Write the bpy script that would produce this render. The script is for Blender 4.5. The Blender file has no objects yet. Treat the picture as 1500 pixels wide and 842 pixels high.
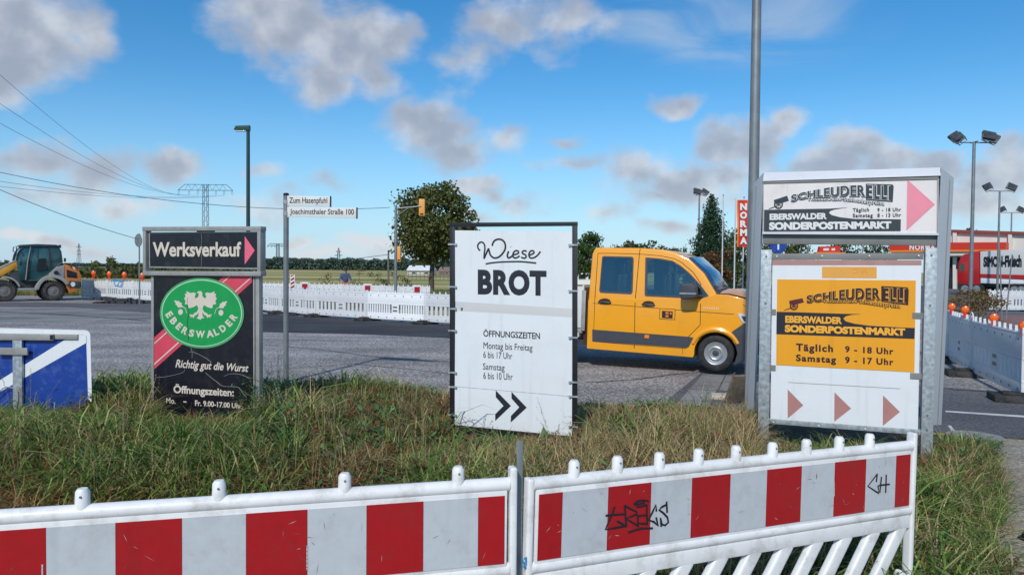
import bpy, bmesh, math, random
import numpy as np
from mathutils import Vector, Matrix, Euler
R = math.radians
scene = bpy.context.scene
COL = scene.collection
random.seed(7); rng = np.random.default_rng(7)

# ------------------------------------------------------------------ camera
EYE = Vector((0, 0, 1.8)); FPX = 1083.0; CX, CY = 750.0, 421.0
PITCH = math.atan(27 / FPX); ROLL = R(0.5)
cam_d = bpy.data.cameras.new('camera'); cam_d.sensor_width = 36; cam_d.lens = FPX / 1500 * 36
cam_d.clip_start = 0.05; cam_d.clip_end = 6000
cam = bpy.data.objects.new('camera', cam_d); COL.objects.link(cam); scene.camera = cam
CAM_M = Matrix.Translation(EYE) @ Matrix.Rotation(R(90) - PITCH, 4, 'X') @ Matrix.Rotation(ROLL, 4, 'Z')
cam.matrix_world = CAM_M
CAM_R = CAM_M.to_3x3()

def ray(px, py): return CAM_R @ Vector(((px - CX) / FPX, -(py - CY) / FPX, -1.0))
def P(px, py, Y):
    d = ray(px, py); return EYE + d * (Y / d.y)
def G(px, py, z=0.0):
    d = ray(px, py); return EYE + d * ((z - EYE.z) / d.z)

# ------------------------------------------------------------------ world, sun, exposure
SUN_EL = R(40); SUN_DIR = Vector((-0.30, -1.0, 0)).normalized()
SUN_VEC = Vector((SUN_DIR.x * math.cos(SUN_EL), SUN_DIR.y * math.cos(SUN_EL), math.sin(SUN_EL)))
sun_d = bpy.data.lights.new('sun', 'SUN'); sun_d.energy = 3.3; sun_d.angle = R(2.2); sun_d.color = (1, 0.95, 0.87)
sun = bpy.data.objects.new('sun', sun_d); COL.objects.link(sun)
sun.rotation_euler = (-SUN_VEC).to_track_quat('-Z', 'Y').to_euler()

world = bpy.data.worlds.new('World'); scene.world = world; world.use_nodes = True
def build_world():
    nt = world.node_tree; N = nt.nodes; L = nt.links; N.clear()
    def mth(op, a, b=None, c=None, clamp=False, T=nt):
        n = T.nodes.new('ShaderNodeMath'); n.operation = op; n.use_clamp = clamp
        for i, v in enumerate((a, b, c)):
            if v is None: continue
            if isinstance(v, (int, float)): n.inputs[i].default_value = v
            else: T.links.new(v, n.inputs[i])
        return n.outputs[0]
    # a node group: cloud field over (azimuth, elevation)
    g = bpy.data.node_groups.new('cloud_field', 'ShaderNodeTree')
    g.interface.new_socket('Vector', in_out='INPUT', socket_type='NodeSocketVector')
    g.interface.new_socket('Field', in_out='OUTPUT', socket_type='NodeSocketFloat')
    gi = g.nodes.new('NodeGroupInput'); go = g.nodes.new('NodeGroupOutput')
    ns = g.nodes.new('ShaderNodeTexNoise'); ns.inputs['Scale'].default_value = 9; ns.inputs['Detail'].default_value = 3
    g.links.new(gi.outputs[0], ns.inputs['Vector'])
    sb = g.nodes.new('ShaderNodeVectorMath'); sb.operation = 'SUBTRACT'; sb.inputs[1].default_value = (.5, .5, .5)
    g.links.new(ns.outputs['Color'], sb.inputs[0])
    ma = g.nodes.new('ShaderNodeVectorMath'); ma.operation = 'MULTIPLY_ADD'; ma.inputs[1].default_value = (.085, .07, 0)
    g.links.new(sb.outputs[0], ma.inputs[0]); g.links.new(gi.outputs[0], ma.inputs[2])
    pos = ma.outputs[0]
    BL = [(45, 40, 125, 85, 1), (10, 100, 60, 45, 1), (130, 40, 60, 50, .8),
          (420, 30, 110, 60, 1), (500, 60, 110, 75, 1), (575, 55, 60, 38, .9), (480, 125, 40, 50, .8), (545, 110, 60, 40, .7),
          (625, 185, 72, 58, 1), (665, 225, 75, 35, .8), (745, 200, 40, 24, .5), (600, 170, 50, 30, .8),
          (740, 30, 85, 55, .55), (840, 20, 75, 45, .6), (700, 90, 60, 35, .5),
          (930, 250, 62, 50, .85), (1000, 270, 90, 40, .9), (1090, 215, 65, 45, 1), (1150, 185, 42, 22, .8), (1060, 265, 80, 35, .8), (960, 285, 60, 22, .6),
          (1250, 215, 65, 40, 1), (1215, 245, 60, 35, 1), (1290, 235, 60, 35, .9),
          (1370, 250, 65, 38, 1), (1460, 255, 90, 45, 1), (1420, 300, 110, 40, .9), (1330, 300, 60, 30, .6),
          (60, 230, 100, 32, .8), (150, 250, 80, 36, .85), (255, 238, 62, 32, .9), (100, 285, 90, 25, .5), (200, 300, 80, 18, .4), (380, 250, 30, 12, .5), (400, 295, 60, 22, .55),
          (545, 357, 42, 18, 1), (600, 352, 40, 16, 1), (450, 350, 28, 15, .85), (480, 372, 90, 14, .7), (60, 350, 45, 13, .9), (100, 347, 38, 12, .9), (20, 345, 30, 12, .8), (140, 360, 50, 12, .7),
          (990, 150, 40, 18, .65), (820, 203, 25, 14, .6), (830, 240, 50, 14, .45), (470, 268, 45, 14, .45), (700, 283, 48, 20, .8), (760, 300, 70, 18, .4), (975, 335, 40, 16, .7), (880, 310, 45, 14, .4), (690, 320, 40, 14, .6)]
    out = None
    for (bx, by, rx, ry, w) in BL:
        if out is not None:      # chained, so that the shader is evaluated blob after blob and stays within its stack
            ch = g.nodes.new('ShaderNodeVectorMath'); ch.operation = 'MULTIPLY_ADD'; ch.inputs[1].default_value = (1e-7, 1e-7, 0)
            g.links.new(out, ch.inputs[0]); g.links.new(ma.outputs[0], ch.inputs[2]); pos = ch.outputs[0]
        d = ray(bx, by).normalized(); az = math.atan2(d.x, d.y); el = math.asin(d.z)
        mp = g.nodes.new('ShaderNodeMapping'); mp.vector_type = 'TEXTURE'
        mp.inputs['Location'].default_value = (az, el, 0)
        c = math.cos(az)
        mp.inputs['Scale'].default_value = (rx / FPX * c * c * 1.06, ry / FPX * c * 1.06, 1)
        g.links.new(pos, mp.inputs['Vector'])
        ln = g.nodes.new('ShaderNodeVectorMath'); ln.operation = 'LENGTH'; g.links.new(mp.outputs[0], ln.inputs[0])
        v = mth('MULTIPLY_ADD', ln.outputs['Value'], -w, w, T=g)
        out = v if out is None else mth('SMOOTH_MAX', out, v, 0.12, T=g)
    # the rest of the sky: the same kind of scattered clouds
    n2 = g.nodes.new('ShaderNodeTexNoise'); n2.inputs['Scale'].default_value = 3.2; n2.inputs['Detail'].default_value = 2
    g.links.new(pos, n2.inputs['Vector'])
    far = mth('MULTIPLY_ADD', n2.outputs['Fac'], 5.0, -2.75, T=g)
    sp = g.nodes.new('ShaderNodeSeparateXYZ'); g.links.new(gi.outputs[0], sp.inputs[0])
    e1 = mth('MULTIPLY_ADD', mth('ABSOLUTE', sp.outputs['X'], T=g), 5.0, -3.3, T=g, clamp=True)
    e2 = mth('MULTIPLY_ADD', sp.outputs['Y'], 5.0, -2.0, T=g, clamp=True)
    ew = mth('MAXIMUM', e1, e2, T=g)
    far = mth('ADD', far, mth('MULTIPLY_ADD', ew, 2.0, -2.0, T=g), T=g)
    out = mth('MAXIMUM', mth('MAXIMUM', out, -1.2, T=g), far, T=g)
    n3 = g.nodes.new('ShaderNodeTexNoise'); n3.inputs['Scale'].default_value = 14; n3.inputs['Detail'].default_value = 6; n3.inputs['Roughness'].default_value = .54
    sc = g.nodes.new('ShaderNodeVectorMath'); sc.operation = 'MULTIPLY'; sc.inputs[1].default_value = (1, 1.5, 1)
    g.links.new(gi.outputs[0], sc.inputs[0]); g.links.new(sc.outputs[0], n3.inputs['Vector'])
    fin = mth('ADD', out, mth('MULTIPLY_ADD', n3.outputs['Fac'], 1.4, -.66, T=g), T=g)
    g.links.new(fin, go.inputs[0])

    sky = N.new('ShaderNodeTexSky'); sky.sky_type = 'NISHITA'; sky.sun_disc = False
    sky.sun_elevation = SUN_EL; sky.sun_rotation = math.atan2(SUN_DIR.x, SUN_DIR.y)
    sky.air_density = 1.0; sky.dust_density = 0.0; sky.ozone_density = 3.5
    hs = N.new('ShaderNodeHueSaturation'); hs.inputs['Hue'].default_value = .497; hs.inputs['Saturation'].default_value = 1.34; hs.inputs['Value'].default_value = 1.45
    L.new(sky.outputs[0], hs.inputs['Color'])
    tc = N.new('ShaderNodeTexCoord'); s = N.new('ShaderNodeSeparateXYZ'); L.new(tc.outputs['Generated'], s.inputs[0])
    az = mth('ARCTAN2', s.outputs['X'], s.outputs['Y']); el = mth('ARCSINE', s.outputs['Z'])
    cb = N.new('ShaderNodeCombineXYZ'); L.new(az, cb.inputs[0]); L.new(el, cb.inputs[1])
    cf = N.new('ShaderNodeGroup'); cf.node_tree = g; L.new(cb.outputs[0], cf.inputs[0])
    def smooth(v, lo, hi):
        m = N.new('ShaderNodeMapRange'); m.interpolation_type = 'SMOOTHSTEP'; m.inputs[1].default_value = lo; m.inputs[2].default_value = hi
        L.new(v, m.inputs[0]); return m.outputs[0]
    dens = smooth(cf.outputs[0], -0.06, 0.62)
    # billows lit from above: the difference of one noise and the same noise a little higher
    def bil(off):
        ad = N.new('ShaderNodeVectorMath'); ad.operation = 'ADD'; ad.inputs[1].default_value = off; L.new(cb.outputs[0], ad.inputs[0])
        n_ = N.new('ShaderNodeTexNoise'); n_.inputs['Scale'].default_value = 11; n_.inputs['Detail'].default_value = 4; n_.inputs['Roughness'].default_value = .5; L.new(ad.outputs[0], n_.inputs['Vector']); return n_.outputs['Fac']
    df = mth('SUBTRACT', bil((0, 0, 0)), bil((-.008, .028, 0)))
    lit = smooth(df, -0.10, 0.20)
    edge = mth('SUBTRACT', 1.0, smooth(cf.outputs[0], 0.2, 0.85))
    lit = mth('MULTIPLY_ADD', edge, 0.26, mth('MULTIPLY', lit, 0.72), clamp=True)
    low = mth('SUBTRACT', 1.0, smooth(el, 0.0, 0.12))            # clouds near the horizon stand in full sun
    lit = mth('MULTIPLY_ADD', low, 0.5, lit, clamp=True)
    cc = N.new('ShaderNodeMix'); cc.data_type = 'RGBA'
    cc.inputs['A'].default_value = (4.1, 4.5, 5.4, 1); cc.inputs['B'].default_value = (7.9, 8.2, 8.7, 1)
    L.new(lit, cc.inputs['Factor'])
    # cirrus veil, thin
    ci = N.new('ShaderNodeTexNoise'); ci.inputs['Scale'].default_value = 4; ci.inputs['Detail'].default_value = 6; ci.inputs['Distortion'].default_value = .8
    cm = N.new('ShaderNodeMapping'); cm.inputs['Scale'].default_value = (1, 3.4, 1); cm.inputs['Rotation'].default_value = (0, 0, R(16)); L.new(cb.outputs[0], cm.inputs[0]); L.new(cm.outputs[0], ci.inputs['Vector'])
    dd = ray(1060, 25).normalized(); m1 = N.new('ShaderNodeMapping'); m1.vector_type = 'TEXTURE'
    m1.inputs['Location'].default_value = (math.atan2(dd.x, dd.y), math.asin(dd.z), 0); m1.inputs['Scale'].default_value = (.22, .075, 1); m1.inputs['Rotation'].default_value = (0, 0, R(-8))
    L.new(cb.outputs[0], m1.inputs[0]); lv = N.new('ShaderNodeVectorMath'); lv.operation = 'LENGTH'; L.new(m1.outputs[0], lv.inputs[0])
    cirr = mth('MULTIPLY', smooth(mth('SUBTRACT', 1.0, lv.outputs['Value']), 0.0, .5), smooth(ci.outputs['Fac'], .38, .7))
    cirr = mth('MULTIPLY', cirr, .6)
    mx0 = N.new('ShaderNodeMix'); mx0.data_type = 'RGBA'; mx0.inputs['B'].default_value = (5.6, 6.6, 7.8, 1)
    hz = N.new('ShaderNodeMix'); hz.data_type = 'RGBA'; hz.inputs['B'].default_value = (3.2, 6.1, 9.3, 1)
    hf = mth('MULTIPLY', mth('SUBTRACT', 1.0, smooth(el, -.08, .25)), .9); L.new(hf, hz.inputs['Factor']); L.new(hs.outputs[0], hz.inputs['A'])
    L.new(cirr, mx0.inputs['Factor']); L.new(hz.outputs['Result'], mx0.inputs['A'])
    mx = N.new('ShaderNodeMix'); mx.data_type = 'RGBA'
    above = smooth(el, -0.005, 0.02)
    L.new(mth('MULTIPLY', mth('MULTIPLY', dens, above), .88), mx.inputs['Factor']); L.new(mx0.outputs['Result'], mx.inputs['A']); L.new(cc.outputs['Result'], mx.inputs['B'])
    bg = N.new('ShaderNodeBackground'); bg.inputs['Strength'].default_value = 0.09
    L.new(mx.outputs['Result'], bg.inputs['Color'])
    ow = N.new('ShaderNodeOutputWorld'); L.new(bg.outputs[0], ow.inputs['Surface'])
build_world()
vs = scene.view_settings; vs.view_transform = 'Standard'; vs.look = 'None'; vs.exposure = 0.0; vs.gamma = 1; vs.use_curve_mapping = False
scene.cycles.max_bounces = 6; scene.cycles.transparent_max_bounces = 8

# ------------------------------------------------------------------ materials
def new_mat(name):
    m = bpy.data.materials.new(name); m.use_nodes = True
    return m, m.node_tree, m.node_tree.nodes['Principled BSDF']
def mat(name, col, rough=.5, metal=0, var=.12, scale=8, bump=0, dirt=None, dirt_amt=0, dirt_scale=3, spec=.5, coat=0, detail=5, streak=0):
    m, nt, b = new_mat(name); N = nt.nodes; L = nt.links
    b.inputs['Roughness'].default_value = rough; b.inputs['Metallic'].default_value = metal
    b.inputs['Specular IOR Level'].default_value = spec; b.inputs['Coat Weight'].default_value = coat; b.inputs['Coat Roughness'].default_value = .08
    tc = N.new('ShaderNodeTexCoord'); n = N.new('ShaderNodeTexNoise'); n.inputs['Scale'].default_value = scale; n.inputs['Detail'].default_value = detail
    L.new(tc.outputs['Object'], n.inputs['Vector'])
    r = N.new('ShaderNodeMapRange'); r.inputs[1].default_value = .3; r.inputs[2].default_value = .7; r.inputs[3].default_value = 1 - var; r.inputs[4].default_value = 1 + var
    L.new(n.outputs['Fac'], r.inputs[0])
    mu = N.new('ShaderNodeMix'); mu.data_type = 'RGBA'; mu.blend_type = 'MULTIPLY'; mu.inputs['Factor'].default_value = 1
    mu.inputs['A'].default_value = (*col, 1); L.new(r.outputs[0], mu.inputs['B'])
    out = mu.outputs['Result']
    if dirt is not None:
        n2 = N.new('ShaderNodeTexNoise'); n2.inputs['Scale'].default_value = dirt_scale; n2.inputs['Detail'].default_value = 8; n2.inputs['Roughness'].default_value = .7
        L.new(tc.outputs['Object'], n2.inputs['Vector'])
        r2 = N.new('ShaderNodeMapRange'); r2.inputs[1].default_value = .5; r2.inputs[2].default_value = .75; r2.inputs[3].default_value = 0; r2.inputs[4].default_value = dirt_amt
        L.new(n2.outputs['Fac'], r2.inputs[0])
        m2 = N.new('ShaderNodeMix'); m2.data_type = 'RGBA'; L.new(r2.outputs[0], m2.inputs['Factor']); L.new(out, m2.inputs['A']); m2.inputs['B'].default_value = (*dirt, 1)
        out = m2.outputs['Result']
    if streak:      # rain streaks running down
        mp = N.new('ShaderNodeMapping'); mp.inputs['Scale'].default_value = (16, 16, .9); L.new(tc.outputs['Object'], mp.inputs[0])
        n4 = N.new('ShaderNodeTexNoise'); n4.inputs['Scale'].default_value = 1; n4.inputs['Detail'].default_value = 5; L.new(mp.outputs[0], n4.inputs['Vector'])
        r4 = N.new('ShaderNodeMapRange'); r4.inputs[1].default_value = .56; r4.inputs[2].default_value = .8; r4.inputs[3].default_value = 0; r4.inputs[4].default_value = streak; L.new(n4.outputs['Fac'], r4.inputs[0])
        m4 = N.new('ShaderNodeMix'); m4.data_type = 'RGBA'; L.new(r4.outputs[0], m4.inputs['Factor']); L.new(out, m4.inputs['A']); m4.inputs['B'].default_value = (*[c * .55 for c in col], 1); out = m4.outputs['Result']
    L.new(out, b.inputs['Base Color'])
    if bump:
        bp = N.new('ShaderNodeBump'); bp.inputs['Strength'].default_value = bump; bp.inputs['Distance'].default_value = .01
        L.new(n.outputs['Fac'], bp.inputs['Height']); L.new(bp.outputs[0], b.inputs['Normal'])
    return m
def leaf_mat(name, cols, rough=.6, trans=.25, cut=None, patch=None, pscale=.7):
    """colour varied leaf by leaf; patch = second set of colours mixed in by place"""
    m, nt, b = new_mat(name); N = nt.nodes; L = nt.links
    geo = N.new('ShaderNodeNewGeometry')
    cr = N.new('ShaderNodeValToRGB'); L.new(geo.outputs['Random Per Island'], cr.inputs[0])
    cr.color_ramp.elements[0].color = (*cols[0], 1); cr.color_ramp.elements[1].color = (*cols[-1], 1)
    for i, c in enumerate(cols[1:-1]):
        e = cr.color_ramp.elements.new((i + 1) / (len(cols) - 1)); e.color = (*c, 1)
    out = cr.outputs[0]
    oi = N.new('ShaderNodeObjectInfo')
    hs = N.new('ShaderNodeHueSaturation'); r = N.new('ShaderNodeMapRange'); r.inputs[3].default_value = .7; r.inputs[4].default_value = 1.3
    L.new(oi.outputs['Random'], r.inputs[0]); L.new(r.outputs[0], hs.inputs['Value']); L.new(out, hs.inputs['Color']); out = hs.outputs[0]
    if patch:
        n = N.new('ShaderNodeTexNoise'); n.inputs['Scale'].default_value = pscale; n.inputs['Detail'].default_value = 3
        L.new(geo.outputs['Position'], n.inputs['Vector'])
        r2 = N.new('ShaderNodeMapRange'); r2.inputs[1].default_value = .45; r2.inputs[2].default_value = .6; L.new(n.outputs['Fac'], r2.inputs[0])
        mx = N.new('ShaderNodeMix'); mx.data_type = 'RGBA'; L.new(r2.outputs[0], mx.inputs['Factor']); L.new(out, mx.inputs['A']); mx.inputs['B'].default_value = (*patch, 1); out = mx.outputs['Result']
    L.new(out, b.inputs['Base Color']); b.inputs['Roughness'].default_value = rough; b.inputs['Specular IOR Level'].default_value = .3
    if trans:
        t = N.new('ShaderNodeBsdfTranslucent'); L.new(out, t.inputs['Color'])
        ms = N.new('ShaderNodeMixShader'); ms.inputs[0].default_value = trans
        L.new(b.outputs[0], ms.inputs[1]); L.new(t.outputs[0], ms.inputs[2]); L.new(ms.outputs[0], N['Material Output'].inputs['Surface'])
    return m
def asphalt(name, c0, c1, fine=90, patch=.35, stains=.5, tint=(1, 1, 1)):
    m, nt, b = new_mat(name); N = nt.nodes; L = nt.links
    geo = N.new('ShaderNodeNewGeometry')
    v = N.new('ShaderNodeTexVoronoi'); v.inputs['Scale'].default_value = fine; L.new(geo.outputs['Position'], v.inputs['Vector'])
    cr = N.new('ShaderNodeValToRGB'); L.new(v.outputs['Color'], cr.inputs[0])
    cr.color_ramp.elements[0].color = (*c0, 1); cr.color_ramp.elements[1].color = (*c1, 1); cr.color_ramp.elements[0].position = .15; cr.color_ramp.elements[1].position = .9
    n = N.new('ShaderNodeTexNoise'); n.inputs['Scale'].default_value = patch; n.inputs['Detail'].default_value = 6; L.new(geo.outputs['Position'], n.inputs['Vector'])
    r = N.new('ShaderNodeMapRange'); r.inputs[1].default_value = .3; r.inputs[2].default_value = .7; r.inputs[3].default_value = 1 - stains * .5; r.inputs[4].default_value = 1 + stains * .4; L.new(n.outputs['Fac'], r.inputs[0])
    n3 = N.new('ShaderNodeTexNoise'); n3.inputs['Scale'].default_value = 22; n3.inputs['Detail'].default_value = 3; L.new(geo.outputs['Position'], n3.inputs['Vector'])
    r3 = N.new('ShaderNodeMapRange'); r3.inputs[1].default_value = .3; r3.inputs[2].default_value = .7; r3.inputs[3].default_value = .72; r3.inputs[4].default_value = 1.28; L.new(n3.outputs['Fac'], r3.inputs[0])
    mp = N.new('ShaderNodeMapping'); mp.inputs['Scale'].default_value = (.10, .9, 1); mp.inputs['Rotation'].default_value = (0, 0, R(12)); L.new(geo.outputs['Position'], mp.inputs[0])
    n5 = N.new('ShaderNodeTexNoise'); n5.inputs['Scale'].default_value = 1.3; n5.inputs['Detail'].default_value = 4; L.new(mp.outputs[0], n5.inputs['Vector'])      # wheel tracks along the road
    r5 = N.new('ShaderNodeMapRange'); r5.inputs[1].default_value = .35; r5.inputs[2].default_value = .65; r5.inputs[3].default_value = .8; r5.inputs[4].default_value = 1.15; L.new(n5.outputs['Fac'], r5.inputs[0])
    m5 = N.new('ShaderNodeMath'); m5.operation = 'MULTIPLY'; L.new(r.outputs[0], m5.inputs[0]); L.new(r5.outputs[0], m5.inputs[1]); r = m5
    mm = N.new('ShaderNodeMath'); mm.operation = 'MULTIPLY'; L.new(r.outputs[0], mm.inputs[0]); L.new(r3.outputs[0], mm.inputs[1])
    mu = N.new('ShaderNodeMix'); mu.data_type = 'RGBA'; mu.blend_type = 'MULTIPLY'; mu.inputs['Factor'].default_value = 1
    L.new(cr.outputs[0], mu.inputs['A']); L.new(mm.outputs[0], mu.inputs['B']); L.new(mu.outputs['Result'], b.inputs['Base Color'])
    b.inputs['Roughness'].default_value = .88; b.inputs['Specular IOR Level'].default_value = .25
    bp = N.new('ShaderNodeBump'); bp.inputs['Strength'].default_value = .5; bp.inputs['Distance'].default_value = .006
    L.new(v.outputs['Distance'], bp.inputs['Height']); L.new(bp.outputs[0], b.inputs['Normal'])
    return m

M = {}
M['asphalt'] = asphalt('coarse_asphalt', (.10, .095, .09), (.50, .475, .46), 38, .45, .45)
M['asphalt_new'] = asphalt('fresh_asphalt', (.03, .031, .036), (.075, .078, .088), 80, .6, .5)
M['asphalt_old'] = asphalt('worn_asphalt', (.17, .165, .165), (.30, .295, .29), 70, .5, .6)
M['asphalt_dark'] = asphalt('side_asphalt', (.07, .07, .075), (.19, .19, .20), 80, .4, .5)
M['slab'] = asphalt('slab_concrete', (.20, .20, .19), (.33, .32, .31), 120, 1.2, .5)
M['brickred'] = asphalt('red_paving', (.20, .10, .085), (.34, .2, .17), 20, .6, .4)
M['gravel'] = asphalt('gravel', (.10, .095, .09), (.42, .39, .35), 45, .8, .5)
M['sand'] = asphalt('sandy_path', (.22, .19, .15), (.45, .40, .33), 55, 1.1, .5)
M['soil'] = mat('soil', (.055, .042, .025), .95, var=.4, scale=6, bump=.6)
M['line'] = mat('road_paint', (.62, .62, .6), .7, var=.15, scale=12, dirt=(.2, .2, .2), dirt_amt=.8, dirt_scale=6)
M['white_plastic'] = mat('white_plastic', (.76, .76, .75), .42, var=.05, scale=5, dirt=(.32, .29, .24), dirt_amt=.6, dirt_scale=9, streak=.25)
M['white_plastic_far'] = mat('white_plastic_weathered', (.66, .67, .68), .5, var=.06, scale=2, dirt=(.4, .38, .34), dirt_amt=.45, dirt_scale=2)
M['new_plastic'] = mat('bright_plastic', (.84, .85, .86), .45, var=.03, scale=2)
M['film_white'] = mat('film_white', (.50, .53, .55), .35, var=.03, scale=30, dirt=(.3, .3, .29), dirt_amt=.45, dirt_scale=9, streak=.25)
M['film_red'] = mat('film_red', (.37, .006, .009), .33, var=.05, scale=30, dirt=(.20, .03, .03), dirt_amt=.4, dirt_scale=9, streak=.3)
M['black'] = mat('black_paint', (.012, .012, .016), .4, var=.2, scale=20)
M['ink'] = mat('black_ink', (.012, .013, .022), .5, var=.1, scale=20)
M['marker'] = mat('marker_ink', (.01, .01, .015), .5, var=.1, scale=20)
M['scuff'] = mat('scuff', (.12, .11, .10), .8, var=.2)
M['rubber'] = mat('rubber', (.02, .02, .021), .8, var=.3, scale=12, dirt=(.16, .14, .12), dirt_amt=.45, dirt_scale=6)
M['tyre'] = mat('tyre', (.016, .016, .018), .75, var=.25, scale=20, dirt=(.10, .09, .08), dirt_amt=.4, dirt_scale=8)
M['tyre_dusty'] = mat('dusty_tyre', (.035, .033, .032), .85, var=.3, scale=6, dirt=(.20, .18, .15), dirt_amt=.6, dirt_scale=4)
M['white_panel'] = mat('white_sign_panel', (.72, .75, .77), .4, var=.02, scale=2, dirt=(.55, .55, .52), dirt_amt=.3, dirt_scale=2.5, streak=.3)
M['lightbox'] = mat('lightbox_sheet', (.78, .73, .71), .35, streak=.3, var=.02, scale=2, dirt=(.5, .42, .33), dirt_amt=.3, dirt_scale=3)
M['black_panel'] = mat('black_sign_panel', (.008, .008, .014), .3, var=.3, scale=4, dirt=(.07, .06, .06), dirt_amt=.4, dirt_scale=7)
M['grey_print'] = mat('dark_grey_print', (.035, .045, .055), .4, var=.05)
M['cream'] = mat('cream_print', (.62, .55, .47), .5, var=.05)
M['white_print'] = mat('white_print', (.72, .72, .70), .5, var=.04)
M['pink'] = mat('pink_print', (.74, .13, .21), .45, var=.05)
M['pink_band'] = mat('pink_band_print', (.62, .06, .10), .45, var=.1, scale=6)
M['pink_pale'] = mat('pale_pink_print', (.80, .26, .33), .45, var=.03)
M['dusty_pink'] = mat('faded_pink_print', (.42, .20, .18), .5, var=.06)
M['strip_pink'] = mat('faded_strip_print', (.40, .22, .20), .5, var=.08)
M['green_print'] = mat('green_print', (.006, .30, .07), .45, var=.06)
M['green_rim'] = mat('green_rim_print', (.07, .33, .13), .45, var=.06)
M['mint'] = mat('mint_print', (.45, .72, .48), .5, var=.05)
M['orange_panel'] = mat('orange_sign_sheet', (.80, .34, .012), .4, streak=.25, var=.03, scale=3)
M['orange_faded'] = mat('faded_orange_sheet', (.72, .34, .06), .45, var=.05, scale=3)
M['yellow_print'] = mat('yellow_print', (.86, .40, .03), .45, var=.02)
M['brown_print'] = mat('dark_brown_print', (.03, .008, .01), .45, var=.05)
M['maroon_print'] = mat('maroon_print', (.10, .012, .015), .45, var=.05)
M['alu'] = mat('grey_aluminium', (.36, .35, .33), .5, metal=.35, var=.12, scale=5, dirt=(.2, .18, .15), dirt_amt=.5, dirt_scale=9)
M['paint_grey'] = mat('grey_coated_aluminium', (.33, .37, .41), .38, var=.04, scale=2, dirt=(.25, .25, .24), dirt_amt=.3, dirt_scale=4)
M['paint_lit'] = mat('lit_coated_aluminium', (.62, .64, .67), .38, var=.04, scale=2, dirt=(.4, .4, .38), dirt_amt=.3, dirt_scale=4)  # lit copy of the grey coat: brightness of the upturned cap painted in
M['beam_grey'] = mat('beam_grey', (.20, .20, .19), .5, var=.15, scale=3)
M['galv'] = mat('galvanised_steel', (.40, .44, .46), .45, metal=.45, var=.28, scale=26, bump=.15, detail=2, dirt=(.28, .31, .33), dirt_amt=.6, dirt_scale=18)
M['pole_grey'] = mat('galvanised_pole', (.22, .24, .25), .5, metal=.4, var=.15, scale=6)
M['pole_light'] = mat('pale_pole', (.55, .56, .56), .5, var=.08, scale=5)
M['pole_green'] = mat('green_pole', (.012, .045, .05), .45, var=.1, scale=5)
M['lamp_green'] = mat('green_lamp_housing', (.008, .06, .045), .45, var=.15, scale=9)
M['pylon'] = mat('pylon_steel', (.10, .15, .19), .7, var=.1)
M['wire'] = mat('wire', (.04, .05, .07), .7, var=.05)
M['blue_sign'] = mat('blue_sign_sheet', (.008, .045, .27), .4, var=.1, scale=3, dirt=(.12, .18, .40), dirt_amt=.5, dirt_scale=8)
M['name_sign'] = mat('street_name_enamel', (.70, .70, .67), .4, var=.04)
M['van_orange'] = mat('orange_car_paint', (.86, .36, .012), .32, var=.02, scale=1.5, coat=.6, dirt=(.5, .24, .05), dirt_amt=.3, dirt_scale=2)
M['van_dark'] = mat('dark_grey_plastic', (.045, .05, .062), .55, var=.1, scale=10)
M['seam'] = mat('door_seam', (.05, .018, .003), .8, var=.1)
M['glass'] = mat('tinted_glass', (.075, .11, .105), .04, var=.3, scale=1.5, spec=.9)
def clear_glass():
    m, nt, b = new_mat('clear_window_glass'); N = nt.nodes; L = nt.links
    tr = N.new('ShaderNodeBsdfTransparent'); tr.inputs[0].default_value = (.84, .90, .88, 1); gl = N.new('ShaderNodeBsdfGlossy'); gl.inputs['Roughness'].default_value = .02
    fr = N.new('ShaderNodeFresnel'); fr.inputs[0].default_value = 1.45; ad = N.new('ShaderNodeMath'); ad.operation = 'ADD'; ad.inputs[1].default_value = .07; L.new(fr.outputs[0], ad.inputs[0])
    mx = N.new('ShaderNodeMixShader'); L.new(ad.outputs[0], mx.inputs[0]); L.new(tr.outputs[0], mx.inputs[1]); L.new(gl.outputs[0], mx.inputs[2]); L.new(mx.outputs[0], N['Material Output'].inputs['Surface']); return m
M['clear'] = clear_glass()
M['glass_sky'] = mat('windscreen_sky_glass', (.02, .07, .16), .03, var=.2, scale=1.5, spec=1.0)  # opaque blue base stands in for the sky reflected in the windscreen
M['glass_teal'] = mat('teal_glass', (.02, .09, .10), .06, var=.6, scale=1.2, spec=.7)
M['chrome'] = mat('wheel_silver', (.42, .43, .44), .35, metal=.6, var=.12, scale=14)
M['lens'] = mat('clear_lens', (.6, .63, .66), .1, var=.1, spec=.8)
M['loader_orange'] = mat('loader_orange', (.55, .17, .03), .5, var=.15, scale=3, dirt=(.25, .16, .1), dirt_amt=.6)
M['loader_yellow'] = mat('loader_yellow', (.60, .28, .02), .5, var=.15, scale=3, dirt=(.3, .2, .1), dirt_amt=.5)
M['loader_grey'] = mat('loader_grey', (.30, .30, .29), .5, var=.15, scale=3, dirt=(.2, .17, .13), dirt_amt=.6)
M['loader_rim'] = mat('loader_rim', (.15, .145, .14), .6, var=.2, scale=6, dirt=(.2, .17, .13), dirt_amt=.5)
M['loader_dark'] = mat('loader_dark', (.035, .042, .045), .6, var=.3, scale=3, dirt=(.12, .1, .08), dirt_amt=.4)
M['truck_red'] = mat('truck_red', (.42, .012, .012), .35, var=.08, scale=1, coat=.4)
M['trailer'] = mat('trailer_white', (.62, .62, .60), .45, var=.05, scale=.5)
M['wall'] = mat('rendered_wall', (.66, .63, .57), .8, var=.06, scale=.4)
M['roof_red'] = mat('roof_edge_red', (.26, .05, .035), .6, var=.1, scale=1)
M['fascia'] = mat('red_fascia', (.58, .035, .015), .45, var=.06, scale=.5)
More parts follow.
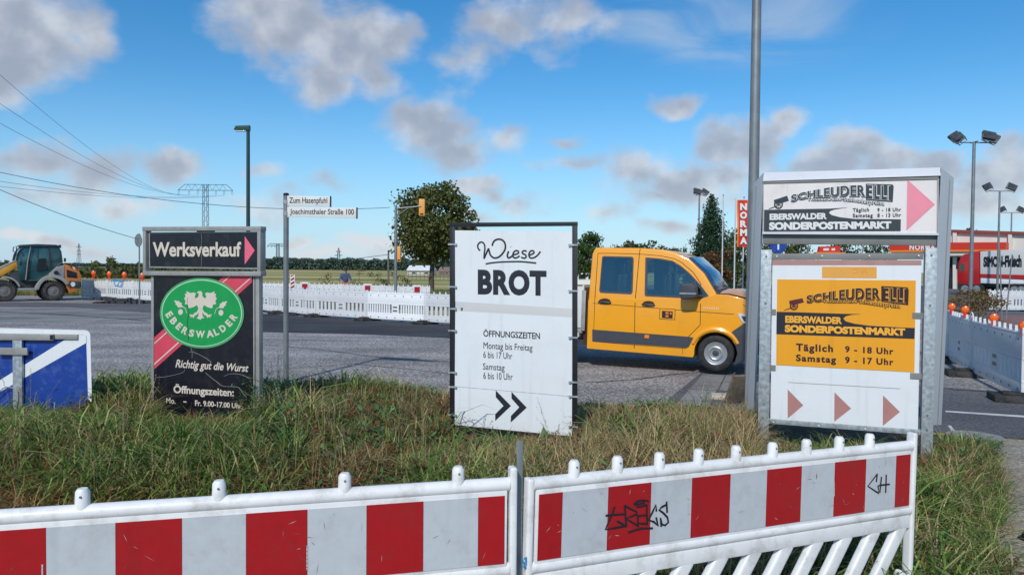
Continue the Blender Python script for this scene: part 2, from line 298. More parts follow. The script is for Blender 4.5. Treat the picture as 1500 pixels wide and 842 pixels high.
M['fascia_orange'] = mat('orange_trim', (.80, .22, .02), .45, var=.04)
M['dark_glass'] = mat('shop_glazing', (.03, .035, .04), .1, var=.3, scale=.4)
M['traffic_orange'] = mat('traffic_light_orange', (.78, .34, .06), .45, var=.08, scale=4)
M['warn_red'] = mat('warning_lamp_red', (.70, .025, .012), .3, var=.1, scale=10)
M['warn_lens'] = mat('warning_lamp_lens', (.80, .15, .015), .2, var=.25, scale=60)
M['flood'] = mat('floodlight_housing', (.05, .055, .06), .4, var=.2, scale=3)
M['flood_glass'] = mat('floodlight_glass', (.06, .065, .07), .12, var=.6, scale=2.5)
M['bark'] = mat('bark', (.075, .06, .045), .9, var=.35, scale=5, bump=.6)
M['skin'] = mat('skin', (.42, .24, .17), .6, var=.05)
M['hair'] = mat('dark_hair', (.02, .015, .012), .7, var=.2, scale=30)
M['shirt'] = mat('blue_grey_shirt', (.06, .09, .17), .9, var=.15, scale=12)
M['hivis'] = mat('hi_vis_orange', (.85, .12, .02), .8, var=.08, scale=10)
M['shoe'] = mat('dark_shoe', (.03, .032, .045), .75, var=.3, scale=40, bump=.4)
M['wood'] = mat('weathered_board', (.16, .13, .10), .85, var=.3, scale=12)
M['board_light'] = mat('pale_board', (.55, .48, .38), .8, var=.15, scale=6)
M['spray_blue'] = mat('blue_spray', (.03, .25, .50), .6, var=.1)
M['far_wall'] = mat('far_house_wall', (.72, .74, .74), .8, var=.05, scale=.5)
M['far_roof'] = mat('far_house_roof', (.25, .17, .14), .8, var=.1, scale=.5)
M['leaf_tree'] = leaf_mat('oak_leaves', [(.03, .05, .015), (.07, .095, .025), (.12, .135, .035), (.14, .11, .045)], trans=.2)
M['leaf_green'] = leaf_mat('green_leaves', [(.025, .055, .012), (.05, .10, .02), (.09, .15, .03)], trans=.25)
M['leaf_olive'] = leaf_mat('olive_leaves', [(.04, .06, .015), (.08, .10, .03), (.12, .12, .04)], trans=.2)
M['leaf_conifer'] = leaf_mat('conifer_needles', [(.012, .03, .016), (.02, .05, .022), (.035, .07, .03)], trans=.1)
M['leaf_rust'] = leaf_mat('rusty_leaves', [(.13, .045, .02), (.20, .09, .03), (.16, .12, .04)], trans=.25)
M['leaf_mixed'] = leaf_mat('autumn_shrub_leaves', [(.06, .10, .025), (.16, .10, .03), (.22, .09, .04), (.12, .13, .04)], trans=.25)
M['leaf_hazy'] = leaf_mat('hazy_wood_leaves', [(.05, .085, .065), (.065, .105, .08), (.085, .125, .095)], trans=0)  # aerial haze mixed into the leaf colours: paler and bluer

# ------------------------------------------------------------------ mesh builder and helpers
class MB:
    def __init__(s): s.v = []; s.f = []; s.m = []; s.cur = 0
    def add(s, vs, fs, mi=None):
        o = len(s.v); s.v += [tuple(v) for v in vs]; s.f += [tuple(i + o for i in f) for f in fs]; s.m += [s.cur if mi is None else mi] * len(fs); return s
    def box(s, x0, x1, y0, y1, z0, z1, mi=None):
        return s.add([(x0, y0, z0), (x1, y0, z0), (x1, y1, z0), (x0, y1, z0), (x0, y0, z1), (x1, y0, z1), (x1, y1, z1), (x0, y1, z1)],
                     [(0, 3, 2, 1), (4, 5, 6, 7), (0, 1, 5, 4), (1, 2, 6, 5), (2, 3, 7, 6), (3, 0, 4, 7)], mi)
    def prism(s, poly, y0, y1, mi=None, ins=None):
        """poly in (x,z), extruded along y; ins(z) = inward lean of the two sides"""
        a = 0
        for i in range(len(poly)):
            x0, z0 = poly[i]; x1, z1 = poly[(i + 1) % len(poly)]; a += x0 * z1 - x1 * z0
        if a < 0: poly = poly[::-1]
        n = len(poly); k = ins or (lambda z: 0)
        vs = [(x, y0 + k(z), z) for x, z in poly] + [(x, y1 - k(z), z) for x, z in poly]
        fs = [tuple(range(n)), tuple(range(2 * n - 1, n - 1, -1))] + [(i, i + n, (i + 1) % n + n, (i + 1) % n) for i in range(n)]
        return s.add(vs, fs, mi)
    def tube(s, pts, r, n=8, mi=None, caps=True, closed=False):
        pts = [Vector(p) for p in pts]; rs = r if isinstance(r, (list, tuple)) else [r] * len(pts)
        vs = []; fs = []; K = len(pts); prev = None
        for i, p in enumerate(pts):
            if closed: t = pts[(i + 1) % K] - pts[i - 1]
            else: t = (pts[min(i + 1, K - 1)] - pts[max(i - 1, 0)])
            if t.length < 1e-9: t = Vector((0, 0, 1))
            t.normalize()
            a = Vector((0, 0, 1)) if abs(t.z) < .9 else Vector((0, 1, 0))
            if prev is not None:
                u = prev - t * prev.dot(t)
                u = u.normalized() if u.length > 1e-6 else t.cross(a).normalized()
            else: u = t.cross(a).normalized()
            prev = u; w = t.cross(u)
            for j in range(n):
                an = 2 * math.pi * j / n; vs.append(p + (u * math.cos(an) + w * math.sin(an)) * rs[i])
        for i in range(K if closed else K - 1):
            for j in range(n):
                a0 = i * n; b0 = ((i + 1) % K) * n
                fs.append((a0 + j, a0 + (j + 1) % n, b0 + (j + 1) % n, b0 + j))
        if caps and not closed: fs.append(tuple(range(n - 1, -1, -1))); fs.append(tuple(range((K - 1) * n, K * n)))
        return s.add(vs, fs, mi)
    def lathe(s, c, prof, n=24, axis='y', mi=None):
        """prof: (radius, offset along axis)"""
        vs = []; fs = []
        for (r, h) in prof:
            for j in range(n):
                a = 2 * math.pi * j / n
                if axis == 'y': vs.append((c[0] + r * math.cos(a), c[1] + h, c[2] + r * math.sin(a)))
                else: vs.append((c[0] + r * math.cos(a), c[1] + r * math.sin(a), c[2] + h))
        for i in range(len(prof) - 1):
            for j in range(n):
                q = (i * n + j, i * n + (j + 1) % n, (i + 1) * n + (j + 1) % n, (i + 1) * n + j)
                fs.append(q if axis == 'z' else q[::-1])
        a = tuple(range(n)); b = tuple(range((len(prof) - 1) * n, len(prof) * n))
        fs.append(a[::-1] if axis == 'z' else a); fs.append(b if axis == 'z' else b[::-1])
        return s.add(vs, fs, mi)
    def mesh(s, name, mats, smooth=False, bevel=0, seg=2, ang=30):
        me = bpy.data.meshes.new(name); me.from_pydata(s.v, [], s.f)
        for m in (mats if isinstance(mats, (list, tuple)) else [mats]): me.materials.append(m)
        if any(s.m): me.polygons.foreach_set('material_index', s.m)
        if bevel:
            bm = bmesh.new(); bm.from_mesh(me); bmesh.ops.remove_doubles(bm, verts=bm.verts, dist=1e-5)
            ed = [e for e in bm.edges if len(e.link_faces) == 2 and e.calc_face_angle(0) > R(ang)]
            bmesh.ops.bevel(bm, geom=ed, offset=bevel, segments=seg, profile=.6, affect='EDGES', clamp_overlap=True)
            bm.to_mesh(me); bm.free()
        if smooth or bevel:
            me.polygons.foreach_set('use_smooth', [True] * len(me.polygons))
            try: me.set_sharp_from_angle(angle=R(40))
            except Exception: pass
        me.update(); return me
    def obj(s, name, mats, parent=None, **k):
        return link(name, s.mesh(name, mats, **k), parent)
def link(name, me, parent=None):
    o = bpy.data.objects.new(name, me); COL.objects.link(o)
    if parent is not None: o.parent = parent
    return o
def tag(o, label, cat, group=None, kind=None):
    o['label'] = label; o['category'] = cat
    if group: o['group'] = group
    if kind: o['kind'] = kind
    return o
def thing(name, label, cat, loc=(0, 0, 0), rz=0, group=None):
    o = bpy.data.objects.new(name, None); COL.objects.link(o); o.empty_display_size = .2
    o.location = loc; o.rotation_euler = (0, 0, rz); return tag(o, label, cat, group)
def copy_tree(o, parent=None):
    c = o.copy(); COL.objects.link(c)
    if parent is not None: c.parent = parent
    for ch in [x for x in bpy.data.objects if x.parent == o]: copy_tree(ch, c)
    return c

class Face:
    """a vertical plane that stands in the place: local x runs along it, y away from the camera, z up"""
    def __init__(s, A, B, tilt=0, z0=0):
        d = B - A; s.yaw = math.atan2(d.y, d.x); s.loc = Vector((A.x, A.y, z0)); s.tilt = tilt
        s.rot = Euler((0, -tilt, s.yaw), 'XYZ'); s.M = Matrix.Translation(s.loc) @ s.rot.to_matrix().to_4x4(); s.I = s.M.inverted()
        s.W = (d.xy).length
    def uv(s, px, py, y=0.0):
        o = s.I @ EYE; d = s.I.to_3x3() @ ray(px, py); t = (y - o.y) / d.y; p = o + d * t; return (p.x, p.z)
    def pts(s, L, k=1, ox=0, oy=0, y=0.0): return [s.uv(ox + a / k, oy + b / k, y) for a, b in L]
    def root(s, name, label, cat, group=None):
        o = thing(name, label, cat, s.loc, 0, group); o.rotation_euler = s.rot; return o
def face_px(xa, Ya, xb, Yb, tilt=0, z0=0): return Face(P(xa, 395, Ya), P(xb, 395, Yb), tilt, z0)
def face_corners(TL, TR, BL, BR, YR):
    YL = YR * (BR[1] - TR[1]) / (BL[1] - TL[1])
    tl, bl, tr, br = P(*TL, YL), P(*BL, YL), P(*TR, YR), P(*BR, YR)
    A = (tl + bl) / 2; B = (tr + br) / 2
    tilt = math.atan2(B.z - A.z, (B - A).xy.length)
    return Face(A, B, tilt)

# lettering -----------------------------------------------------------
_tc = {}
def glyphs(s, bold=0.0, shear=0.0, space=1.0):
    key = (s, bold, shear, space)
    if key in _tc: return _tc[key]
    c = bpy.data.curves.new('lettering', 'FONT'); c.body = s; c.size = 1; c.resolution_u = 4; c.bevel_depth = bold; c.bevel_resolution = 0
    c.extrude = 0; c.shear = shear; c.space_character = space; c.fill_mode = 'BOTH' if bold else 'FRONT'
    o = bpy.data.objects.new('lettering', c); COL.objects.link(o); bpy.context.view_layer.update()
    me = bpy.data.meshes.new_from_object(o.evaluated_get(bpy.context.evaluated_depsgraph_get()))
    v = np.array([x.co[:] for x in me.vertices]); f = [tuple(p.vertices) for p in me.polygons]
    bpy.data.objects.remove(o); bpy.data.curves.remove(c); bpy.data.meshes.remove(me)
    lo = v.min(0); hi = v.max(0)
    if hi[2] - lo[2] < 1e-6: zz = np.ones(len(v))
    else: zz = (v[:, 2] - lo[2]) / (hi[2] - lo[2])
    res = ((v[:, 0] - lo[0]) / (hi[0] - lo[0]), (v[:, 1] - lo[1]) / (hi[1] - lo[1]), zz, f); _tc[key] = res; return res
def interp(L, x):
    if x <= L[0][0]: a, b = L[0], L[1]
    elif x >= L[-1][0]: a, b = L[-2], L[-1]
    else:
        for a, b in zip(L, L[1:]):
            if a[0] <= x <= b[0]: break
    t = (x - a[0]) / (b[0] - a[0]); return a[1] + (b[1] - a[1]) * t
def text(F, mb, s, top, bot, bold=.02, y=-.004, th=.0015, shear=0, k=1, ox=0, oy=0, space=1.0, x=None):
    """fit a string between two polylines given in photo pixels on the face's plane"""
    gx, gy, gz, f = glyphs(s, bold, shear, space)
    x0, x1 = top[0][0], top[-1][0]
    vs = []
    for a, b, c in zip(gx, gy, gz):
        X = x0 + (x1 - x0) * a; yt = interp(top, X); yb = interp(bot, X); Yp = yb + (yt - yb) * b
        u, z = F.uv(ox + X / k, oy + Yp / k); vs.append((u, y - th * c, z))
    mb.add(vs, f); return mb
def stext(F, mb, s, q, **kw):
    """q = x0, top0, bottom0, x1, top1, bottom1"""
    x0, a0, b0, x1, a1, b1 = q
    return text(F, mb, s, [(x0, a0), (x1, a1)], [(x0, b0), (x1, b1)], **kw)
def smooth_line(L, n=5):
    if len(L) < 3: return L
    out = []
    for i in range(len(L) - 1):
        p0 = L[max(i - 1, 0)]; p1 = L[i]; p2 = L[i + 1]; p3 = L[min(i + 2, len(L) - 1)]
        for j in range(n):
            t = j / n
            out.append(tuple(.5 * (2 * p1[k] + (p2[k] - p0[k]) * t + (2 * p0[k] - 5 * p1[k] + 4 * p2[k] - p3[k]) * t * t + (3 * p1[k] - p0[k] - 3 * p2[k] + p3[k]) * t ** 3) for k in range(2)))
    out.append(tuple(L[-1])); return out
def stroke(F, mb, L, r, y=-.004, k=1, ox=0, oy=0, curve=True, th=.0015):
    L = smooth_line(L) if curve else L
    pts = [F.uv(ox + a / k, oy + b / k) for a, b in L]
    t = MB(); t.tube([(u, 0, z) for u, z in pts], r, 6)
    mb.add([(v[0], y - th + v[1] * (th / r), v[2]) for v in t.v], t.f); return mb
def flat(F, mb, L, y=-.004, k=1, ox=0, oy=0, th=.0015, mi=None):
    return mb.prism(F.pts(L, k, ox, oy), y - th, y, mi)
def ellipse(cx, cy, rx, ry, n=40, rot=0):
    return [(cx + rx * math.cos(2 * math.pi * i / n) * math.cos(rot) - ry * math.sin(2 * math.pi * i / n) * math.sin(rot),
             cy + rx * math.cos(2 * math.pi * i / n) * math.sin(rot) + ry * math.sin(2 * math.pi * i / n) * math.cos(rot)) for i in range(n)]

# ------------------------------------------------------------------ the setting: ground, field, roads
def sheet(name, pts, z, m, skirt=0):
    bm = bmesh.new(); vs = [bm.verts.new((p[0], p[1], z)) for p in pts]; f = bm.faces.new(vs)
    if f.normal.z < 0: f.normal_flip()
    f.normal_update()
    if f.normal.z < 0: f.normal_flip()
    me = bpy.data.meshes.new(name); bm.to_mesh(me); bm.free(); me.materials.append(m)
    o = link(name, me); o['kind'] = 'structure'; return o
def g2(px, py): v = G(px, py); return (v.x, v.y)

def field_material():
    m, nt, b = new_mat('field_crops'); N = nt.nodes; L = nt.links
    geo = N.new('ShaderNodeNewGeometry'); mp = N.new('ShaderNodeMapping'); mp.inputs['Scale'].default_value = (.012, .05, 1); L.new(geo.outputs['Position'], mp.inputs[0])
    n = N.new('ShaderNodeTexNoise'); n.inputs['Scale'].default_value = 1; n.inputs['Detail'].default_value = 5; L.new(mp.outputs[0], n.inputs['Vector'])
    cr = N.new('ShaderNodeValToRGB'); L.new(n.outputs['Fac'], cr.inputs[0])
    e = cr.color_ramp.elements; e[0].position = .35; e[0].color = (.19, .21, .065, 1); e[1].position = .62; e[1].color = (.52, .42, .20, 1)
    x = e.new(.48); x.color = (.34, .31, .12, 1)
    n2 = N.new('ShaderNodeTexNoise'); n2.inputs['Scale'].default_value = .9; n2.inputs['Detail'].default_value = 6; L.new(geo.outputs['Position'], n2.inputs['Vector'])
    r = N.new('ShaderNodeMapRange'); r.inputs[3].default_value = .6; r.inputs[4].default_value = 1.35; L.new(n2.outputs['Fac'], r.inputs[0])
    mu = N.new('ShaderNodeMix'); mu.data_type = 'RGBA'; mu.blend_type = 'MULTIPLY'; mu.inputs['Factor'].default_value = 1; L.new(cr.outputs[0], mu.inputs['A']); L.new(r.outputs[0], mu.inputs['B'])
    L.new(mu.outputs['Result'], b.inputs['Base Color']); b.inputs['Roughness'].default_value = .95; b.inputs['Specular IOR Level'].default_value = .1
    return m
M['field'] = field_material()
sheet('ground', [(-4000, -400), (4000, -400), (4000, 5000), (-4000, 5000)], -0.012, M['field'])
# road: wide sheet from the verge to the far kerb
road_edge = [(-60, 25), (-14, 13.0), (-7, 11.2), (-3.0, 10.75), (1.0, 9.95), (3.1, 9.3), (5.2, 8.15), (7.0, 7.6), (10, 7.0), (60, 5)]
sheet('road', road_edge + [(60, 60), (30, 40), (3, 30.5), (-2.2, 27.5), (-6, 31), (-10, 34), (-20, 46), (-60, 46)], -0.004, M['asphalt'])
sheet('worn_road_patch', [g2(-200, 452), g2(100, 450), g2(250, 462), g2(330, 470), g2(215, 474), g2(60, 472), g2(-200, 474)], 0.0, M['asphalt_old'])
sheet('side_road_asphalt', [g2(-200, 442), g2(60, 443), g2(240, 446), g2(340, 456), g2(300, 464), g2(100, 449.5), g2(-200, 449)], 0.004, M['asphalt_dark'])
sheet('fresh_road_strip', [g2(360, 458), g2(410, 461), g2(480, 465), g2(560, 471), g2(640, 475), g2(760, 482), g2(1000, 492), g2(1000, 512), g2(760, 501), g2(660, 495), g2(520, 489), g2(385, 486), g2(330, 480)], 0.004, M['asphalt_new'])
sheet('patch_of_smooth_asphalt', [g2(1028, 545), g2(1300, 560), g2(1500, 576), g2(1700, 600), (9, 7.3), (7.0, 7.62), (5.2, 8.17), (3.1, 9.32), g2(960, 599)], 0.0, M['asphalt_dark'])
sheet('road_marking', [g2(1385, 601.5), g2(1520, 610), g2(1520, 613), g2(1385, 603.5)], 0.004, M['line'])
sheet('road_marking', [g2(1388, 624), g2(1393, 624), g2(1410, 645), g2(1404, 645)], 0.008, M['line'])
sheet('red_pavement', [g2(1440, 462), g2(1560, 462), g2(1640, 480), g2(1480, 480)], 0.008, M['brickred'])
sheet('parking_lot', [(4, 31), (60, 31), (110, 120), (10, 90)], -0.002, M['asphalt_dark'])
sheet('footpath', [(-30, -6), (30, -6), (30, 3.2), (4.9, 4.2), (3.3, 3.6), (0, 4.15), (-2, 4.95), (-5, 5.5), (-14, 7.4), (-30, 9)], -0.003, M['gravel'])
sheet('sandy_path', [(2.2, 3.3), (2.85, 4.4), (3.5, 5.4), (4.15, 6.5), (4.8, 7.4), (5.3, 8.0), (7.0, 7.55), (9, 7.1), (9, 3), (4.5, 2.0)], 0.001, M['sand'])
def strip(name, pix, w, z, m):
    pts = [Vector(g2(*p)) for p in pix]; out = []; r_ = random.Random(len(pix) * 7 + int(pix[0][0])); P_ = []
    for a, b in zip(pts, pts[1:]):
        for k in range(8): P_.append(a.lerp(b, k / 8) + Vector((r_.uniform(-1, 1), r_.uniform(-1, 1))) * w * .6)
    P_.append(pts[-1]); L_ = []; R_ = []
    for k, p in enumerate(P_):
        d = (P_[min(k + 1, len(P_) - 1)] - P_[max(k - 1, 0)]).normalized(); ww = w * r_.uniform(.5, 1.0); L_.append((p.x - d.y * ww, p.y + d.x * ww, z)); R_.append((p.x + d.y * ww, p.y - d.x * ww, z))
    n = len(L_); o = MB().add(L_ + R_, [(k, n + k, n + k + 1, k + 1) for k in range(n - 1)]).obj(name, m); o['kind'] = 'structure'
for pix, w in (([(-20, 456), (60, 459), (150, 465), (215, 470)], .07), ([(140, 470), (215, 466), (330, 466)], .05), ([(385, 505), (470, 512), (560, 524), (660, 530)], .02), ([(860, 560), (930, 556), (990, 548), (1030, 545)], .02), ([(420, 540), (520, 533), (660, 547)], .018), ([(1390, 570), (1450, 574), (1520, 583)], .03)): strip('tar_seam', pix, w, .008, M['asphalt_new'])
# slabs by the kerb
slab_root = thing('paving_slabs', 'row of grey concrete slabs beside the front wheel of the orange van', 'paving'); slab_root['kind'] = 'structure'
del slab_root['category']
S = Face(P(1000, 400, 10.6), P(1095, 400, 9.9))
quads = [[(1030, 548), (1062, 550), (1052, 571), (1012, 569)], [(1064, 550), (1097, 552), (1097, 574), (1054, 571)], [(1010, 571), (1050, 573), (1040, 594), (992, 592)], [(1099, 552), (1140, 555), (1140, 577), (1099, 574)]]
for q in quads:
    mb = MB(); a = [g2(*p) for p in q]
    mb.add([(x, y, -.003) for x, y in a] + [(x, y, .012) for x, y in a], [(4, 5, 6, 7), (0, 1, 5, 4), (1, 2, 6, 5), (2, 3, 7, 6), (3, 0, 4, 7)])
    o = mb.obj('paving_slab', M['slab'], slab_root)
mb = MB(); c = G(1075, 584); mb.box(-.26, .26, -.13, .13, 0, .06)
o = mb.obj('kerb_stone', M['board_light'], bevel=.01); o.location = (c.x - .05, c.y, .0); o.rotation_euler = (0, 0, R(-14)); tag(o, 'pale kerb stone lying by the foot of the large grey sign frame', 'kerb stone')
# verge: a gentle mound of soil under the grass
def inside(x, y, poly):
    c = False; n = len(poly)
    for i in range(n):
        x1, y1 = poly[i]; x2, y2 = poly[(i + 1) % n]
        if (y1 > y) != (y2 > y) and x < (x2 - x1) * (y - y1) / (y2 - y1) + x1: c = not c
    return c
verge = [(-14, 12.9), (-7, 11.15), (-3.0, 10.7), (1.0, 9.9), (3.1, 9.25), (5.2, 8.1), (5.35, 7.9), (5.0, 7.5), (4.3, 6.5), (3.62, 5.4), (2.98, 4.4), (2.5, 3.6), (2.0, 3.0), (1.0, 3.2), (0, 4.2), (-2, 5.0), (-5, 5.55), (-14, 7.4)]
def vh(x, y):
    dists = min(abs(y - interp(sorted(road_edge), x)), 2) if x < 6 else 0
    near = interp([(-14, 7.4), (-5, 5.55), (-2, 5.0), (0, 4.2), (1, 3.2), (6, 3.0)], x)
    e = min(max(min(dists, y - near), 0) / 1.2, 1)
    return .12 * e * e * (3 - 2 * e) + .03 * math.sin(x * 1.7) * math.cos(y * 1.9) * e
mb = MB(); nx, ny = 90, 50; idx = {}
for i in range(nx + 1):
    for j in range(ny + 1):
        x = -14 + 20 * i / nx; y = 2.8 + 10.3 * j / ny
        if inside(x, y, verge): idx[i, j] = len(mb.v); mb.v.append((x, y, vh(x, y)))
for i in range(nx):
    for j in range(ny):
        q = [(i, j), (i + 1, j), (i + 1, j + 1), (i, j + 1)]
        if all(k in idx for k in q): mb.f.append(tuple(idx[k] for k in q)); mb.m.append(0)
o = mb.obj('verge_ground', M['soil'], smooth=True); o['kind'] = 'structure'

# ------------------------------------------------------------------ vegetation
def tri_mesh(name, V, m, k):
    """V: (n,k,3) separate small faces"""
    n = len(V); me = bpy.data.meshes.new(name); me.vertices.add(n * k); me.vertices.foreach_set('co', V.reshape(-1).astype(np.float32))
    me.loops.add(n * k); me.loops.foreach_set('vertex_index', np.arange(n * k, dtype=np.int32))
    me.polygons.add(n); me.polygons.foreach_set('loop_start', np.arange(0, n * k, k, dtype=np.int32))
    me.materials.append(m); me.update(); return me
def leaves(centres, size, seed=0, flat_=.0):
    r = np.random.default_rng(seed); n = len(centres)
    a = r.normal(size=(n, 3)); a /= np.linalg.norm(a, axis=1)[:, None]; b = r.normal(size=(n, 3)); b[:, 2] *= (1 - flat_); b = np.cross(a, b); b /= np.linalg.norm(b, axis=1)[:, None]
    s = size * r.uniform(.6, 1.3, (n, 1)); w = s * r.uniform(.45, .8, (n, 1))
    c = centres
    return np.stack([c - a * s * .5, c + b * w * .5, c + a * s * .5, c - b * w * .5], 1)
def clumps(blobs, per, size, seed, squash=.8, shell=.35):
    r = np.random.default_rng(seed); out = []
    for (x, y, z, rad) in blobs:
        n = int(per * rad * rad) + 8
        d = r.normal(size=(n, 3)); d /= np.linalg.norm(d, axis=1)[:, None]
        rr = rad * (shell + (1 - shell) * r.random(n) ** .5)[:, None] * (1 + .25 * np.sin(d[:, :1] * 5 + d[:, 1:2] * 7))
        p = d * rr; p[:, 2] *= squash; out.append(p + np.array([x, y, z]))
    return leaves(np.concatenate(out), size, seed + 1)
def grow(mb, p, d, length, r, depth, rnd, tips, bend=.25, n=3):
    pts = [p.copy()]; rad = [r]; q = p.copy(); dd = d.copy()
    for i in range(4):
        dd = (dd + Vector((rnd.uniform(-1, 1), rnd.uniform(-1, 1), rnd.uniform(-.3, .6))) * bend * .5).normalized()
        q = q + dd * length / 4; pts.append(q.copy()); rad.append(r * (1 - .55 * (i + 1) / 4))
    mb.tube(pts, rad, 6)
    tips.append((q.copy(), depth))
    if depth:
        for i in range(n):
            k = rnd.choice([2, 3, 4]); a = rnd.uniform(0, 6.28)
            nd = (dd * .6 + Vector((math.cos(a), math.sin(a), rnd.uniform(-.1, .8))) * .8).normalized()
            grow(mb, pts[k], nd, length * rnd.uniform(.6, .8), rad[k] * .7, depth - 1, rnd, tips, bend, n)
def tree(name, label, loc, height, crown, leafm, size, per, seed, trunk_r=.2, trunk_h=2.0, blobs=None, group=None, cat='tree'):
    """crown: (rx, ry, rz, cz) envelope"""
    rnd = random.Random(seed); t = thing(name, label, cat, loc, 0, group)
    rx, ry, rz, cz = crown; mb = MB(); tips = []
    mb.tube([(0, 0, -.1), (0, 0, trunk_h * .5), (.05, 0, trunk_h), (.1, .05, cz)], [trunk_r * 1.25, trunk_r, trunk_r * .85, trunk_r * .5], 9)
    B = []
    nb = blobs or 40
    for i in range(nb):
        while True:
            v = Vector((rnd.uniform(-1, 1), rnd.uniform(-1, 1), rnd.uniform(-1, 1)))
            if .25 < v.length < 1: break
        v = v.normalized() * (v.length ** .5) * rnd.uniform(.8, 1.0)
        rad = min(rx, rz) * rnd.uniform(.16, .36)
        B.append((v.x * (rx - rad * .6), v.y * (ry - rad * .6), cz + v.z * (rz - rad * .6), rad))
    for b in B[::2]:
        s = Vector((.05, 0, trunk_h + (cz - trunk_h) * rnd.uniform(0, .9))); e = Vector(b[:3]); m_ = (s + e) / 2 + Vector((0, 0, -.2))
        mb.tube([s, m_, e], [trunk_r * .35, trunk_r * .22, trunk_r * .08], 5)
    mb.obj('trunk', M['bark'], t, smooth=True)
    V = clumps(B, per, size, seed)
    o = link('crown', tri_mesh('crown', V, leafm, 4), t); o['kind'] = 'stuff' if False else ''
    del o['kind']
    return t
def at(px, Y): p = P(px, 400, Y); return (p.x, p.y, 0)

tree('oak_tree', 'large dark oak tree standing alone in the field behind the traffic light mast', at(632, 55), 8.6, (3.5, 3.2, 3.5, 5.1), M['leaf_tree'], .27, 200, 3, .2, 1.9, 74)
t2 = tree('bush_tree', 'low dark right-hand shoulder of foliage just behind the oak, over the bread sign', at(676, 56), 6, (1.9, 1.8, 2.1, 3.6), M['leaf_tree'], .24, 330, 5, .12, 1.2, 24)
tree('broadleaf_tree', 'bright green rounded tree behind the rear of the orange van', at(868, 62), 5.5, (3.0, 2.6, 2.35, 2.95), M['leaf_green'], .24, 300, 11, .16, 1.0, 34)
tree('broadleaf_tree', 'low olive tree seen just over the roof of the orange van', at(940, 66), 4.5, (3.9, 2.6, 1.75, 2.9), M['leaf_olive'], .24, 330, 12, .14, .8, 64)
tree('broadleaf_tree', 'small dark shrub-like tree left of the tall spruce', at(993, 72), 4, (2.6, 2, 1.7, 2.6), M['leaf_tree'], .24, 300, 14, .12, .7, 34)
tree('broadleaf_tree', 'rusty red and yellow tree in front of the tall spruce', at(1052, 50), 5, (1.35, 1.2, 1.5, 2.0), M['leaf_rust'], .18, 420, 15, .1, .6, 24)
tree('broadleaf_tree', 'dark green tree behind the flagpoles with the red banner', at(1090, 64), 6, (2.6, 2.4, 2.4, 3.2), M['leaf_tree'], .24, 300, 16, .16, 1.0, 34)
tree('broadleaf_tree', 'dark tree behind the round blue sign in the gap of the grey sign frame', at(1150, 70), 7, (2.6, 2.2, 2.6, 3.4), M['leaf_tree'], .25, 280, 17, .16, 1.2, 30)
tree('broadleaf_tree', 'olive tree behind the red shop board in the gap of the grey sign frame', at(1250, 72), 6.5, (2.9, 2.2, 2.2, 3.7), M['leaf_olive'], .25, 280, 18, .16, 1.2, 30)
tree('broadleaf_tree', 'olive tree left of the red supermarket fascia in the sign frame gap', at(1296, 96), 7.4, (3.0, 2.2, 2.2, 3.9), M['leaf_olive'], .25, 280, 19, .16, 1.2, 30)
tree('broadleaf_tree', 'small dark treetop showing over the red roof edge of the supermarket', at(1409, 110), 9, (2.0, 1.6, 1.6, 7.4), M['leaf_tree'], .3, 260, 20, .16, 5, 14)
tree('autumn_shrub', 'red and green autumn shrub behind the grey barriers at the right', at(1432, 22.5), 2.2, (.95, .8, .85, .75), M['leaf_mixed'], .07, 2100, 21, .03, .1, 22, cat='shrub')
tree('autumn_shrub', 'smaller yellowish shrub at the left foot of the autumn shrub, beside the grey sign column', at(1404, 21.8), 1.6, (.5, .6, .62, .5), M['leaf_mixed'], .07, 2100, 22, .02, .1, 12, cat='shrub')
# spruce
def spruce(label, loc, h, w, seed):
    rnd = random.Random(seed); t = thing('spruce_tree', label, 'tree', loc); mb = MB()
    mb.tube([(0, 0, 0), (0, 0, h * .5), (0, 0, h)], [.16, .1, .02], 7); C = []
    r = np.random.default_rng(seed)
    for i in range(150):
        z = h * (1 - (i / 150) ** .75 * .93); wl = w * (1 - z / h) ** .8 * rnd.uniform(.65, 1.15) + .1; a = i * 2.4
        e = Vector((math.cos(a) * wl, math.sin(a) * wl, z - wl * .28))
        if i % 2 == 0: mb.tube([(0, 0, z), e], [.03, .008], 4)
        n = int(20 + wl * 75); tt = r.random(n) ** .7
        p = np.outer(1 - tt, (0, 0, z)) + np.outer(tt, e[:]) + r.normal(size=(n, 3)) * (np.array([.10, .10, .10]) + .05 * wl)
        C.append(p)
    mb.obj('trunk', M['bark'], t, smooth=True)
    link('crown', tri_mesh('crown', leaves(np.concatenate(C), .17, seed), M['leaf_conifer'], 4), t)
spruce('tall dark spruce tree behind the flagpoles and the orange van', at(1041, 58), 7.7, 2.8, 31)
tree('broadleaf_tree', 'dark green tree at the foot of the tall spruce, over the van bonnet', at(1022, 60), 4, (2.2, 2, 1.9, 1.9), M['leaf_conifer'], .22, 330, 33, .12, .6, 24)

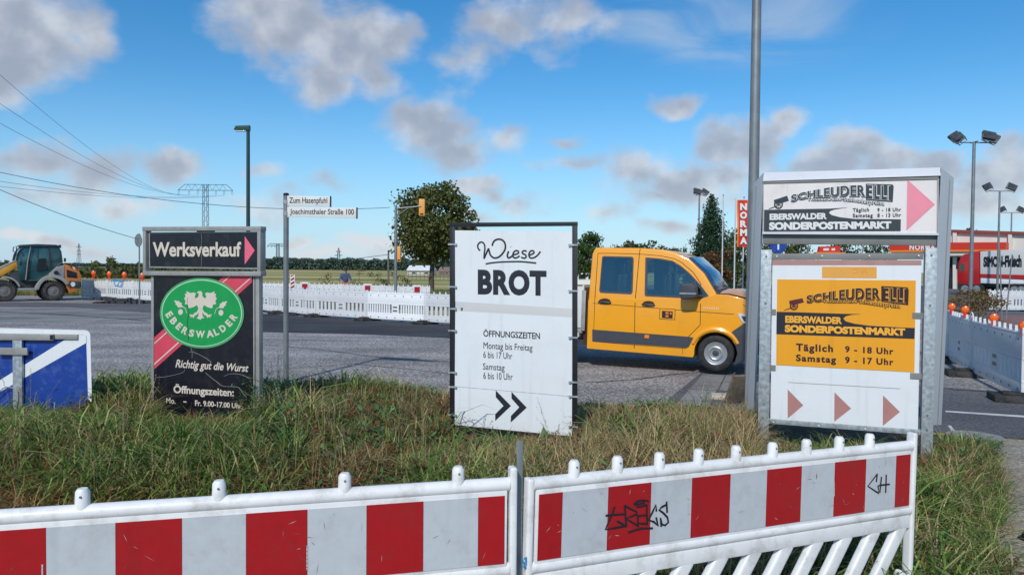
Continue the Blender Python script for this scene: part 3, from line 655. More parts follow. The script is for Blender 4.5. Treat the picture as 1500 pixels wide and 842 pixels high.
# far woods as one mass, and tree clumps at the horizon
def far_wood(name, label, x0, x1, Y, h, seed, n=2600, size=1.5):
    r = np.random.default_rng(seed); a = P(x0, 395, Y); b = P(x1, 395, Y); t = r.random(n)
    top = h * (.84 + .09 * np.sin(t * 37 + seed) * np.sin(t * 91) + .07 * np.sin(t * 230 + seed) + .04 * np.sin(t * 611))
    z = top * (1 - r.random(n) ** 1.5 * .98)
    c = np.stack([a.x + (b.x - a.x) * t, Y + r.uniform(-10, 10, n), z], 1)
    o = link(name, tri_mesh(name, leaves(c, size, seed), M['leaf_hazy'], 4)); o['kind'] = 'stuff'; o['label'] = label; return o
far_wood('distant_wood', 'dark band of woodland along the horizon behind the field', 375, 1110, 520, 8.6, 41, 60000, 1.7)
far_wood('distant_wood', 'low dark line of far woodland at the horizon on the left', -80, 380, 900, 4.5, 42, 12000, 2.0)
for (px, w, h, sd, lb) in [(155, 3.2, 4.2, 51, 'taller dark tree in the clump on the horizon right of the loader'), (172, 3.0, 3.0, 52, 'low dark tree right of the taller one on the horizon'), (206, 2.4, 3.2, 53, 'dark tree on the horizon beside the small round sign'), (8, 3.0, 3.4, 54, 'dark tree on the horizon behind the loader arm'), (186, 1.4, 2.0, 55, 'smallest low bush in the row on the horizon')]:
    tree('field_tree', lb, at(px, 150), h, (w, w, h * .45, h * .5), M['leaf_tree'], .5, 60, sd, .15, .5, 14, group='trees on the horizon at the left')
# corn strip at the left
r_ = np.random.default_rng(9); n = 9000
cxy = np.stack([r_.uniform(-98, -44, n), r_.uniform(100, 130, n), r_.uniform(0, 1.5, n) * .9], 1)
o = link('maize_strip', tri_mesh('maize_strip', leaves(cxy, .7, 3), M['leaf_olive'], 4)); o['kind'] = 'stuff'; o['label'] = 'strip of green and brown maize across the field at the left'
# scrub along the far barriers
for (px, Y, rr, hh, mm, lb, sd) in [(575, 40, 1.3, 1.75, 'leaf_green', 'leafy green bush behind the barriers at the foot of the traffic light mast', 61), (553, 41, .8, 1.6, 'leaf_olive', 'dark thin bush left of the traffic light mast', 62), (528, 41, .8, 1.8, 'leaf_rust', 'thin brown dry bush right of the worker', 63), (487, 41, .9, 1.7, 'leaf_rust', 'thin brown dry bush left of the worker', 64), (596, 40, .8, 1.5, 'leaf_olive', 'small olive bush right of the traffic light mast', 65)]:
    tree('shrub', lb, at(px, Y), 1, (rr, rr * .7, hh * .5, hh * .55), M[mm], .09, 750 if mm != 'leaf_rust' else 230, sd, .03, .1, 12, cat='shrub')

# grass -----------------------------------------------------------------
def blade(V, base, ang, lean, h, w, r, seg=4, curve=1.0, droop=0.0):
    """one blade as a strip of quads appended to V (list of quads)"""
    d = np.array([math.cos(ang), math.sin(ang), 0]); s = np.array([-d[1], d[0], 0]); p = np.array(base, float); th = lean; L = h / seg
    pts = [p.copy()]
    for i in range(seg):
        p = p + (d * math.sin(th) + np.array([0, 0, 1]) * math.cos(th)) * L; th = min(th + curve / seg + droop * i / seg, 2.3); pts.append(p.copy())
    return pts, s
def tuft(seed, n, h, w, spread, lean, curve, m, seeds=0, leafy=0, leaf=.03, name='grass_tuft', seedm=None, droop=0):
    r = random.Random(seed); mb = MB()
    for i in range(n):
        a = r.uniform(0, 6.283); q = r.random() ** .6 * spread; base = (math.cos(a) * q, math.sin(a) * q, -.01)
        hh = h * r.uniform(.5, 1.15); ang = r.uniform(0, 6.283) if r.random() < .5 else a
        pts, s = blade(None, base, ang, lean * r.uniform(.2, 1.3), hh, w, r, 4, curve * r.uniform(.4, 1.5), droop)
        vs = []; K = len(pts)
        for k, p in enumerate(pts[:-1]):
            ww = w * (1 - .6 * k / K) * .5; vs += [p - s * ww, p + s * ww]
        vs.append(pts[-1]); fs = [(2 * k, 2 * k + 1, 2 * k + 3, 2 * k + 2) for k in range(K - 2)] + [(2 * K - 4, 2 * K - 3, 2 * K - 2)]
        mb.add(vs, fs, 0)
        if i < seeds:
            for k in range(9):
                c = pts[-1] + (pts[-2] - pts[-1]) * (k / 9.0) * 1.4 + np.array([r.uniform(-1, 1), r.uniform(-1, 1), 0]) * .008; t = np.array([r.uniform(-.5, .5), r.uniform(-.5, .5), 1.0]) * .016
                mb.add([c - s * .0035, c + s * .0035, c + t], [(0, 1, 2)], 1)
        for k in range(leafy):
            t = r.uniform(.2, 1); j = min(int(t * (K - 1)), K - 2); c = pts[j] + (pts[j + 1] - pts[j]) * (t * (K - 1) - j)
            aa = r.uniform(0, 6.28); d = np.array([math.cos(aa), math.sin(aa), r.uniform(-.3, .7)]); sd = np.cross(d, [0, 0, 1.0]); L = leaf * r.uniform(.6, 1.2)
            mb.add([c, c + d * L * .5 + sd * L * .22, c + d * L, c + d * L * .5 - sd * L * .22], [(0, 1, 2, 3)], 1)
    return mb.mesh(name, [m, seedm or m])
M['g_green'] = leaf_mat('grass_green', [(.05, .11, .018), (.13, .22, .04), (.27, .37, .09), (.52, .47, .22)], trans=.4)
M['g_straw'] = leaf_mat('grass_straw', [(.20, .15, .06), (.48, .37, .17), (.68, .56, .30), (.20, .24, .06)], trans=.3)
M['g_brown'] = leaf_mat('grass_brown', [(.14, .07, .03), (.38, .19, .08), (.52, .34, .16), (.13, .16, .04)], trans=.25)
M['g_herb'] = leaf_mat('herb_leaves', [(.05, .12, .04), (.09, .19, .06), (.15, .26, .10)], trans=.25)
M['g_seed'] = leaf_mat('seed_heads', [(.40, .32, .19), (.30, .20, .12), (.22, .13, .08)], trans=.2)
src = bpy.data.collections.new('grass_sources')
KINDS_ = []
def add_kind(me):
    o = bpy.data.objects.new('a%02d_grass_tuft' % len(KINDS_), me); src.objects.link(o); KINDS_.append(o)
for s_ in range(3): add_kind(tuft(100 + s_, 26, .32, .011, .10, .5, 1.4, M['g_green']))                      # 0-2 green upright
for s_ in range(3): add_kind(tuft(110 + s_, 20, .62, .0125, .10, .8, 1.6, M['g_green'], droop=.7))             # 3-5 green long drooping
for s_ in range(3): add_kind(tuft(120 + s_, 20, .42, .0065, .12, .6, 1.2, M['g_straw'], seeds=5, seedm=M['g_seed']))    # 6-8 straw
for s_ in range(3): add_kind(tuft(130 + s_, 26, .28, .009, .13, .9, 1.4, M['g_brown']))                        # 9-11 brown tangle
for s_ in range(3): add_kind(tuft(140 + s_, 14, .18, .004, .10, .6, .8, M['g_herb'], leafy=9, leaf=.06))       # 12-14 herb
for s_ in range(2): add_kind(tuft(150 + s_, 7, .62, .003, .05, .2, .35, M['g_straw'], seeds=7, seedm=M['g_seed']))   # 15-16 tall stalks
for s_ in range(2): add_kind(tuft(160 + s_, 34, .11, .005, .10, .6, 1.2, M['g_green']))                        # 17-18 short
for s_ in range(2): add_kind(tuft(170 + s_, 12, .22, .003, .10, .5, .6, M['g_brown'], leafy=9, leaf=.05, seedm=M['leaf_rust']))  # 19-20 rusty herb
for s_ in range(2): add_kind(tuft(180 + s_, 9, .10, .004, .05, 1.0, .9, M['g_herb'], leafy=3, leaf=.13))      # 21-22 broad-leaved rosettes
def vnoise(x, y, s, seed):
    x = x * s + seed * 17.3; y = y * s + seed * 9.1; xi = math.floor(x); yi = math.floor(y); fx = x - xi; fy = y - yi
    h = lambda a, b: (math.sin(a * 127.1 + b * 311.7 + seed * 3.1) * 43758.5453) % 1
    fx = fx * fx * (3 - 2 * fx); fy = fy * fy * (3 - 2 * fy)
    return (h(xi, yi) * (1 - fx) + h(xi + 1, yi) * fx) * (1 - fy) + (h(xi, yi + 1) * (1 - fx) + h(xi + 1, yi + 1) * fx) * fy
def proj(x, y, z=0.0):
    v = CAM_R.transposed() @ (Vector((x, y, z)) - EYE); return (CX - v.x / v.z * FPX * 1.0, CY + v.y / v.z * FPX) if v.z < 0 else (0, 0)
TALL = [max(v.co.z for v in o.data.vertices) for o in KINDS_]
LIMIT = [(-50, 600), (138, 556), (215, 545), (380, 552), (440, 553), (480, 545), (560, 543), (610, 556), (660, 572), (850, 592), (1000, 592), (1040, 596), (1110, 600), (1370, 644), (1440, 646), (1500, 655)]
SIGNS = [(-50, 136, 598), (218, 378, 613), (656, 850, 638), (1104, 1134, 664), (1134, 1344, 646), (1344, 1376, 690)]
def scatter():
    r = random.Random(77); pts = []; rot = []; sc = []; ix = []
    N = 26000
    for _ in range(N):
        x = r.uniform(-9.5, 6); y = r.uniform(2.9, 12.5)
        if abs(x) > y * .76 + .5: continue
        if not inside(x, y, verge): continue
        px, py = proj(x, y, .12)
        n1 = vnoise(x, y, 1.1, 1); n2 = vnoise(x, y, 2.3, 2); n3 = vnoise(x, y, .8, 3)
        # share of each growth by place, as the photograph shows it
        g = .30 + .5 * (n1 - .5); st = .25 + .5 * (n2 - .5); br = .30 + .5 * (n3 - .5); hb = .17
        if px < 360: g += .55 - .2 * (py > 690); st -= .05; br -= .05 - .25 * (py > 690)
        elif px < 660:
            br += .24; hb += .30; st -= .12; g += .08
            if py < 585: g += .7; br -= .3
        elif px < 860: st += .3; br += .12
        elif px < 1110:
            st += .40
            if py < 625 and px < 1030: g += .55; br -= .2
            if px > 1020: st += .8; g -= .3
        else: g += .5; st += .1; br -= .0
        if 350 < px < 425 and 545 < py < 660: hb += 1.0
        if 900 < px < 950 and 640 < py < 660: hb += 1.2
        n4 = vnoise(x, y, 1.7, 4); n5 = vnoise(x, y, 3.1, 5); big = 1.0
        if n4 > .70: hb += 1.5; big = 1.25
        if n4 < .27: br += 1.1; g *= .35
        if n5 > .82: st += 1.2
        edge = abs(y - interp(sorted(road_edge), x)) if x < 5.8 else 1
        near = y - interp([(-14, 7.4), (-5, 5.55), (-2, 5.0), (0, 4.2), (1, 3.2), (6, 3.0)], x)
        w = [max(v, .02) for v in (g, st, br, hb)]; q = r.random() * sum(w); s = r.uniform(.7, 1.25) * big * (.8 + .4 * n5)
        if q < w[0]: k = r.choice([3, 4, 5, 0]) if n2 > .42 else r.choice([0, 1, 2, 17])
        elif q < w[0] + w[1]: k = r.choice([6, 7, 8])
        elif q < w[0] + w[1] + w[2]: k = r.choice([9, 10, 11, 9, 10, 19, 20])
        else: k = r.choice([12, 13, 14, 21, 22])
        if r.random() < .012 and edge > .25: k = r.choice([15, 16])
        if near < .25: k = r.choice([17, 18, 9, 10, 11]); s *= .8
        if x > 2.4 + .66 * (y - 4): s *= .6
        # growth stays below what the photograph shows uncovered: the panels' feet and the far edge of the verge
        lim = interp(LIMIT, px) if not any(a <= px <= b for a, b, _ in SIGNS) else [c for a, b, c in SIGNS if a <= px <= b][0]
        room = py - lim + r.choice([0, 0, 0, 4, 8, 16])
        if room < 3: 
            if room < -6 or r.random() < .6: continue
            room = 5
        s = min(s, room / FPX * y / TALL[k])
        pts.append((x, y, vh(x, y) - .01)); rot.append((r.uniform(-.12, .12), r.uniform(-.12, .12), r.uniform(0, 6.283))); sc.append(s); ix.append(k)
    return pts, rot, sc, ix
def instances(name, label, data):
    pts, rot, sc, ix = data
    me = bpy.data.meshes.new(name); me.from_pydata(pts, [], [])
    a = me.attributes.new('rot', 'FLOAT_VECTOR', 'POINT'); a.data.foreach_set('vector', [c for v in rot for c in v])
    a = me.attributes.new('scl', 'FLOAT', 'POINT'); a.data.foreach_set('value', sc)
    a = me.attributes.new('idx', 'INT', 'POINT'); a.data.foreach_set('value', ix)
    o = link(name, me); o['kind'] = 'stuff'; o['label'] = label
    ng = bpy.data.node_groups.new(name, 'GeometryNodeTree'); ng.is_modifier = True
    ng.interface.new_socket('Geometry', in_out='INPUT', socket_type='NodeSocketGeometry'); ng.interface.new_socket('Geometry', in_out='OUTPUT', socket_type='NodeSocketGeometry')
    gi = ng.nodes.new('NodeGroupInput'); go = ng.nodes.new('NodeGroupOutput'); ip = ng.nodes.new('GeometryNodeInstanceOnPoints')
    ci = ng.nodes.new('GeometryNodeCollectionInfo'); ci.inputs['Collection'].default_value = src; ci.inputs['Separate Children'].default_value = True; ci.inputs['Reset Children'].default_value = True
    ip.inputs['Pick Instance'].default_value = True
    def na(n, t):
        x = ng.nodes.new('GeometryNodeInputNamedAttribute'); x.data_type = t; x.inputs['Name'].default_value = n; return x.outputs['Attribute']
    L = ng.links; L.new(gi.outputs[0], ip.inputs['Points']); L.new(ci.outputs[0], ip.inputs['Instance']); L.new(na('idx', 'INT'), ip.inputs['Instance Index'])
    L.new(na('rot', 'FLOAT_VECTOR'), ip.inputs['Rotation']); L.new(na('scl', 'FLOAT'), ip.inputs['Scale']); L.new(ip.outputs[0], go.inputs[0])
    md = o.modifiers.new('scatter', 'NODES'); md.node_group = ng; return o
instances('grass', 'long tangled green and straw-coloured grass and weeds covering the verge', scatter())
# sparse growth beyond the road, by the far barriers and the loader
def scatter_far():
    r = random.Random(5); pts = []; rot = []; sc = []; ix = []
    for _ in range(5200):
        t = r.random()
        if t < .45: px = r.uniform(380, 700); Y = r.uniform(32, 48)
        else: px = r.uniform(-20, 380); Y = r.uniform(43, 58)
        p = P(px, 400, Y); pts.append((p.x, p.y, 0)); rot.append((0, 0, r.uniform(0, 6.28))); sc.append(r.uniform(1.0, 2.0)); ix.append(r.choice([0, 1, 3, 6, 7, 9, 10]))
    return pts, rot, sc, ix
instances('field_grass', 'rough grass along the edge of the field behind the far barriers', scatter_far())
# single weeds that stand out
def weed(label, px, py_base, Y, h, n, seed, leafm, stem=M['g_straw'], leafy=14, leaf=.04, spread=.06, lean=.25, seeds=0):
    me = tuft(seed, n, h, .004, spread, lean, .5, stem, seeds=seeds, leafy=leafy, leaf=leaf, name='weed', seedm=leafm)
    o = link('weed', me); p = P(px, py_base, Y); o.location = (p.x, p.y, vh(p.x, p.y) - .01); return tag(o, label, 'weed')
weed('bushy grey-green mugwort plant against the right post of the green oval sign', 388, 600, 8.0, .6, 34, 201, M['g_herb'], leafy=34, leaf=.04, spread=.16)
weed('rusty brown dock plant in front of the lower right corner of the green oval sign', 368, 620, 7.5, .38, 22, 202, M['leaf_rust'], leafy=26, leaf=.03, spread=.13)
weed('green weed in front of the bottom edge of the green oval sign', 345, 620, 7.6, .32, 14, 203, M['g_herb'], leafy=18, leaf=.035, spread=.12)
weed('tall dry branched stalk in front of the lower right of the bread sign', 812, 640, 6.8, .5, 5, 204, M['g_seed'], leafy=8, leaf=.02, spread=.05, seeds=5)
weed('small dry umbel weed in front of the lower left of the bread sign', 705, 635, 7.1, .26, 9, 205, M['g_seed'], leafy=6, leaf=.02, spread=.12, seeds=5)
weed('green weed growing at the left post of the bread sign', 646, 640, 7.2, .35, 16, 206, M['g_green'], leafy=14, leaf=.035, spread=.15)
weed('dark twiggy weed growing on the slabs by the van wheel', 1038, 592, 9.7, .42, 12, 207, M['g_herb'], leafy=18, leaf=.035, spread=.16, lean=.5)
weed('tall pale grass plume in front of the blue panel', 30, 605, 7.6, .62, 14, 208, M['g_seed'], leafy=3, leaf=.03, spread=.3, seeds=14)
weed('thin purple-brown grass stalks at the edge of the road beside the street name post', 400, 560, 9.8, .62, 22, 209, M['g_seed'], leafy=2, leaf=.02, spread=.35, seeds=20)
weed('pale dry grass clump beside the left galvanised post', 1085, 650, 7.6, .42, 30, 210, M['g_seed'], leafy=2, leaf=.02, spread=.22, seeds=20)
o = MB().lathe((0, 0, 0), [(.001, 0), (.012, .001), (.014, .006), (.001, .009)], 10, 'z').obj('dandelion_flower', M['yellow_print']); p = G(619, 622, .2); o.location = (p.x, p.y, .26); tag(o, 'single yellow dandelion flower in the grass left of the bread sign', 'flower')
mb = MB(); mb.box(-.1, .1, -.05, .05, 0, .08); o = mb.obj('stone', M['slab'], bevel=.03); p = G(515, 592, .1); o.location = (p.x, p.y, .16); o.rotation_euler = (.2, .1, .5); tag(o, 'pale stone lying in the brown weeds between the two left signs', 'stone')

# ------------------------------------------------------------------ sign: butcher's factory outlet (left)
def butcher_sign():
    F = face_corners((225, 401), (370, 403), (226.5, 607), (371, 622.5), 7.95)
    t = F.root('advertising_sign', 'black advertising board with green oval eagle emblem under a Werksverkauf board', 'sign')
    def bar(name, a, b, w, d=.05, y=0, m='alu', par=t):
        (x0, z0), (x1, z1) = F.uv(*a), F.uv(*b); mb = MB()
        if abs(x1 - x0) > abs(z1 - z0): mb.prism([(x0, z0 - w / 2), (x1, z1 - w / 2), (x1, z1 + w / 2), (x0, z0 + w / 2)], y, y + d)
        else: mb.prism([(x0 - w / 2, z0), (x0 + w / 2, z0), (x1 + w / 2, z1), (x1 - w / 2, z1)], y, y + d)
        return mb.obj(name, M[m], par, bevel=.003)
    # upper box frame
    bar('frame_bar', (213, 335.5), (386, 335), .045, .09, -.045)
    bar('frame_bar', (213.5, 400), (386, 401), .05, .09, -.045)
    bar('frame_bar', (215.5, 338.5), (215.8, 397), .042, .086, -.043); bar('frame_bar', (383, 338), (383, 398), .042, .086, -.043)
    mb = MB(); flat(F, mb, [(220.5, 341.5), (379, 340.5), (379.5, 392.8), (221, 390.6)], y=.012, th=.02); up = mb.obj('upper_board', M['black_panel'], t)
    mb = MB()
    for L in ([(219.3, 340.3), (380.2, 339.2), (380.2, 341), (219.3, 342)], [(219.6, 390.3), (380.2, 392.4), (380.2, 394.2), (219.6, 392)], [(219.3, 342), (220.7, 342), (221, 390.5), (219.6, 390.5)], [(378.8, 341), (380.2, 341), (380.2, 392.4), (378.8, 392.4)]):
        flat(F, mb, L, y=.006, th=.018)
    mb.obj('board_edge', M['alu'], up)
    mb = MB(); stext(F, mb, 'Werksverkauf', (224.8, 354.6, 376, 354.3, 354.2, 376), bold=.028, y=-.010); mb.obj('lettering', M['cream'], up)
    mb = MB(); flat(F, mb, [(359.5, 346), (359.5, 387.4), (374.2, 367)], y=-.010); mb.obj('arrow', M['pink'], up)
    mb = MB(); stroke(F, mb, [(296, 343), (297, 352), (295.5, 366), (297, 378), (296, 390)], .002, y=-.012); mb.obj('crack', M['alu'], up)
    mb = MB(); flat(F, mb, [(286, 335), (312, 335), (312, 342), (286, 342)], y=.03, th=.01); mb.obj('mounting_plate', M['beam_grey'], t)
    # posts
    bar('post', (224, 402), (224.4, 640), .038, .05, -.01); bar('post', (377.2, 402), (377.6, 640), .05, .06, -.005)
    bar('rear_post', (371.5, 402), (372, 640), .022, .03, .0)
    bar('bottom_rail', (226, 608.5), (371, 624), .03, .03, -.005)
    mb = MB(); flat(F, mb, [(226, 401.5), (369.8, 402.8), (370, 622), (227, 607)], y=.014, th=.02); lo = mb.obj('lower_board', M['black_panel'], t)
    mb = MB(); flat(F, mb, [(330.5, 402.8), (369.7, 403.2), (369.7, 413.5), (226.8, 540.5), (226.6, 494)], y=-.0065); mb.obj('diagonal_band', M['pink_band'], lo)
    mb = MB(); flat(F, mb, [(338, 403), (340, 403), (226.8, 504), (226.8, 502)], y=-.0085, th=.001); flat(F, mb, [(369.7, 404.5), (369.7, 406.6), (226.8, 534.5), (226.8, 532)], y=-.0085, th=.001); mb.obj('band_line', M['mint'] if False else M['cream'], lo)
    mb = MB(); flat(F, mb, ellipse(297, 458.4, 61.6, 51.6, 56, R(2)), y=-.011); ov = mb.obj('oval_emblem', M['green_rim'], lo)
    mb = MB(); flat(F, mb, ellipse(297, 458.4, 58.8, 48.8, 56, R(2)), y=-.0135, th=.001); mb.obj('oval_ring', M['mint'], ov)
    mb = MB(); flat(F, mb, ellipse(297, 458.4, 57.6, 47.6, 56, R(2)), y=-.0155, th=.001); mb.obj('oval_field', M['green_print'], ov)
    K = dict(k=7.013, ox=225, oy=400)
    half = [(485, 183), (503, 186), (514, 203), (513, 232), (528, 252), (546, 258), (556, 244), (546, 222), (544, 206), (560, 198), (600, 204), (642, 184), (634, 210), (657, 212), (648, 236), (662, 262), (648, 284), (656, 318), (624, 322), (616, 360), (570, 350), (530, 326), (516, 366)]
    legs = [(532, 398), (560, 410), (572, 428), (602, 422), (613, 432), (592, 440), (600, 458), (578, 446), (566, 462), (556, 438), (530, 424), (514, 400), (516, 440), (535, 460), (508, 462), (497, 478)]
    L = half + legs; mir = [(990 - x, z) for x, z in L[::-1]]
    mir = [(x, z) for x, z in mir if not (x > 492)]
    mb = MB()
    # triangulate the outline through bmesh
    poly = L + mir[1:-1]
    poly = [p for i, p in enumerate(poly) if i == 0 or p != poly[i - 1]]
    flat(F, mb, poly + [(455, 205), (468, 188)], y=-.0175, **K)
    sgn = 1
    for sx in (0, 1):
        q = (lambda p: p) if not sx else (lambda p: (995 - p[0], p[1] + 8))
        flat(F, mb, [q(p) for p in [(222, 284), (240, 280), (258, 288), (272, 284), (284, 300), (302, 306), (302, 328), (318, 344), (292, 352), (262, 350), (256, 332), (238, 322), (242, 306)]], y=-.0175, **K)
        flat(F, mb, [q(p) for p in ellipse(290, 398, 25, 30, 14)], y=-.0175, **K)
        stroke(F, mb, [q(p) for p in [(312, 345), (340, 365), (354, 412)]], .004, y=-.0175, **K)
    mb.obj('eagle_and_oak_leaves', M['cream'], ov)
    mb = MB()
    cs = [('E', 175, 425), ('B', 220, 490), ('E', 275, 545), ('R', 335, 590), ('S', 403, 615), ('W', 493, 626), ('A', 592, 622), ('L', 655, 602), ('D', 722, 566), ('E', 785, 512), ('R', 833, 450)]
    for i, (ch, x, z) in enumerate(cs):
        a = cs[max(i - 1, 0)]; b = cs[min(i + 1, len(cs) - 1)]; an = math.atan2(b[2] - a[2], b[1] - a[1])
        gx, gy, gz, f = glyphs(ch, .045); wd = {'W': 92, 'A': 76, 'L': 46, 'E': 48, 'S': 54}.get(ch, 58); hh = 74
        vs = []
        for p, q_, r__ in zip(gx, gy, gz):
            dx = (p - .5) * wd; dy = (.5 - q_) * hh; X = x + dx * math.cos(an) - dy * math.sin(an); Y = z + dx * math.sin(an) + dy * math.cos(an)
            u, zz = F.uv(225 + X / 7.013, 400 + Y / 7.013); vs.append((u, -.0175 - .0015 * r__, zz))
        mb.add(vs, f)
    mb.obj('lettering', M['cream'], ov)
    mb = MB(); stext(F, mb, 'Richtig gut die Wurst', (257.8, 526, 541.5, 365, 533.5, 548), bold=.02, y=-.008, shear=.3); mb.obj('script_lettering', M['cream'], lo)
    mb = MB(); stext(F, mb, 'Öffnungszeiten:', (255, 561.5, 578.5, 343.4, 566.5, 584), bold=.03, y=-.008); mb.obj('lettering', M['cream'], lo)
    mb = MB(); stext(F, mb, 'Mo.', (244.3, 582, 590.3, 258, 583, 591), bold=.02, y=-.008); mb.obj('lettering', M['cream'], lo); mb = MB(); flat(F, mb, [(269.5, 587), (274.5, 587.4), (274.5, 589.2), (269.5, 588.8)], y=-.008); mb.obj('dash_print', M['cream'], lo); mb = MB()
    stext(F, mb, 'Fr. 9.00-17.00 Uhr.', (286.5, 585.5, 594, 356.5, 590.5, 598.3), bold=.03, y=-.008); mb.obj('lettering', M['cream'], lo)
    mb = MB()
    for L in ([(370, 40), (405, 35), (480, 65), (560, 110), (600, 145)], [(25, 300), (120, 292), (230, 270), (310, 245), (330, 215)], [(540, 250), (600, 300), (660, 345), (715, 385), (800, 392), (880, 400), (920, 455), (960, 500)], [(730, 285), (790, 262), (870, 262), (940, 280), (1005, 315)], [(390, -5), (402, 30), (403, 100)]):
        stroke(F, mb, L, .0022, y=-.009, k=7.013, ox=225, oy=510)
    for L in ([(365, 250), (372, 330), (360, 450), (366, 560), (372, 690)],):
        pass
    mb.obj('crack', M['alu'], lo)
    mb = MB(); stroke(F, mb, [(365, 250), (358, 330), (376, 400), (360, 500), (372, 600), (368, 690)], .0018, y=-.0185, k=7.013, ox=225, oy=400); mb.obj('crack', M['ink'], lo)
butcher_sign()

# ------------------------------------------------------------------ sign: bread bakery (middle)
def bread_sign():
    F = face_corners((661, 326.5), (845, 325), (661, 630), (845, 643), 7.0)
    t = F.root('advertising_sign', 'white bread bakery sign in a black frame with two stacked panels, centre of the picture', 'sign')
    def bar(name, L, y=-.02, d=.04): return MB().prism(F.pts(L), y, y + d).obj(name, M['black'], t, bevel=.003)
    bar('frame_bar', [(659.5, 326.5), (846, 325), (846, 331), (659.5, 332.5)])
    bar('post', [(659.6, 331), (666.3, 331), (666.3, 655), (659.6, 655)], y=-.0195, d=.039); bar('post', [(838.6, 330), (845.6, 330), (845.6, 668), (838.6, 668)], y=-.0195, d=.039)
    bar('frame_bar', [(664, 621.8), (841, 638.5), (841, 643), (664, 626.4)], y=-.018, d=.036)
    mb = MB(); flat(F, mb, [(667, 337.5), (839, 339.5), (838.8, 452), (667.5, 441.3)], y=-.004, th=.008); up = mb.obj('upper_panel', M['white_panel'], t)
    mb = MB(); flat(F, mb, [(667.5, 455), (838.8, 464.7), (838.3, 580), (666.8, 565.3)], y=-.004, th=.008); lo = mb.obj('lower_panel', M['white_panel'], t)
    mb = MB(); flat(F, mb, [(666.8, 566), (838.3, 580.7), (838, 638.2), (666.8, 621.7)], y=-.004, th=.008); lo2 = mb.obj('lower_panel', M['white_panel'], t)
    K = dict(k=8.423, ox=690, oy=340, y=-.0125)
    mb = MB(); r = .0088
    for L in ([(118, 228), (95, 205), (88, 165), (110, 130), (145, 125), (170, 155), (176, 205), (169, 260), (165, 328)], [(165, 328), (190, 270), (222, 200)], [(222, 200), (230, 240), (248, 288), (290, 318), (340, 310), (390, 268), (425, 210), (426, 150), (400, 105), (350, 87), (300, 102), (275, 135), (266, 170)],
              [(468, 235), (452, 290), (468, 318), (505, 300), (530, 278)], [(530, 280), (585, 262), (588, 238), (560, 228), (530, 250), (520, 290), (540, 318), (575, 312), (605, 292)],
              [(690, 240), (665, 228), (638, 240), (640, 262), (675, 280), (684, 305), (660, 322), (622, 308)], [(722, 285), (775, 262), (778, 238), (752, 228), (726, 250), (718, 288), (738, 318), (780, 315), (825, 285), (860, 238)]):
        stroke(F, mb, L, r, **K)
    stroke(F, mb, [(493, 182), (494, 184)], .011, curve=False, **K)
    stroke(F, mb, [(185, 392), (260, 379), (380, 368), (580, 363), (700, 370), (808, 382)], .0085, **K); mb.obj('script_lettering', M['ink'], up)
    mb = MB(); text(F, mb, 'BROT', [(700.5, 394.3), (801, 396)], [(700.5, 431.5), (801, 433.7)], bold=.055, y=-.0125, space=1.09); mb.obj('lettering', M['ink'], up)
    mb = MB()
    for s, q, b in (('ÖFFNUNGSZEITEN', (708.6, 481.4, 492.6, 791.4, 485, 496.6), .02), ('Montag bis Freitag', (708.8, 500.6, 513.4, 780.5, 504.3, 516.6), .004), ('6 bis 17 Uhr', (708.6, 513.8, 523.7, 751, 516.3, 525.8), .004), ('Samstag', (708, 531.3, 543.7, 739.7, 533, 545.7), .004), ('6 bis 10 Uhr', (708.6, 544.3, 554.3, 751.6, 546.6, 556.4), .004)):
        mb = MB(); stext(F, mb, s, q, bold=b, y=-.0125); mb.obj('lettering', M['ink'], lo)
    for q in ([(215, 647), (270, 703), (213, 757), (213, 733), (243, 703), (215, 671)], [(272, 652), (327, 709), (269, 763), (270, 739), (300, 708), (272, 676)]):
        mb = MB(); flat(F, mb, q, y=-.0125, k=2.477, ox=640, oy=310); mb.obj('chevron', M['ink'], lo2)
    # clamps that hold the panels
    for y in (358, 420, 452, 484, 545, 566, 607):
        u, z = F.uv(664, y); mb = MB(); mb.box(u - .045, u + .04, -.03, -.022, z - .008, z + .008); mb.tube([(u + .035, -.034, z), (u + .035, -.02, z)], .012, 8); mb.obj('clamp', M['galv'], t)
    for y in (359, 426, 494, 559, 580, 624):
        u, z = F.uv(841, y); mb = MB(); mb.box(u - .045, u + .04, -.03, -.022, z - .008, z + .008); mb.tube([(u - .038, -.034, z), (u - .038, -.02, z)], .012, 8); mb.obj('clamp', M['galv'], t)
bread_sign()

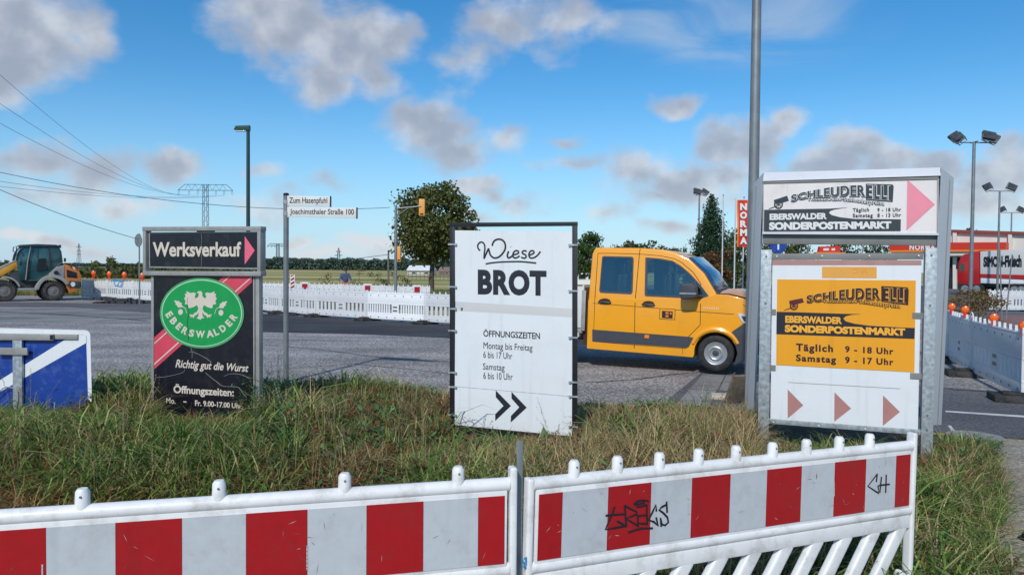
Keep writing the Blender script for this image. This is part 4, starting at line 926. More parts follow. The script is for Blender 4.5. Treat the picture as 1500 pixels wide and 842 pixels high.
# ------------------------------------------------------------------ the cannon logo shared by the two discount-store boards
def cannon_logo(F, par, K, y, dark, light, S, E, T, backing, cannon, wheel, tail, mid):
    mb = MB()
    for i, (nm, b, dy, mm) in enumerate((('lettering_shadow', .10, 0, dark), ('lettering_outline', .07, -.002, light), ('lettering', .032, -.004, dark))):
        mb = MB(); sh = (4, 6) if i == 0 else (0, 0); K2 = dict(K); K2['ox'] = K['ox'] + sh[0] / K['k']; K2['oy'] = K['oy'] + sh[1] / K['k']
        g = {0: 5, 1: 3, 2: 0}[i]
        text(F, mb, 'SCHLEUDER', [(a - (g if a == S[0][0][0] else -g if a == S[0][-1][0] else 0), c - g) for a, c in S[0]], [(a - (g if a == S[1][0][0] else -g if a == S[1][-1][0] else 0), c + g) for a, c in S[1]], bold=b, y=y + dy, space=1.12, **K2)
        if i: text(F, mb, 'ELLI', [(a, c - g) for a, c in E[0]], [(a, c + g) for a, c in E[1]], bold=(.045, .09)[i == 1], y=y + dy, space=1.32, **K2)
        if i == 0:
            for q in backing: flat(F, mb, q, y=y + .001, **K)
        mb.obj(nm, mm, par)
    for (b, dy, mm, g) in ((.08, -.0062, dark, 3), (.012, -.0082, light, 0)):
        mb = MB(); text(F, mb, 'Tonnenweise·Schleuderpreise', [(a, c - g) for a, c in T[0]], [(a, c + g) for a, c in T[1]], bold=b, y=y + dy, space=1.1, **K); mb.obj('slogan_lettering', mm, par)
    mb = MB(); flat(F, mb, cannon, y=y, **K); flat(F, mb, tail, y=y, **K)
    cx, cy, r = wheel; n = 20
    ring = [F.uv(K['ox'] + a / K['k'], K['oy'] + b / K['k']) for a, b in ellipse(cx, cy, r, r * 1.05, n)]; inn = [F.uv(K['ox'] + a / K['k'], K['oy'] + b / K['k']) for a, b in ellipse(cx, cy, r * .72, r * .78, n)]
    mb.add([(u, y - .004, z) for u, z in ring] + [(u, y - .004, z) for u, z in inn], [(i, (i + 1) % n, (i + 1) % n + n, i + n) for i in range(n)])
    for a in range(4):
        c, s = math.cos(a * math.pi / 4), math.sin(a * math.pi / 4); stroke(F, mb, [(cx - c * r * .8, cy - s * r * .8), (cx + c * r * .8, cy + s * r * .8)], .0032, y=y - .003, curve=False, **K)
    mb.obj('cannon_emblem', mid, par)

def market_sign():
    F = face_corners((1132, 380), (1349.5, 381), (1128.6, 615.6), (1344, 631.6), 6.55)
    t = F.root('advertising_sign', 'white and orange discount store board between two galvanised posts, in front of the grey frame', 'sign')
    for q in ([(1112.6, 366), (1129.5, 366), (1125.5, 700), (1111, 700)], [(1352, 363.5), (1371, 362.5), (1364.5, 712), (1349, 712)]):
        P4 = F.pts(q, y=.0); mb = MB(); x0 = (P4[0][0] + P4[3][0]) / 2; x1 = (P4[1][0] + P4[2][0]) / 2; zt = P4[0][1]
        # U-section post: web toward the camera, two flanges behind
        mb.box(x0, x1, -.04, -.034, -.25, zt); mb.box(x0, x0 + .006, -.034, .045, -.25, zt); mb.box(x1 - .006, x1, -.034, .045, -.25, zt)
        po = mb.obj('post', M['galv'], t, bevel=.0015)
        for z in (zt - .06, zt - .5, .55, .42):
            mb = MB(); mb.tube([((x0 + x1) / 2, -.04, z), ((x0 + x1) / 2, -.05, z)], .009, 6); mb.obj('bolt', M['pole_grey'], po)
    mb = MB(); flat(F, mb, [(1128, 371.5), (1352, 370.5), (1352, 380), (1128, 380.4)], y=.02, th=.04); mb.obj('cross_rail', M['beam_grey'], t, bevel=.003)
    mb = MB(); flat(F, mb, [(1124, 612), (1350, 628.5), (1350, 636.5), (1124, 619.5)], y=.012, th=.03); mb.obj('cross_rail', M['galv'], t, bevel=.003)
    for (px, py) in ((1138, 375.5), (1204, 375), (1273, 374.8), (1345, 374.5), (1133, 617), (1199, 622.5), (1267, 627)):
        u, z = F.uv(px, py); mb = MB(); mb.tube([(u, -.03, z), (u, -.02, z)], .008, 6); mb.obj('bolt', M['white_print'], t)
    mb = MB(); flat(F, mb, [(1131.5, 380.6), (1349.5, 381), (1344, 631.6), (1128.6, 615.6)], y=-.004, th=.012); b = mb.obj('panel', M['white_panel'], t)
    mb = MB(); flat(F, mb, [(1131.7, 380.8), (1349.3, 381.2), (1349.2, 388.5), (1131.6, 388.3)], y=-.0165); mb.obj('faded_strip', M['strip_pink'], b)
    mb = MB(); flat(F, mb, [(1204, 390.6), (1283.8, 390.8), (1283.8, 407.5), (1204, 407)], y=-.0165); mb.obj('faded_plate', M['orange_faded'], b)
    mb = MB(); stroke(F, mb, [(1247, 394), (1256, 393), (1257, 398), (1249, 400)], .002, y=-.0185, curve=False); stroke(F, mb, [(1261, 394), (1262, 400), (1268, 393), (1269, 400)], .002, y=-.0185, curve=False); mb.obj('worn_print', M['orange_panel'], b)
    mb = MB(); flat(F, mb, [(1138.5, 409), (1340.9, 410.7), (1338.9, 544.5), (1137, 533.8)], y=-.0175, th=.003); o = mb.obj('orange_sheet', M['orange_panel'], b)
    K = dict(k=4.955, ox=1130, oy=380)
    mb = MB(); flat(F, mb, [(38, 378), (200, 382), (500, 392), (650, 395), (580, 400), (538, 410), (520, 426), (538, 447), (600, 464), (700, 478), (850, 487), (1038, 496), (1035, 574), (36, 540)], y=-.021, **K); bb = mb.obj('dark_band', M['ink'], o)
    mb = MB(); stext(F, mb, 'EBERSWALDER', (100, 406, 458, 511, 417, 468), bold=.05, y=-.023, **K); stext(F, mb, 'SONDERPOSTENMARKT', (97, 472, 526, 968, 498, 553), bold=.06, y=-.023, **K); mb.obj('lettering', M['yellow_print'], bb)
    mb = MB(); D = dict(K); D.update(bold=.04, y=-.021, space=1.2)
    for st_, q_ in (('Täglich', (178, 606, 678, 446, 618, 686)), ('9 - 18 Uhr', (533, 624, 672, 883, 640, 690)), ('Samstag', (178, 685, 750, 468, 699, 765)), ('9 - 17 Uhr', (533, 701, 751, 883, 717, 767))):
        mb = MB(); stext(F, mb, st_, q_, **D); mb.obj('lettering', M['brown_print'], o)
    cannon_logo(F, o, K, -.021, M['brown_print'], M['yellow_print'],
        ([(255, 260), (330, 248), (400, 234), (520, 216), (640, 205), (785, 205)], [(255, 312), (330, 304), (400, 296), (520, 292), (640, 290), (785, 288)]),
        ([(812, 206), (975, 214)], [(812, 300), (975, 314)]), ([(370, 297), (600, 291), (640, 292), (800, 306), (935, 322)], [(370, 317), (600, 320), (680, 328), (800, 348), (935, 360)]),
        [[(795, 192), (985, 202), (994, 222), (990, 332), (900, 322), (795, 306)]],
        [(130, 320), (128, 300), (160, 292), (225, 280), (236, 310), (190, 322), (150, 330)], (163, 335, 30), [(90, 370), (92, 365), (150, 345), (152, 353)], M['maroon_print'])
    mb = MB(); stroke(F, mb, [(180, 447), (640, 473)], .0012, y=-.0165, k=2.806, ox=1090, oy=400, curve=False); mb.obj('thin_line', M['ink'], b)
    for q in ([(179, 476), (243, 541), (179, 595)], [(371, 488), (439, 554), (370, 608)], [(570, 500), (639, 568), (569, 625)]):
        mb = MB(); flat(F, mb, q, y=-.0165, k=2.806, ox=1090, oy=400); mb.obj('arrow', M['dusty_pink'], b)
    for (px, py) in ((1131, 456.5), (1130.5, 538), (1346, 462), (1343, 550)):
        u, z = F.uv(px, py); mb = MB(); mb.box(u - .055, u + .035, -.026, -.018, z - .025, z + .025); mb.tube([(u - .01, -.03, z), (u - .01, -.024, z)], .007, 6); mb.obj('clamp', M['beam_grey'], t)
market_sign()

def lightbox_sign():
    F = face_corners((1119, 266), (1374, 262), (1118.6, 340.3), (1372.8, 343), 8.7)
    t = F.root('sign_frame', 'tall light grey frame with white and pink upper board, behind the orange board', 'sign')
    W0 = F.uv(1116.5, 300)[0]; W1 = F.uv(1375.5, 300)[0]; top = F.uv(1246, 247.5)[1]; y0, y1 = -.02, .24
    xl = F.uv(1097.5, 400)[0]; xr = F.uv(1391.5, 400)[0]; zt = F.uv(1117, 252)[1]; zc = F.uv(1098, 268.5)[1]; zc2 = F.uv(1391.8, 259.5)[1]; zt2 = F.uv(1375, 244.5)[1]
    zb = F.uv(1100, 605)[1]; zb2 = F.uv(1380, 626)[1]; zl = F.uv(1117, 266)[1]; zr = F.uv(1375, 258)[1]
    # columns, each with a lengthways groove and mitred head; faces lean back a little toward the outside
    for (a, b, z_in, z_out, zbb, s) in ((xl, W0, zt, zc, zb, -1), (W1, xr, zt2, zc2, zb2, 1)):
        mb = MB(); inx, outx = (b, a) if s < 0 else (a, b); bk = .09
        V = [(inx, y0, zbb), (outx, y0 + bk, zbb), (outx, y1, zbb), (inx, y1, zbb), (inx, y0, z_in - .012), (outx, y0 + bk, z_out), (outx, y1, z_out), (inx, y1, z_in)]
        Fs = [(0, 1, 2, 3), (7, 6, 5, 4), (0, 4, 5, 1), (1, 5, 6, 2), (2, 6, 7, 3), (3, 7, 4, 0)]
        if s > 0: Fs = [f[::-1] for f in Fs]
        mb.add(V, Fs); c = mb.obj('column', M['paint_grey'], t, bevel=.004)
        mb = MB(); m_ = outx + (inx - outx) * .30; yy = y0 + bk * .70 - .004
        mb.box(m_ - .006, m_ + .006, yy, yy + .006, zbb + .01, z_out - .03); mb.obj('groove', M['beam_grey'], c)
        mb = MB(); mb.box(min(inx, outx) + .02, max(inx, outx) - .02, .02 + bk, y1 - .02, -.1, zbb); mb.obj('foot', M['pole_grey'], c)
    mb = MB(); V = [(W0, y0 - .02, zl), (W1, y0 - .02, zr), (W1, y0 + .08, zt2), (W0, y0 + .08, zt), (W0, y1, zl), (W1, y1, zr), (W1, y1, zt2), (W0, y1, zt)]
    mb.add(V, [(0, 1, 2, 3), (4, 7, 6, 5), (0, 4, 5, 1), (3, 2, 6, 7), (0, 3, 7, 4), (1, 5, 6, 2)]); mb.obj('cap', M['paint_lit'], t, bevel=.004)
    mb = MB(); flat(F, mb, [(1117, 266.6), (1374.5, 259.6), (1374.5, 262.6), (1117, 269)], y=-.015, th=.015); mb.obj('box_edge', M['beam_grey'], t)  # top edge dark: the shade under the cap is put into its colour
    mb = MB(); flat(F, mb, [(1117, 339.8), (1374.5, 341.6), (1374.5, 344.8), (1117, 343)], y=-.005, th=.025); mb.obj('box_edge', M['paint_lit'], t)
    mb = MB(); flat(F, mb, [(1117.5, 269), (1119, 269), (1118.6, 340), (1117, 340)], y=-.005, th=.02); flat(F, mb, [(1372.5, 262.5), (1375, 262.5), (1374.5, 342), (1372, 342)], y=-.005, th=.02); mb.obj('box_edge', M['alu'], t)
    mb = MB(); P4 = F.pts([(1117, 266), (1374, 262), (1374, 343), (1117, 341)]); mb.prism(P4, .03, .2); mb.obj('light_box', M['paint_grey'], t)
    mb = MB(); flat(F, mb, [(1118.7, 268.5), (1373, 262.5), (1372.6, 341.8), (1118.4, 340)], y=.005, th=.02); b = mb.obj('panel', M['lightbox'], t)
    P4 = F.pts([(1117, 340.8), (1374.5, 342.4), (1374, 359.5), (1117, 357)]); MB().prism(P4, .03, .14).obj('beam', M['beam_grey'], t, bevel=.004)
    K = dict(k=5.556, ox=1115, oy=255); y = -.018
    mb = MB(); flat(F, mb, [(25, 292), (560, 282), (705, 273), (600, 288), (563, 300), (552, 317), (575, 335), (640, 352), (760, 366), (1136, 369), (1134, 465), (23, 469)], y=y, **K); d = mb.obj('dark_band', M['grey_print'], b)
    mb = MB(); stext(F, mb, 'EBERSWALDER', (70, 324, 376, 535, 317, 368), bold=.05, y=y - .003, **K); stext(F, mb, 'SONDERPOSTENMARKT', (66, 393, 457, 1058, 385, 446), bold=.06, y=y - .003, **K); mb.obj('lettering', M['white_print'], d)
    mb = MB(); D = dict(K); D.update(bold=.03, y=y - .002, space=1.15)
    for st_, q_ in (('Täglich', (745, 279, 320, 878, 275, 316)), ('9 - 18 Uhr', (945, 277, 309, 1138, 274, 305)), ('Samstag', (745, 323, 364, 908, 320, 361)), ('8 - 13 Uhr', (945, 321, 353, 1138, 317, 349))):
        mb = MB(); stext(F, mb, st_, q_, **D); mb.obj('lettering', M['grey_print'], b)
    cannon_logo(F, b, K, y, M['grey_print'], M['white_print'],
        ([(245, 172), (330, 152), (400, 136), (550, 110), (700, 94), (845, 90)], [(245, 228), (330, 205), (400, 192), (550, 186), (700, 180), (845, 184)]),
        ([(862, 92), (1052, 98)], [(862, 200), (1052, 215)]), ([(375, 196), (640, 192), (700, 196), (870, 210), (1005, 228)], [(375, 226), (640, 226), (760, 236), (870, 256), (1005, 264)]),
        [[(852, 80), (1068, 86), (1078, 100), (1070, 230), (960, 222), (852, 212)]],
        [(108, 235), (104, 212), (135, 203), (212, 177), (226, 218), (170, 236), (130, 244)], (142, 246, 37), [(62, 288), (66, 281), (130, 256), (134, 264)], M['grey_print'])
    mb = MB(); flat(F, mb, [(1190, 47), (1412, 248), (1182, 458)], y=y, **K); mb.obj('arrow', M['pink_pale'], b)
lightbox_sign()

# ------------------------------------------------------------------ blue road sign panel at the lower left
def blue_panel():
    F = face_px(-60, 8.25, 134, 8.0, tilt=R(-.6))
    t = F.root('road_sign', 'blue panel with white border and white diagonal, low in the grass at the left edge', 'road sign')
    def rr(L, r, k=5):
        out = []
        for i, p in enumerate(L):
            a = Vector(L[i - 1]) - Vector(p); b = Vector(L[(i + 1) % len(L)]) - Vector(p); a.normalize(); b.normalize()
            for j in range(k + 1):
                s = j / k; q0 = Vector(p) + a * r * (1 - s) ** 2 + b * r * s ** 2; out.append(tuple(q0))
        return out
    outer = [(-70, 478.5), (132.5, 483.5), (135.5, 608), (-70, 601)]
    mb = MB(); flat(F, mb, rr(outer, 9), y=0, th=.004); b = mb.obj('panel', M['white_panel'], t)
    mb = MB(); flat(F, mb, rr([(-66, 487), (126.5, 490), (130, 604), (-66, 597)], 4), y=-.0055, th=.0015); bl = mb.obj('blue_field', M['blue_sign'], b)
    mb = MB(); flat(F, mb, [(108, 490), (127, 490.3), (127.3, 502), (0, 574), (-66, 612), (-66, 597), (0, 557)], y=-.0085, th=.0015); mb.obj('white_diagonal', M['white_panel'], b)
    for q, y_, nm in (([(-70, 487), (116, 489.5), (116, 496.5), (-70, 495)], -.012, 'rail'), ([(-70, 487.5), (83, 489), (83, 497.8), (-70, 496.5)], -.035, 'rail'), ([(2, 507.8), (47.8, 508.5), (47.8, 518.8), (2, 518)], -.055, 'bracket')):
        mb = MB(); mb.prism(F.pts(q), y_ - .02, y_); mb.obj(nm, M['alu'], t, bevel=.002)
    mb = MB(); flat(F, mb, [(79, 489.8), (83.4, 489.8), (83.4, 496.5), (79, 497)], y=-.0555, th=.002); mb.obj('rail_end', M['black'], t)
    mb = MB(); mb.prism(F.pts([(23.5, 493), (37, 493), (38, 625), (24.5, 625)]), -.05, -.02); mb.obj('post', M['galv'], t, bevel=.003)
    mb = MB(); mb.prism(F.pts([(-60, 493), (-48, 493), (-48, 625), (-60, 625)]), -.05, -.02); mb.obj('post', M['galv'], t, bevel=.003)
    mb = MB(); pts = [F.uv(a, b_) for a, b_ in smooth_line([(30, 600), (33, 578), (28, 568), (14, 566), (2, 576), (-8, 588)])]; mb.tube([(u, -.06, z) for u, z in pts], .006, 6); mb.obj('loose_strap', M['alu'], t)
blue_panel()

# ------------------------------------------------------------------ street name post
def name_post():
    F = face_px(419, 11.6, 524, 11.35, tilt=0)
    t = F.root('street_name_post', 'grey post with two white street name plates', 'street sign')
    top = F.uv(419, 284)[1]; mb = MB(); mb.tube([(0, 0, -.1), (0, 0, top)], .041, 16); mb.obj('post', M['pole_grey'], t, smooth=True)
    mb = MB(); mb.lathe((0, 0, top), [(.044, -.03), (.044, 0), (.03, .012)], 16, 'z'); mb.obj('cap', M['black'], t, smooth=True)
    for q, s, tq, cx in (([(421, 286.8), (484.5, 288.3), (484.5, 303), (421, 301.8)], 'Zum Hasenpfuhl', (425, 289.3, 300.3, 480.5, 289.5, 300.6), 484.5), ([(421.5, 303.2), (523, 304.8), (523, 320), (421.5, 318)], 'Joachimsthaler Straße 100', (426, 306, 316, 519.5, 306.4, 317.2), 523)):
        mb = MB(); mb.prism(F.pts(q), -.024, -.012); p = mb.obj('name_plate', M['name_sign'], t, bevel=.002)
        mb = MB(); stext(F, mb, s, tq, bold=.012, y=-.0255); mb.obj('lettering', M['ink'], p)
        u0, z0 = F.uv(cx, q[1][1] - .6); u1, z1 = F.uv(cx, q[2][1] + .6); mb = MB(); mb.box(u0, u0 + .014, -.032, -.004, z1, z0); mb.obj('end_strip', M['black'], p)
        mb = MB(); zc = (z0 + z1) / 2; mb.lathe((0, 0, zc), [(.047, -.03), (.047, .03)], 16, 'z'); mb.obj('bracket', M['galv'], t)
name_post()

# ------------------------------------------------------------------ the two barriers in the foreground
def near_barrier(F, u_right, L, ztop, teeth_u, label, grp, slope=0, post_l=True, stripes0='red', post_r=(0, .05)):
    """local x=0 at the left film edge; ztop = top of the reflective film"""
    t = F.root('barrier', label, 'barrier', grp)
    w = L / 10.0; h = .25; xs = [0, w / 2] + [w * (i + .5) for i in range(1, 10)] + [L]
    for i in range(len(xs) - 1):
        a, b = xs[i], xs[i + 1]; red = i % 2 == 0; mb = MB()
        mb.box(a + .0006, b - .0006, -.0225, -.0205, ztop - h, ztop); st = mb.obj('red_stripe' if red else 'white_stripe', M['film_red'] if red else M['film_white'], t)
    mb = MB(); mb.box(-.01, L + .01, -.02, .02, ztop - h - .02, ztop + .02); mb.obj('film_board', M['white_plastic'], t, bevel=.006)
    mb = MB(); mb.tube([(-.02, 0, ztop + .035), (L + .02, 0, ztop + .035)], .026, 14); mb.obj('top_rail', M['white_plastic'], t, smooth=True)
    mb = MB(); mb.tube([(-.02, 0, ztop - h - .03), (L + .02, 0, ztop - h - .03)], .027, 14); mb.obj('middle_rail', M['white_plastic'], t, smooth=True)
    mb = MB(); mb.box(-.015, L + .015, -.02, .02, ztop - h - .115, ztop - h - .05); mb.obj('lower_board', M['white_plastic'], t, bevel=.008)
    mb = MB(); mb.tube([(-.02, 0, .17), (L + .02, 0, .17)], .03, 12); mb.obj('bottom_rail', M['white_plastic'], t, smooth=True)
    z1 = ztop - h - .095; z0 = .18; n = 11; rise = .60; sp = (L) / n
    for i in range(-3, n + 2):
        xb = i * sp + sp * .3; xt = xb + (z1 - z0) / math.tan(R(56)); a = (xb, z0); b = (xt, z1)
        def clipx(a, b, lim, hi):
            if (hi and b[0] > lim) or (not hi and a[0] < lim):
                k = (lim - a[0]) / (b[0] - a[0]); m_ = (lim, a[1] + (b[1] - a[1]) * k); return (a, m_) if hi else (m_, b)
            return a, b
        if xb > L - .03 or xt < .03: continue
        a, b = clipx(a, b, 0.0, False); a, b = clipx(a, b, L, True)
        ww = .034; mb = MB(); d = Vector((b[0] - a[0], b[1] - a[1])).normalized(); nrm = Vector((-d.y, d.x)) * ww
        mb.prism([(a[0] - nrm.x, a[1] - nrm.y), (b[0] - nrm.x, b[1] - nrm.y), (b[0] + nrm.x, b[1] + nrm.y), (a[0] + nrm.x, a[1] + nrm.y)], -.019, .019)
        mb.obj('slat', M['white_plastic'], t, bevel=.014, seg=3)
    for px_ in (-1, 1):
        x = -.045 if px_ < 0 else L + .02; mb = MB(); mb.box(x, x + .028, -.024, .024, .08, ztop + (.10 if px_ > 0 else .06)); mb.obj('post', M['white_plastic'], t, bevel=.011, seg=3)
        mb = MB(); mb.box(x - .18, x + .22, -.42, .42, 0, .11); f = mb.obj('foot', M['rubber'], t, bevel=.02)
    for u in teeth_u:
        mb = MB(); z = ztop + .05
        mb.tube([(u, 0, z - .012), (u, 0, z + .052), (u, 0, z + .062)], [.0235, .0215, .015], 14); k = mb.obj('stud', M['white_plastic'], t, smooth=True)
        mb = MB(); mb.tube([(u, -.0225, z + .04), (u, -.0245, z + .04)], .004, 8); mb.obj('screw', M['pole_grey'], k)
    return t
FB = face_corners((778, 722.5), (1322.9, 664), (779, 819.5), (1324, 738.5), 3.60)
FB_L = FB.uv(1323.3, 700)[0] - FB.uv(778.3, 770)[0]; zt_ = FB.uv(778, 722.5)[1]
teeth = [FB.uv(740 + (a + b) / 2 / 2.419, 600 + c / 2.419)[0] for a, b, c in [(225, 263, 210), (380, 415, 190), (528, 565, 175), (667, 703, 165), (800, 836, 152), (930, 965, 140), (1050, 1085, 130), (1167, 1200, 118), (1275, 1308, 105)]]
bB = near_barrier(FB, 0, FB_L, zt_, teeth, 'white plastic barrier with red stripes and black graffiti, right of the joint in the foreground', 'red and white striped barriers in the foreground')
# graffiti
def graffiti():
    K = dict(k=12.5, ox=870, oy=720, y=-.0235, th=.001); mb = MB(); r = .0045
    for L in ([(320, 235), (290, 330), (240, 440), (150, 650), (330, 620), (535, 585), (450, 545), (365, 500)], [(155, 398), (330, 380), (510, 370)], [(500, 215), (515, 340), (520, 460), (535, 585)], [(500, 215), (600, 270), (725, 330), (728, 370), (620, 415), (525, 455), (640, 520), (760, 595)], [(740, 390), (745, 560)], [(735, 405), (900, 390)], [(760, 545), (910, 545)], [(905, 195), (905, 330), (915, 570)], [(670, 195), (720, 145), (800, 120), (890, 122), (940, 142)], [(670, 200), (770, 185), (870, 160)], [(715, 240), (800, 235), (900, 200)], [(570, 705), (680, 665), (820, 630), (1015, 628)],
              [(1080, 320), (1068, 200), (1020, 310), (940, 478), (1040, 515), (1110, 590), (1075, 430)], [(1275, 345), (1265, 145), (1265, 200), (1180, 240), (1130, 295), (1210, 355), (1280, 430), (1298, 520), (1240, 575), (1180, 560), (1155, 440), (1168, 600)]):
        stroke(FB, mb, L, r, curve=False, **K)
    mb.obj('graffiti', M['marker'], bB)
    mb = MB(); K = dict(k=2.419, ox=740, oy=600, y=-.0235, th=.001)
    for L in ([(1303, 222), (1300, 250), (1303, 222), (1270, 265), (1308, 290), (1306, 262)], [(1318, 232), (1312, 288)], [(1335, 225), (1333, 288)], [(1310, 262), (1347, 258)]): stroke(FB, mb, L, .0044, curve=False, **K)
    mb.obj('graffiti', M['marker'], bB)
graffiti()
def fine_print(F, px, y0, y1, par):
    mb = MB(); n = 12
    for i in range(n):
        a = y0 + (y1 - y0) * i / n; u, z = F.uv(px, a); mb.box(u - .0022, u + .0022, -.0245, -.0235, z - .004 * (1 + .5 * (i % 2)), z)
    o = mb.obj('fine_print', M['film_white'], par); o['kind'] = 'stuff'
def scuffs(F, L, z1, par, n, seed):
    r_ = random.Random(seed)
    for m_ in ('scuff', 'alu', 'film_white'):
        mb = MB()
        for k in range(n):
            u = r_.uniform(.02, L - .02); z = z1 - r_.uniform(.02, .23); a = r_.uniform(0, 3.14); l = r_.uniform(.004, .022); w = r_.uniform(.0005, .0012); c_, s_ = math.cos(a), math.sin(a)
            mb.add([(u - c_ * l, -.0236, z - s_ * l), (u + s_ * w, -.0236, z - c_ * w), (u + c_ * l, -.0236, z + s_ * l), (u - s_ * w, -.0236, z + c_ * w)], [(0, 1, 2, 3)])
        o = mb.obj('scuff_marks', M[m_], par); o['kind'] = 'stuff'
for a in ((1003, 733, 752), (1216, 703, 724)): fine_print(FB, *a, bB)
scuffs(FB, FB_L, zt_, bB, 16, 5)
FA = Face(P(71, 769, 2.33), P(737.6, 723, 2.70)); zA = FA.uv(737.6, 723)[1]
FA.tilt = math.atan2(zA - FA.uv(71, 769)[1], FA.W); wA = FA.W / 7.5; LA = wA * 10
d_ = (P(737.6, 723, 2.70) - P(71, 769, 2.33)); d_.z = 0; d_.normalize(); B_ = P(737.6, 723, 2.70); A_ = B_ - d_ * LA
FA = Face(Vector((A_.x, A_.y, 0)), Vector((B_.x, B_.y, 0)), FA.tilt); zA = FA.uv(737.6, 723)[1]
teeth = [FA.uv(p, q)[0] for p, q in ((121, 735), (321, 720), (505, 708), (671, 696))]; teeth = [teeth[0] - (teeth[1] - teeth[0])] + teeth
bA = near_barrier(FA, 0, LA, zA, teeth, 'white plastic barrier with red stripes and no graffiti, left of the joint in the foreground', 'red and white striped barriers in the foreground')
for a in ((66, 822, 842), (450, 795, 830)): fine_print(FA, *a, bA)
scuffs(FA, LA, zA, bA, 14, 6)
x, z = FA.uv(764.5, 648); mb = MB(); x2 = x; mb.box(x2 - .011, x2 + .013, .03, .036, .5, z); o = mb.obj('coupling_bar', M['pole_grey'], bA, bevel=.004)
mb = MB()
r = random.Random(3); u0, z0 = FB.uv(763.5, 820)
for i in range(16): mb.tube([(u0 + r.uniform(-.008, .010), -.0262, z0 + r.uniform(-.022, .022)), (u0 + r.uniform(-.008, .010), -.0262, z0 + r.uniform(-.022, .022))], .0025, 4)
mb.obj('blue_paint_smear', M['spray_blue'], bB)

# ------------------------------------------------------------------ barriers across the road
def far_barrier_mesh(style, L=2.0):
    mb = MB(); H = 1.0
    mb.box(0, L, -.022, .022, .62, .93); mb.box(0, L, -.02, .02, .08, .26)
    mb.tube([(0, 0, .95), (L, 0, .95)], .03, 8); mb.tube([(0, 0, .60), (L, 0, .60)], .028, 8); mb.tube([(0, 0, .27), (L, 0, .27)], .026, 8)
    bars = MB(); n = {'wide': 13, 'fine': 24}[style]; mid = (L * .44, L * .56)
    mb.box(mid[0], mid[1], -.018, .018, .26, .62)
    for i in range(n):
        x = (i + .5) / n * L; w = L / n * .27
        if mid[0] - .01 < x < mid[1] + .01: continue
        bars.box(x - w, x + w, -.016, .016, .26, .62)
    teeth = MB()
    for i in range(10 if style == 'wide' else 7): x = (i + .5) / (10 if style == 'wide' else 7) * L; teeth.box(x - .018, x + .018, -.018, .018, .97, 1.05)
    holes = MB()
    for i in range(7):
        x = (i + .5) / 7 * L
        for zz in (.87, .15): holes.lathe((x, -.024, zz), [(.022, 0), (.001, .004)], 8)
    for zz in (.38, .50): holes.box(L * .462, L * .538, -.021, -.019, zz - .03, zz + .03)
    feet = MB()
    return mb, bars, teeth, holes
_fb = {}
for st in ('wide', 'fine'):
    a, b, c, d = far_barrier_mesh(st); mm = M['white_plastic_far'] if st == 'wide' else M['new_plastic']
    _fb[st] = [('panel', a.mesh('barrier_panel', mm, bevel=.006), mm), ('bars', b.mesh('barrier_bars', mm), mm), ('studs', c.mesh('barrier_studs', mm), mm), ('dimples', d.mesh('barrier_dimples', M['beam_grey'] if st == 'wide' else M['pole_grey']), mm)]
post_me = MB().box(-.022, .022, -.025, .025, .05, 1.04).mesh('barrier_post', M['white_plastic_far'], bevel=.008)
fmb = MB(); fmb.box(-.22, .22, -.42, .42, 0, .10); fmb.box(-.12, .12, -.30, .30, .10, .13); foot_me = fmb.mesh('barrier_foot', M['rubber'], bevel=.015)
def far_barrier(A, B, style, label, group, foot_first=True):
    F = Face(A, B); t = F.root('barrier', label, 'barrier', group); s = F.W / 2.0
    for nm, me, _ in _fb[style]:
        o = link(nm, me, t); o.scale = (s, 1, 1)
        if nm in ('bars', 'studs', 'dimples'): o['kind'] = 'stuff'
    for x in (0.0, F.W - .0):
        o = link('post', post_me, t); o.location = (x + (.03 if x == 0 else -.03), -.004, 0)
    o = link('foot', foot_me, t); o.location = (F.W, .02, 0)
    return F, t
VG = lambda px, py: G(px, py)
mid = [(240, 443.2), (275, 446), (311, 449.4), (347, 453), (372, 455.6), (410, 459.6), (463.5, 464.2), (537.7, 469.4), (623, 474.6), (712, 480)]
names = ['white barrier hidden in part behind the green oval sign, leftmost of the middle row', 'white barrier behind the green oval sign, second of the middle row', 'white barrier behind the green oval sign, third of the middle row', 'white barrier just left of the street name post, behind the oval sign edge', 'white barrier left of the street name post', 'white barrier just right of the street name post', 'white barrier with wide slots below the worker', 'bright new white barrier with fine slots below the traffic light mast', 'white barrier whose right part is hidden by the bread sign']
for i in range(len(mid) - 1):
    far_barrier(VG(*mid[i]), VG(*mid[i + 1]), 'fine' if i == 7 else 'wide', names[i], 'white barriers along the far side of the road')
lf = [(120.5, 436.9), (157, 438.5), (194.5, 440.5), (233, 442.8)]
for i, lb in enumerate(['white barrier next to the loader, first of the far left row', 'white barrier with blue spray paint in the far left row', 'white barrier behind the small round sign post']):
    F, t = far_barrier(VG(*lf[i]), VG(*lf[i + 1]), 'wide', lb, 'white barriers in the far left row')
    if i == 1:
        mb = MB()
        for L in ([(1000, 415), (1020, 470), (1080, 480), (1100, 425), (1000, 418)], [(1010, 430), (1060, 425), (1040, 470)], [(1060, 440), (1090, 430), (1070, 470)]): stroke(F, mb, L, .03, y=-.036, k=6.013, ox=0, oy=340, curve=False, th=.004)
        mb.obj('spray_tag', M['spray_blue'], t)
# second row behind, tops only
rb = [(368, 443), (430, 444.5), (500, 447.0), (560, 449.5), (630, 452.5)]
for i, lb in enumerate(['white barrier of the rear row behind the street name post', 'white barrier of the rear row left of the worker', 'white barrier of the rear row right of the worker', 'white barrier of the rear row at the traffic light mast']):
    far_barrier(VG(*rb[i]), VG(*rb[i + 1]), 'wide', lb, 'rear row of white barriers beyond the road')
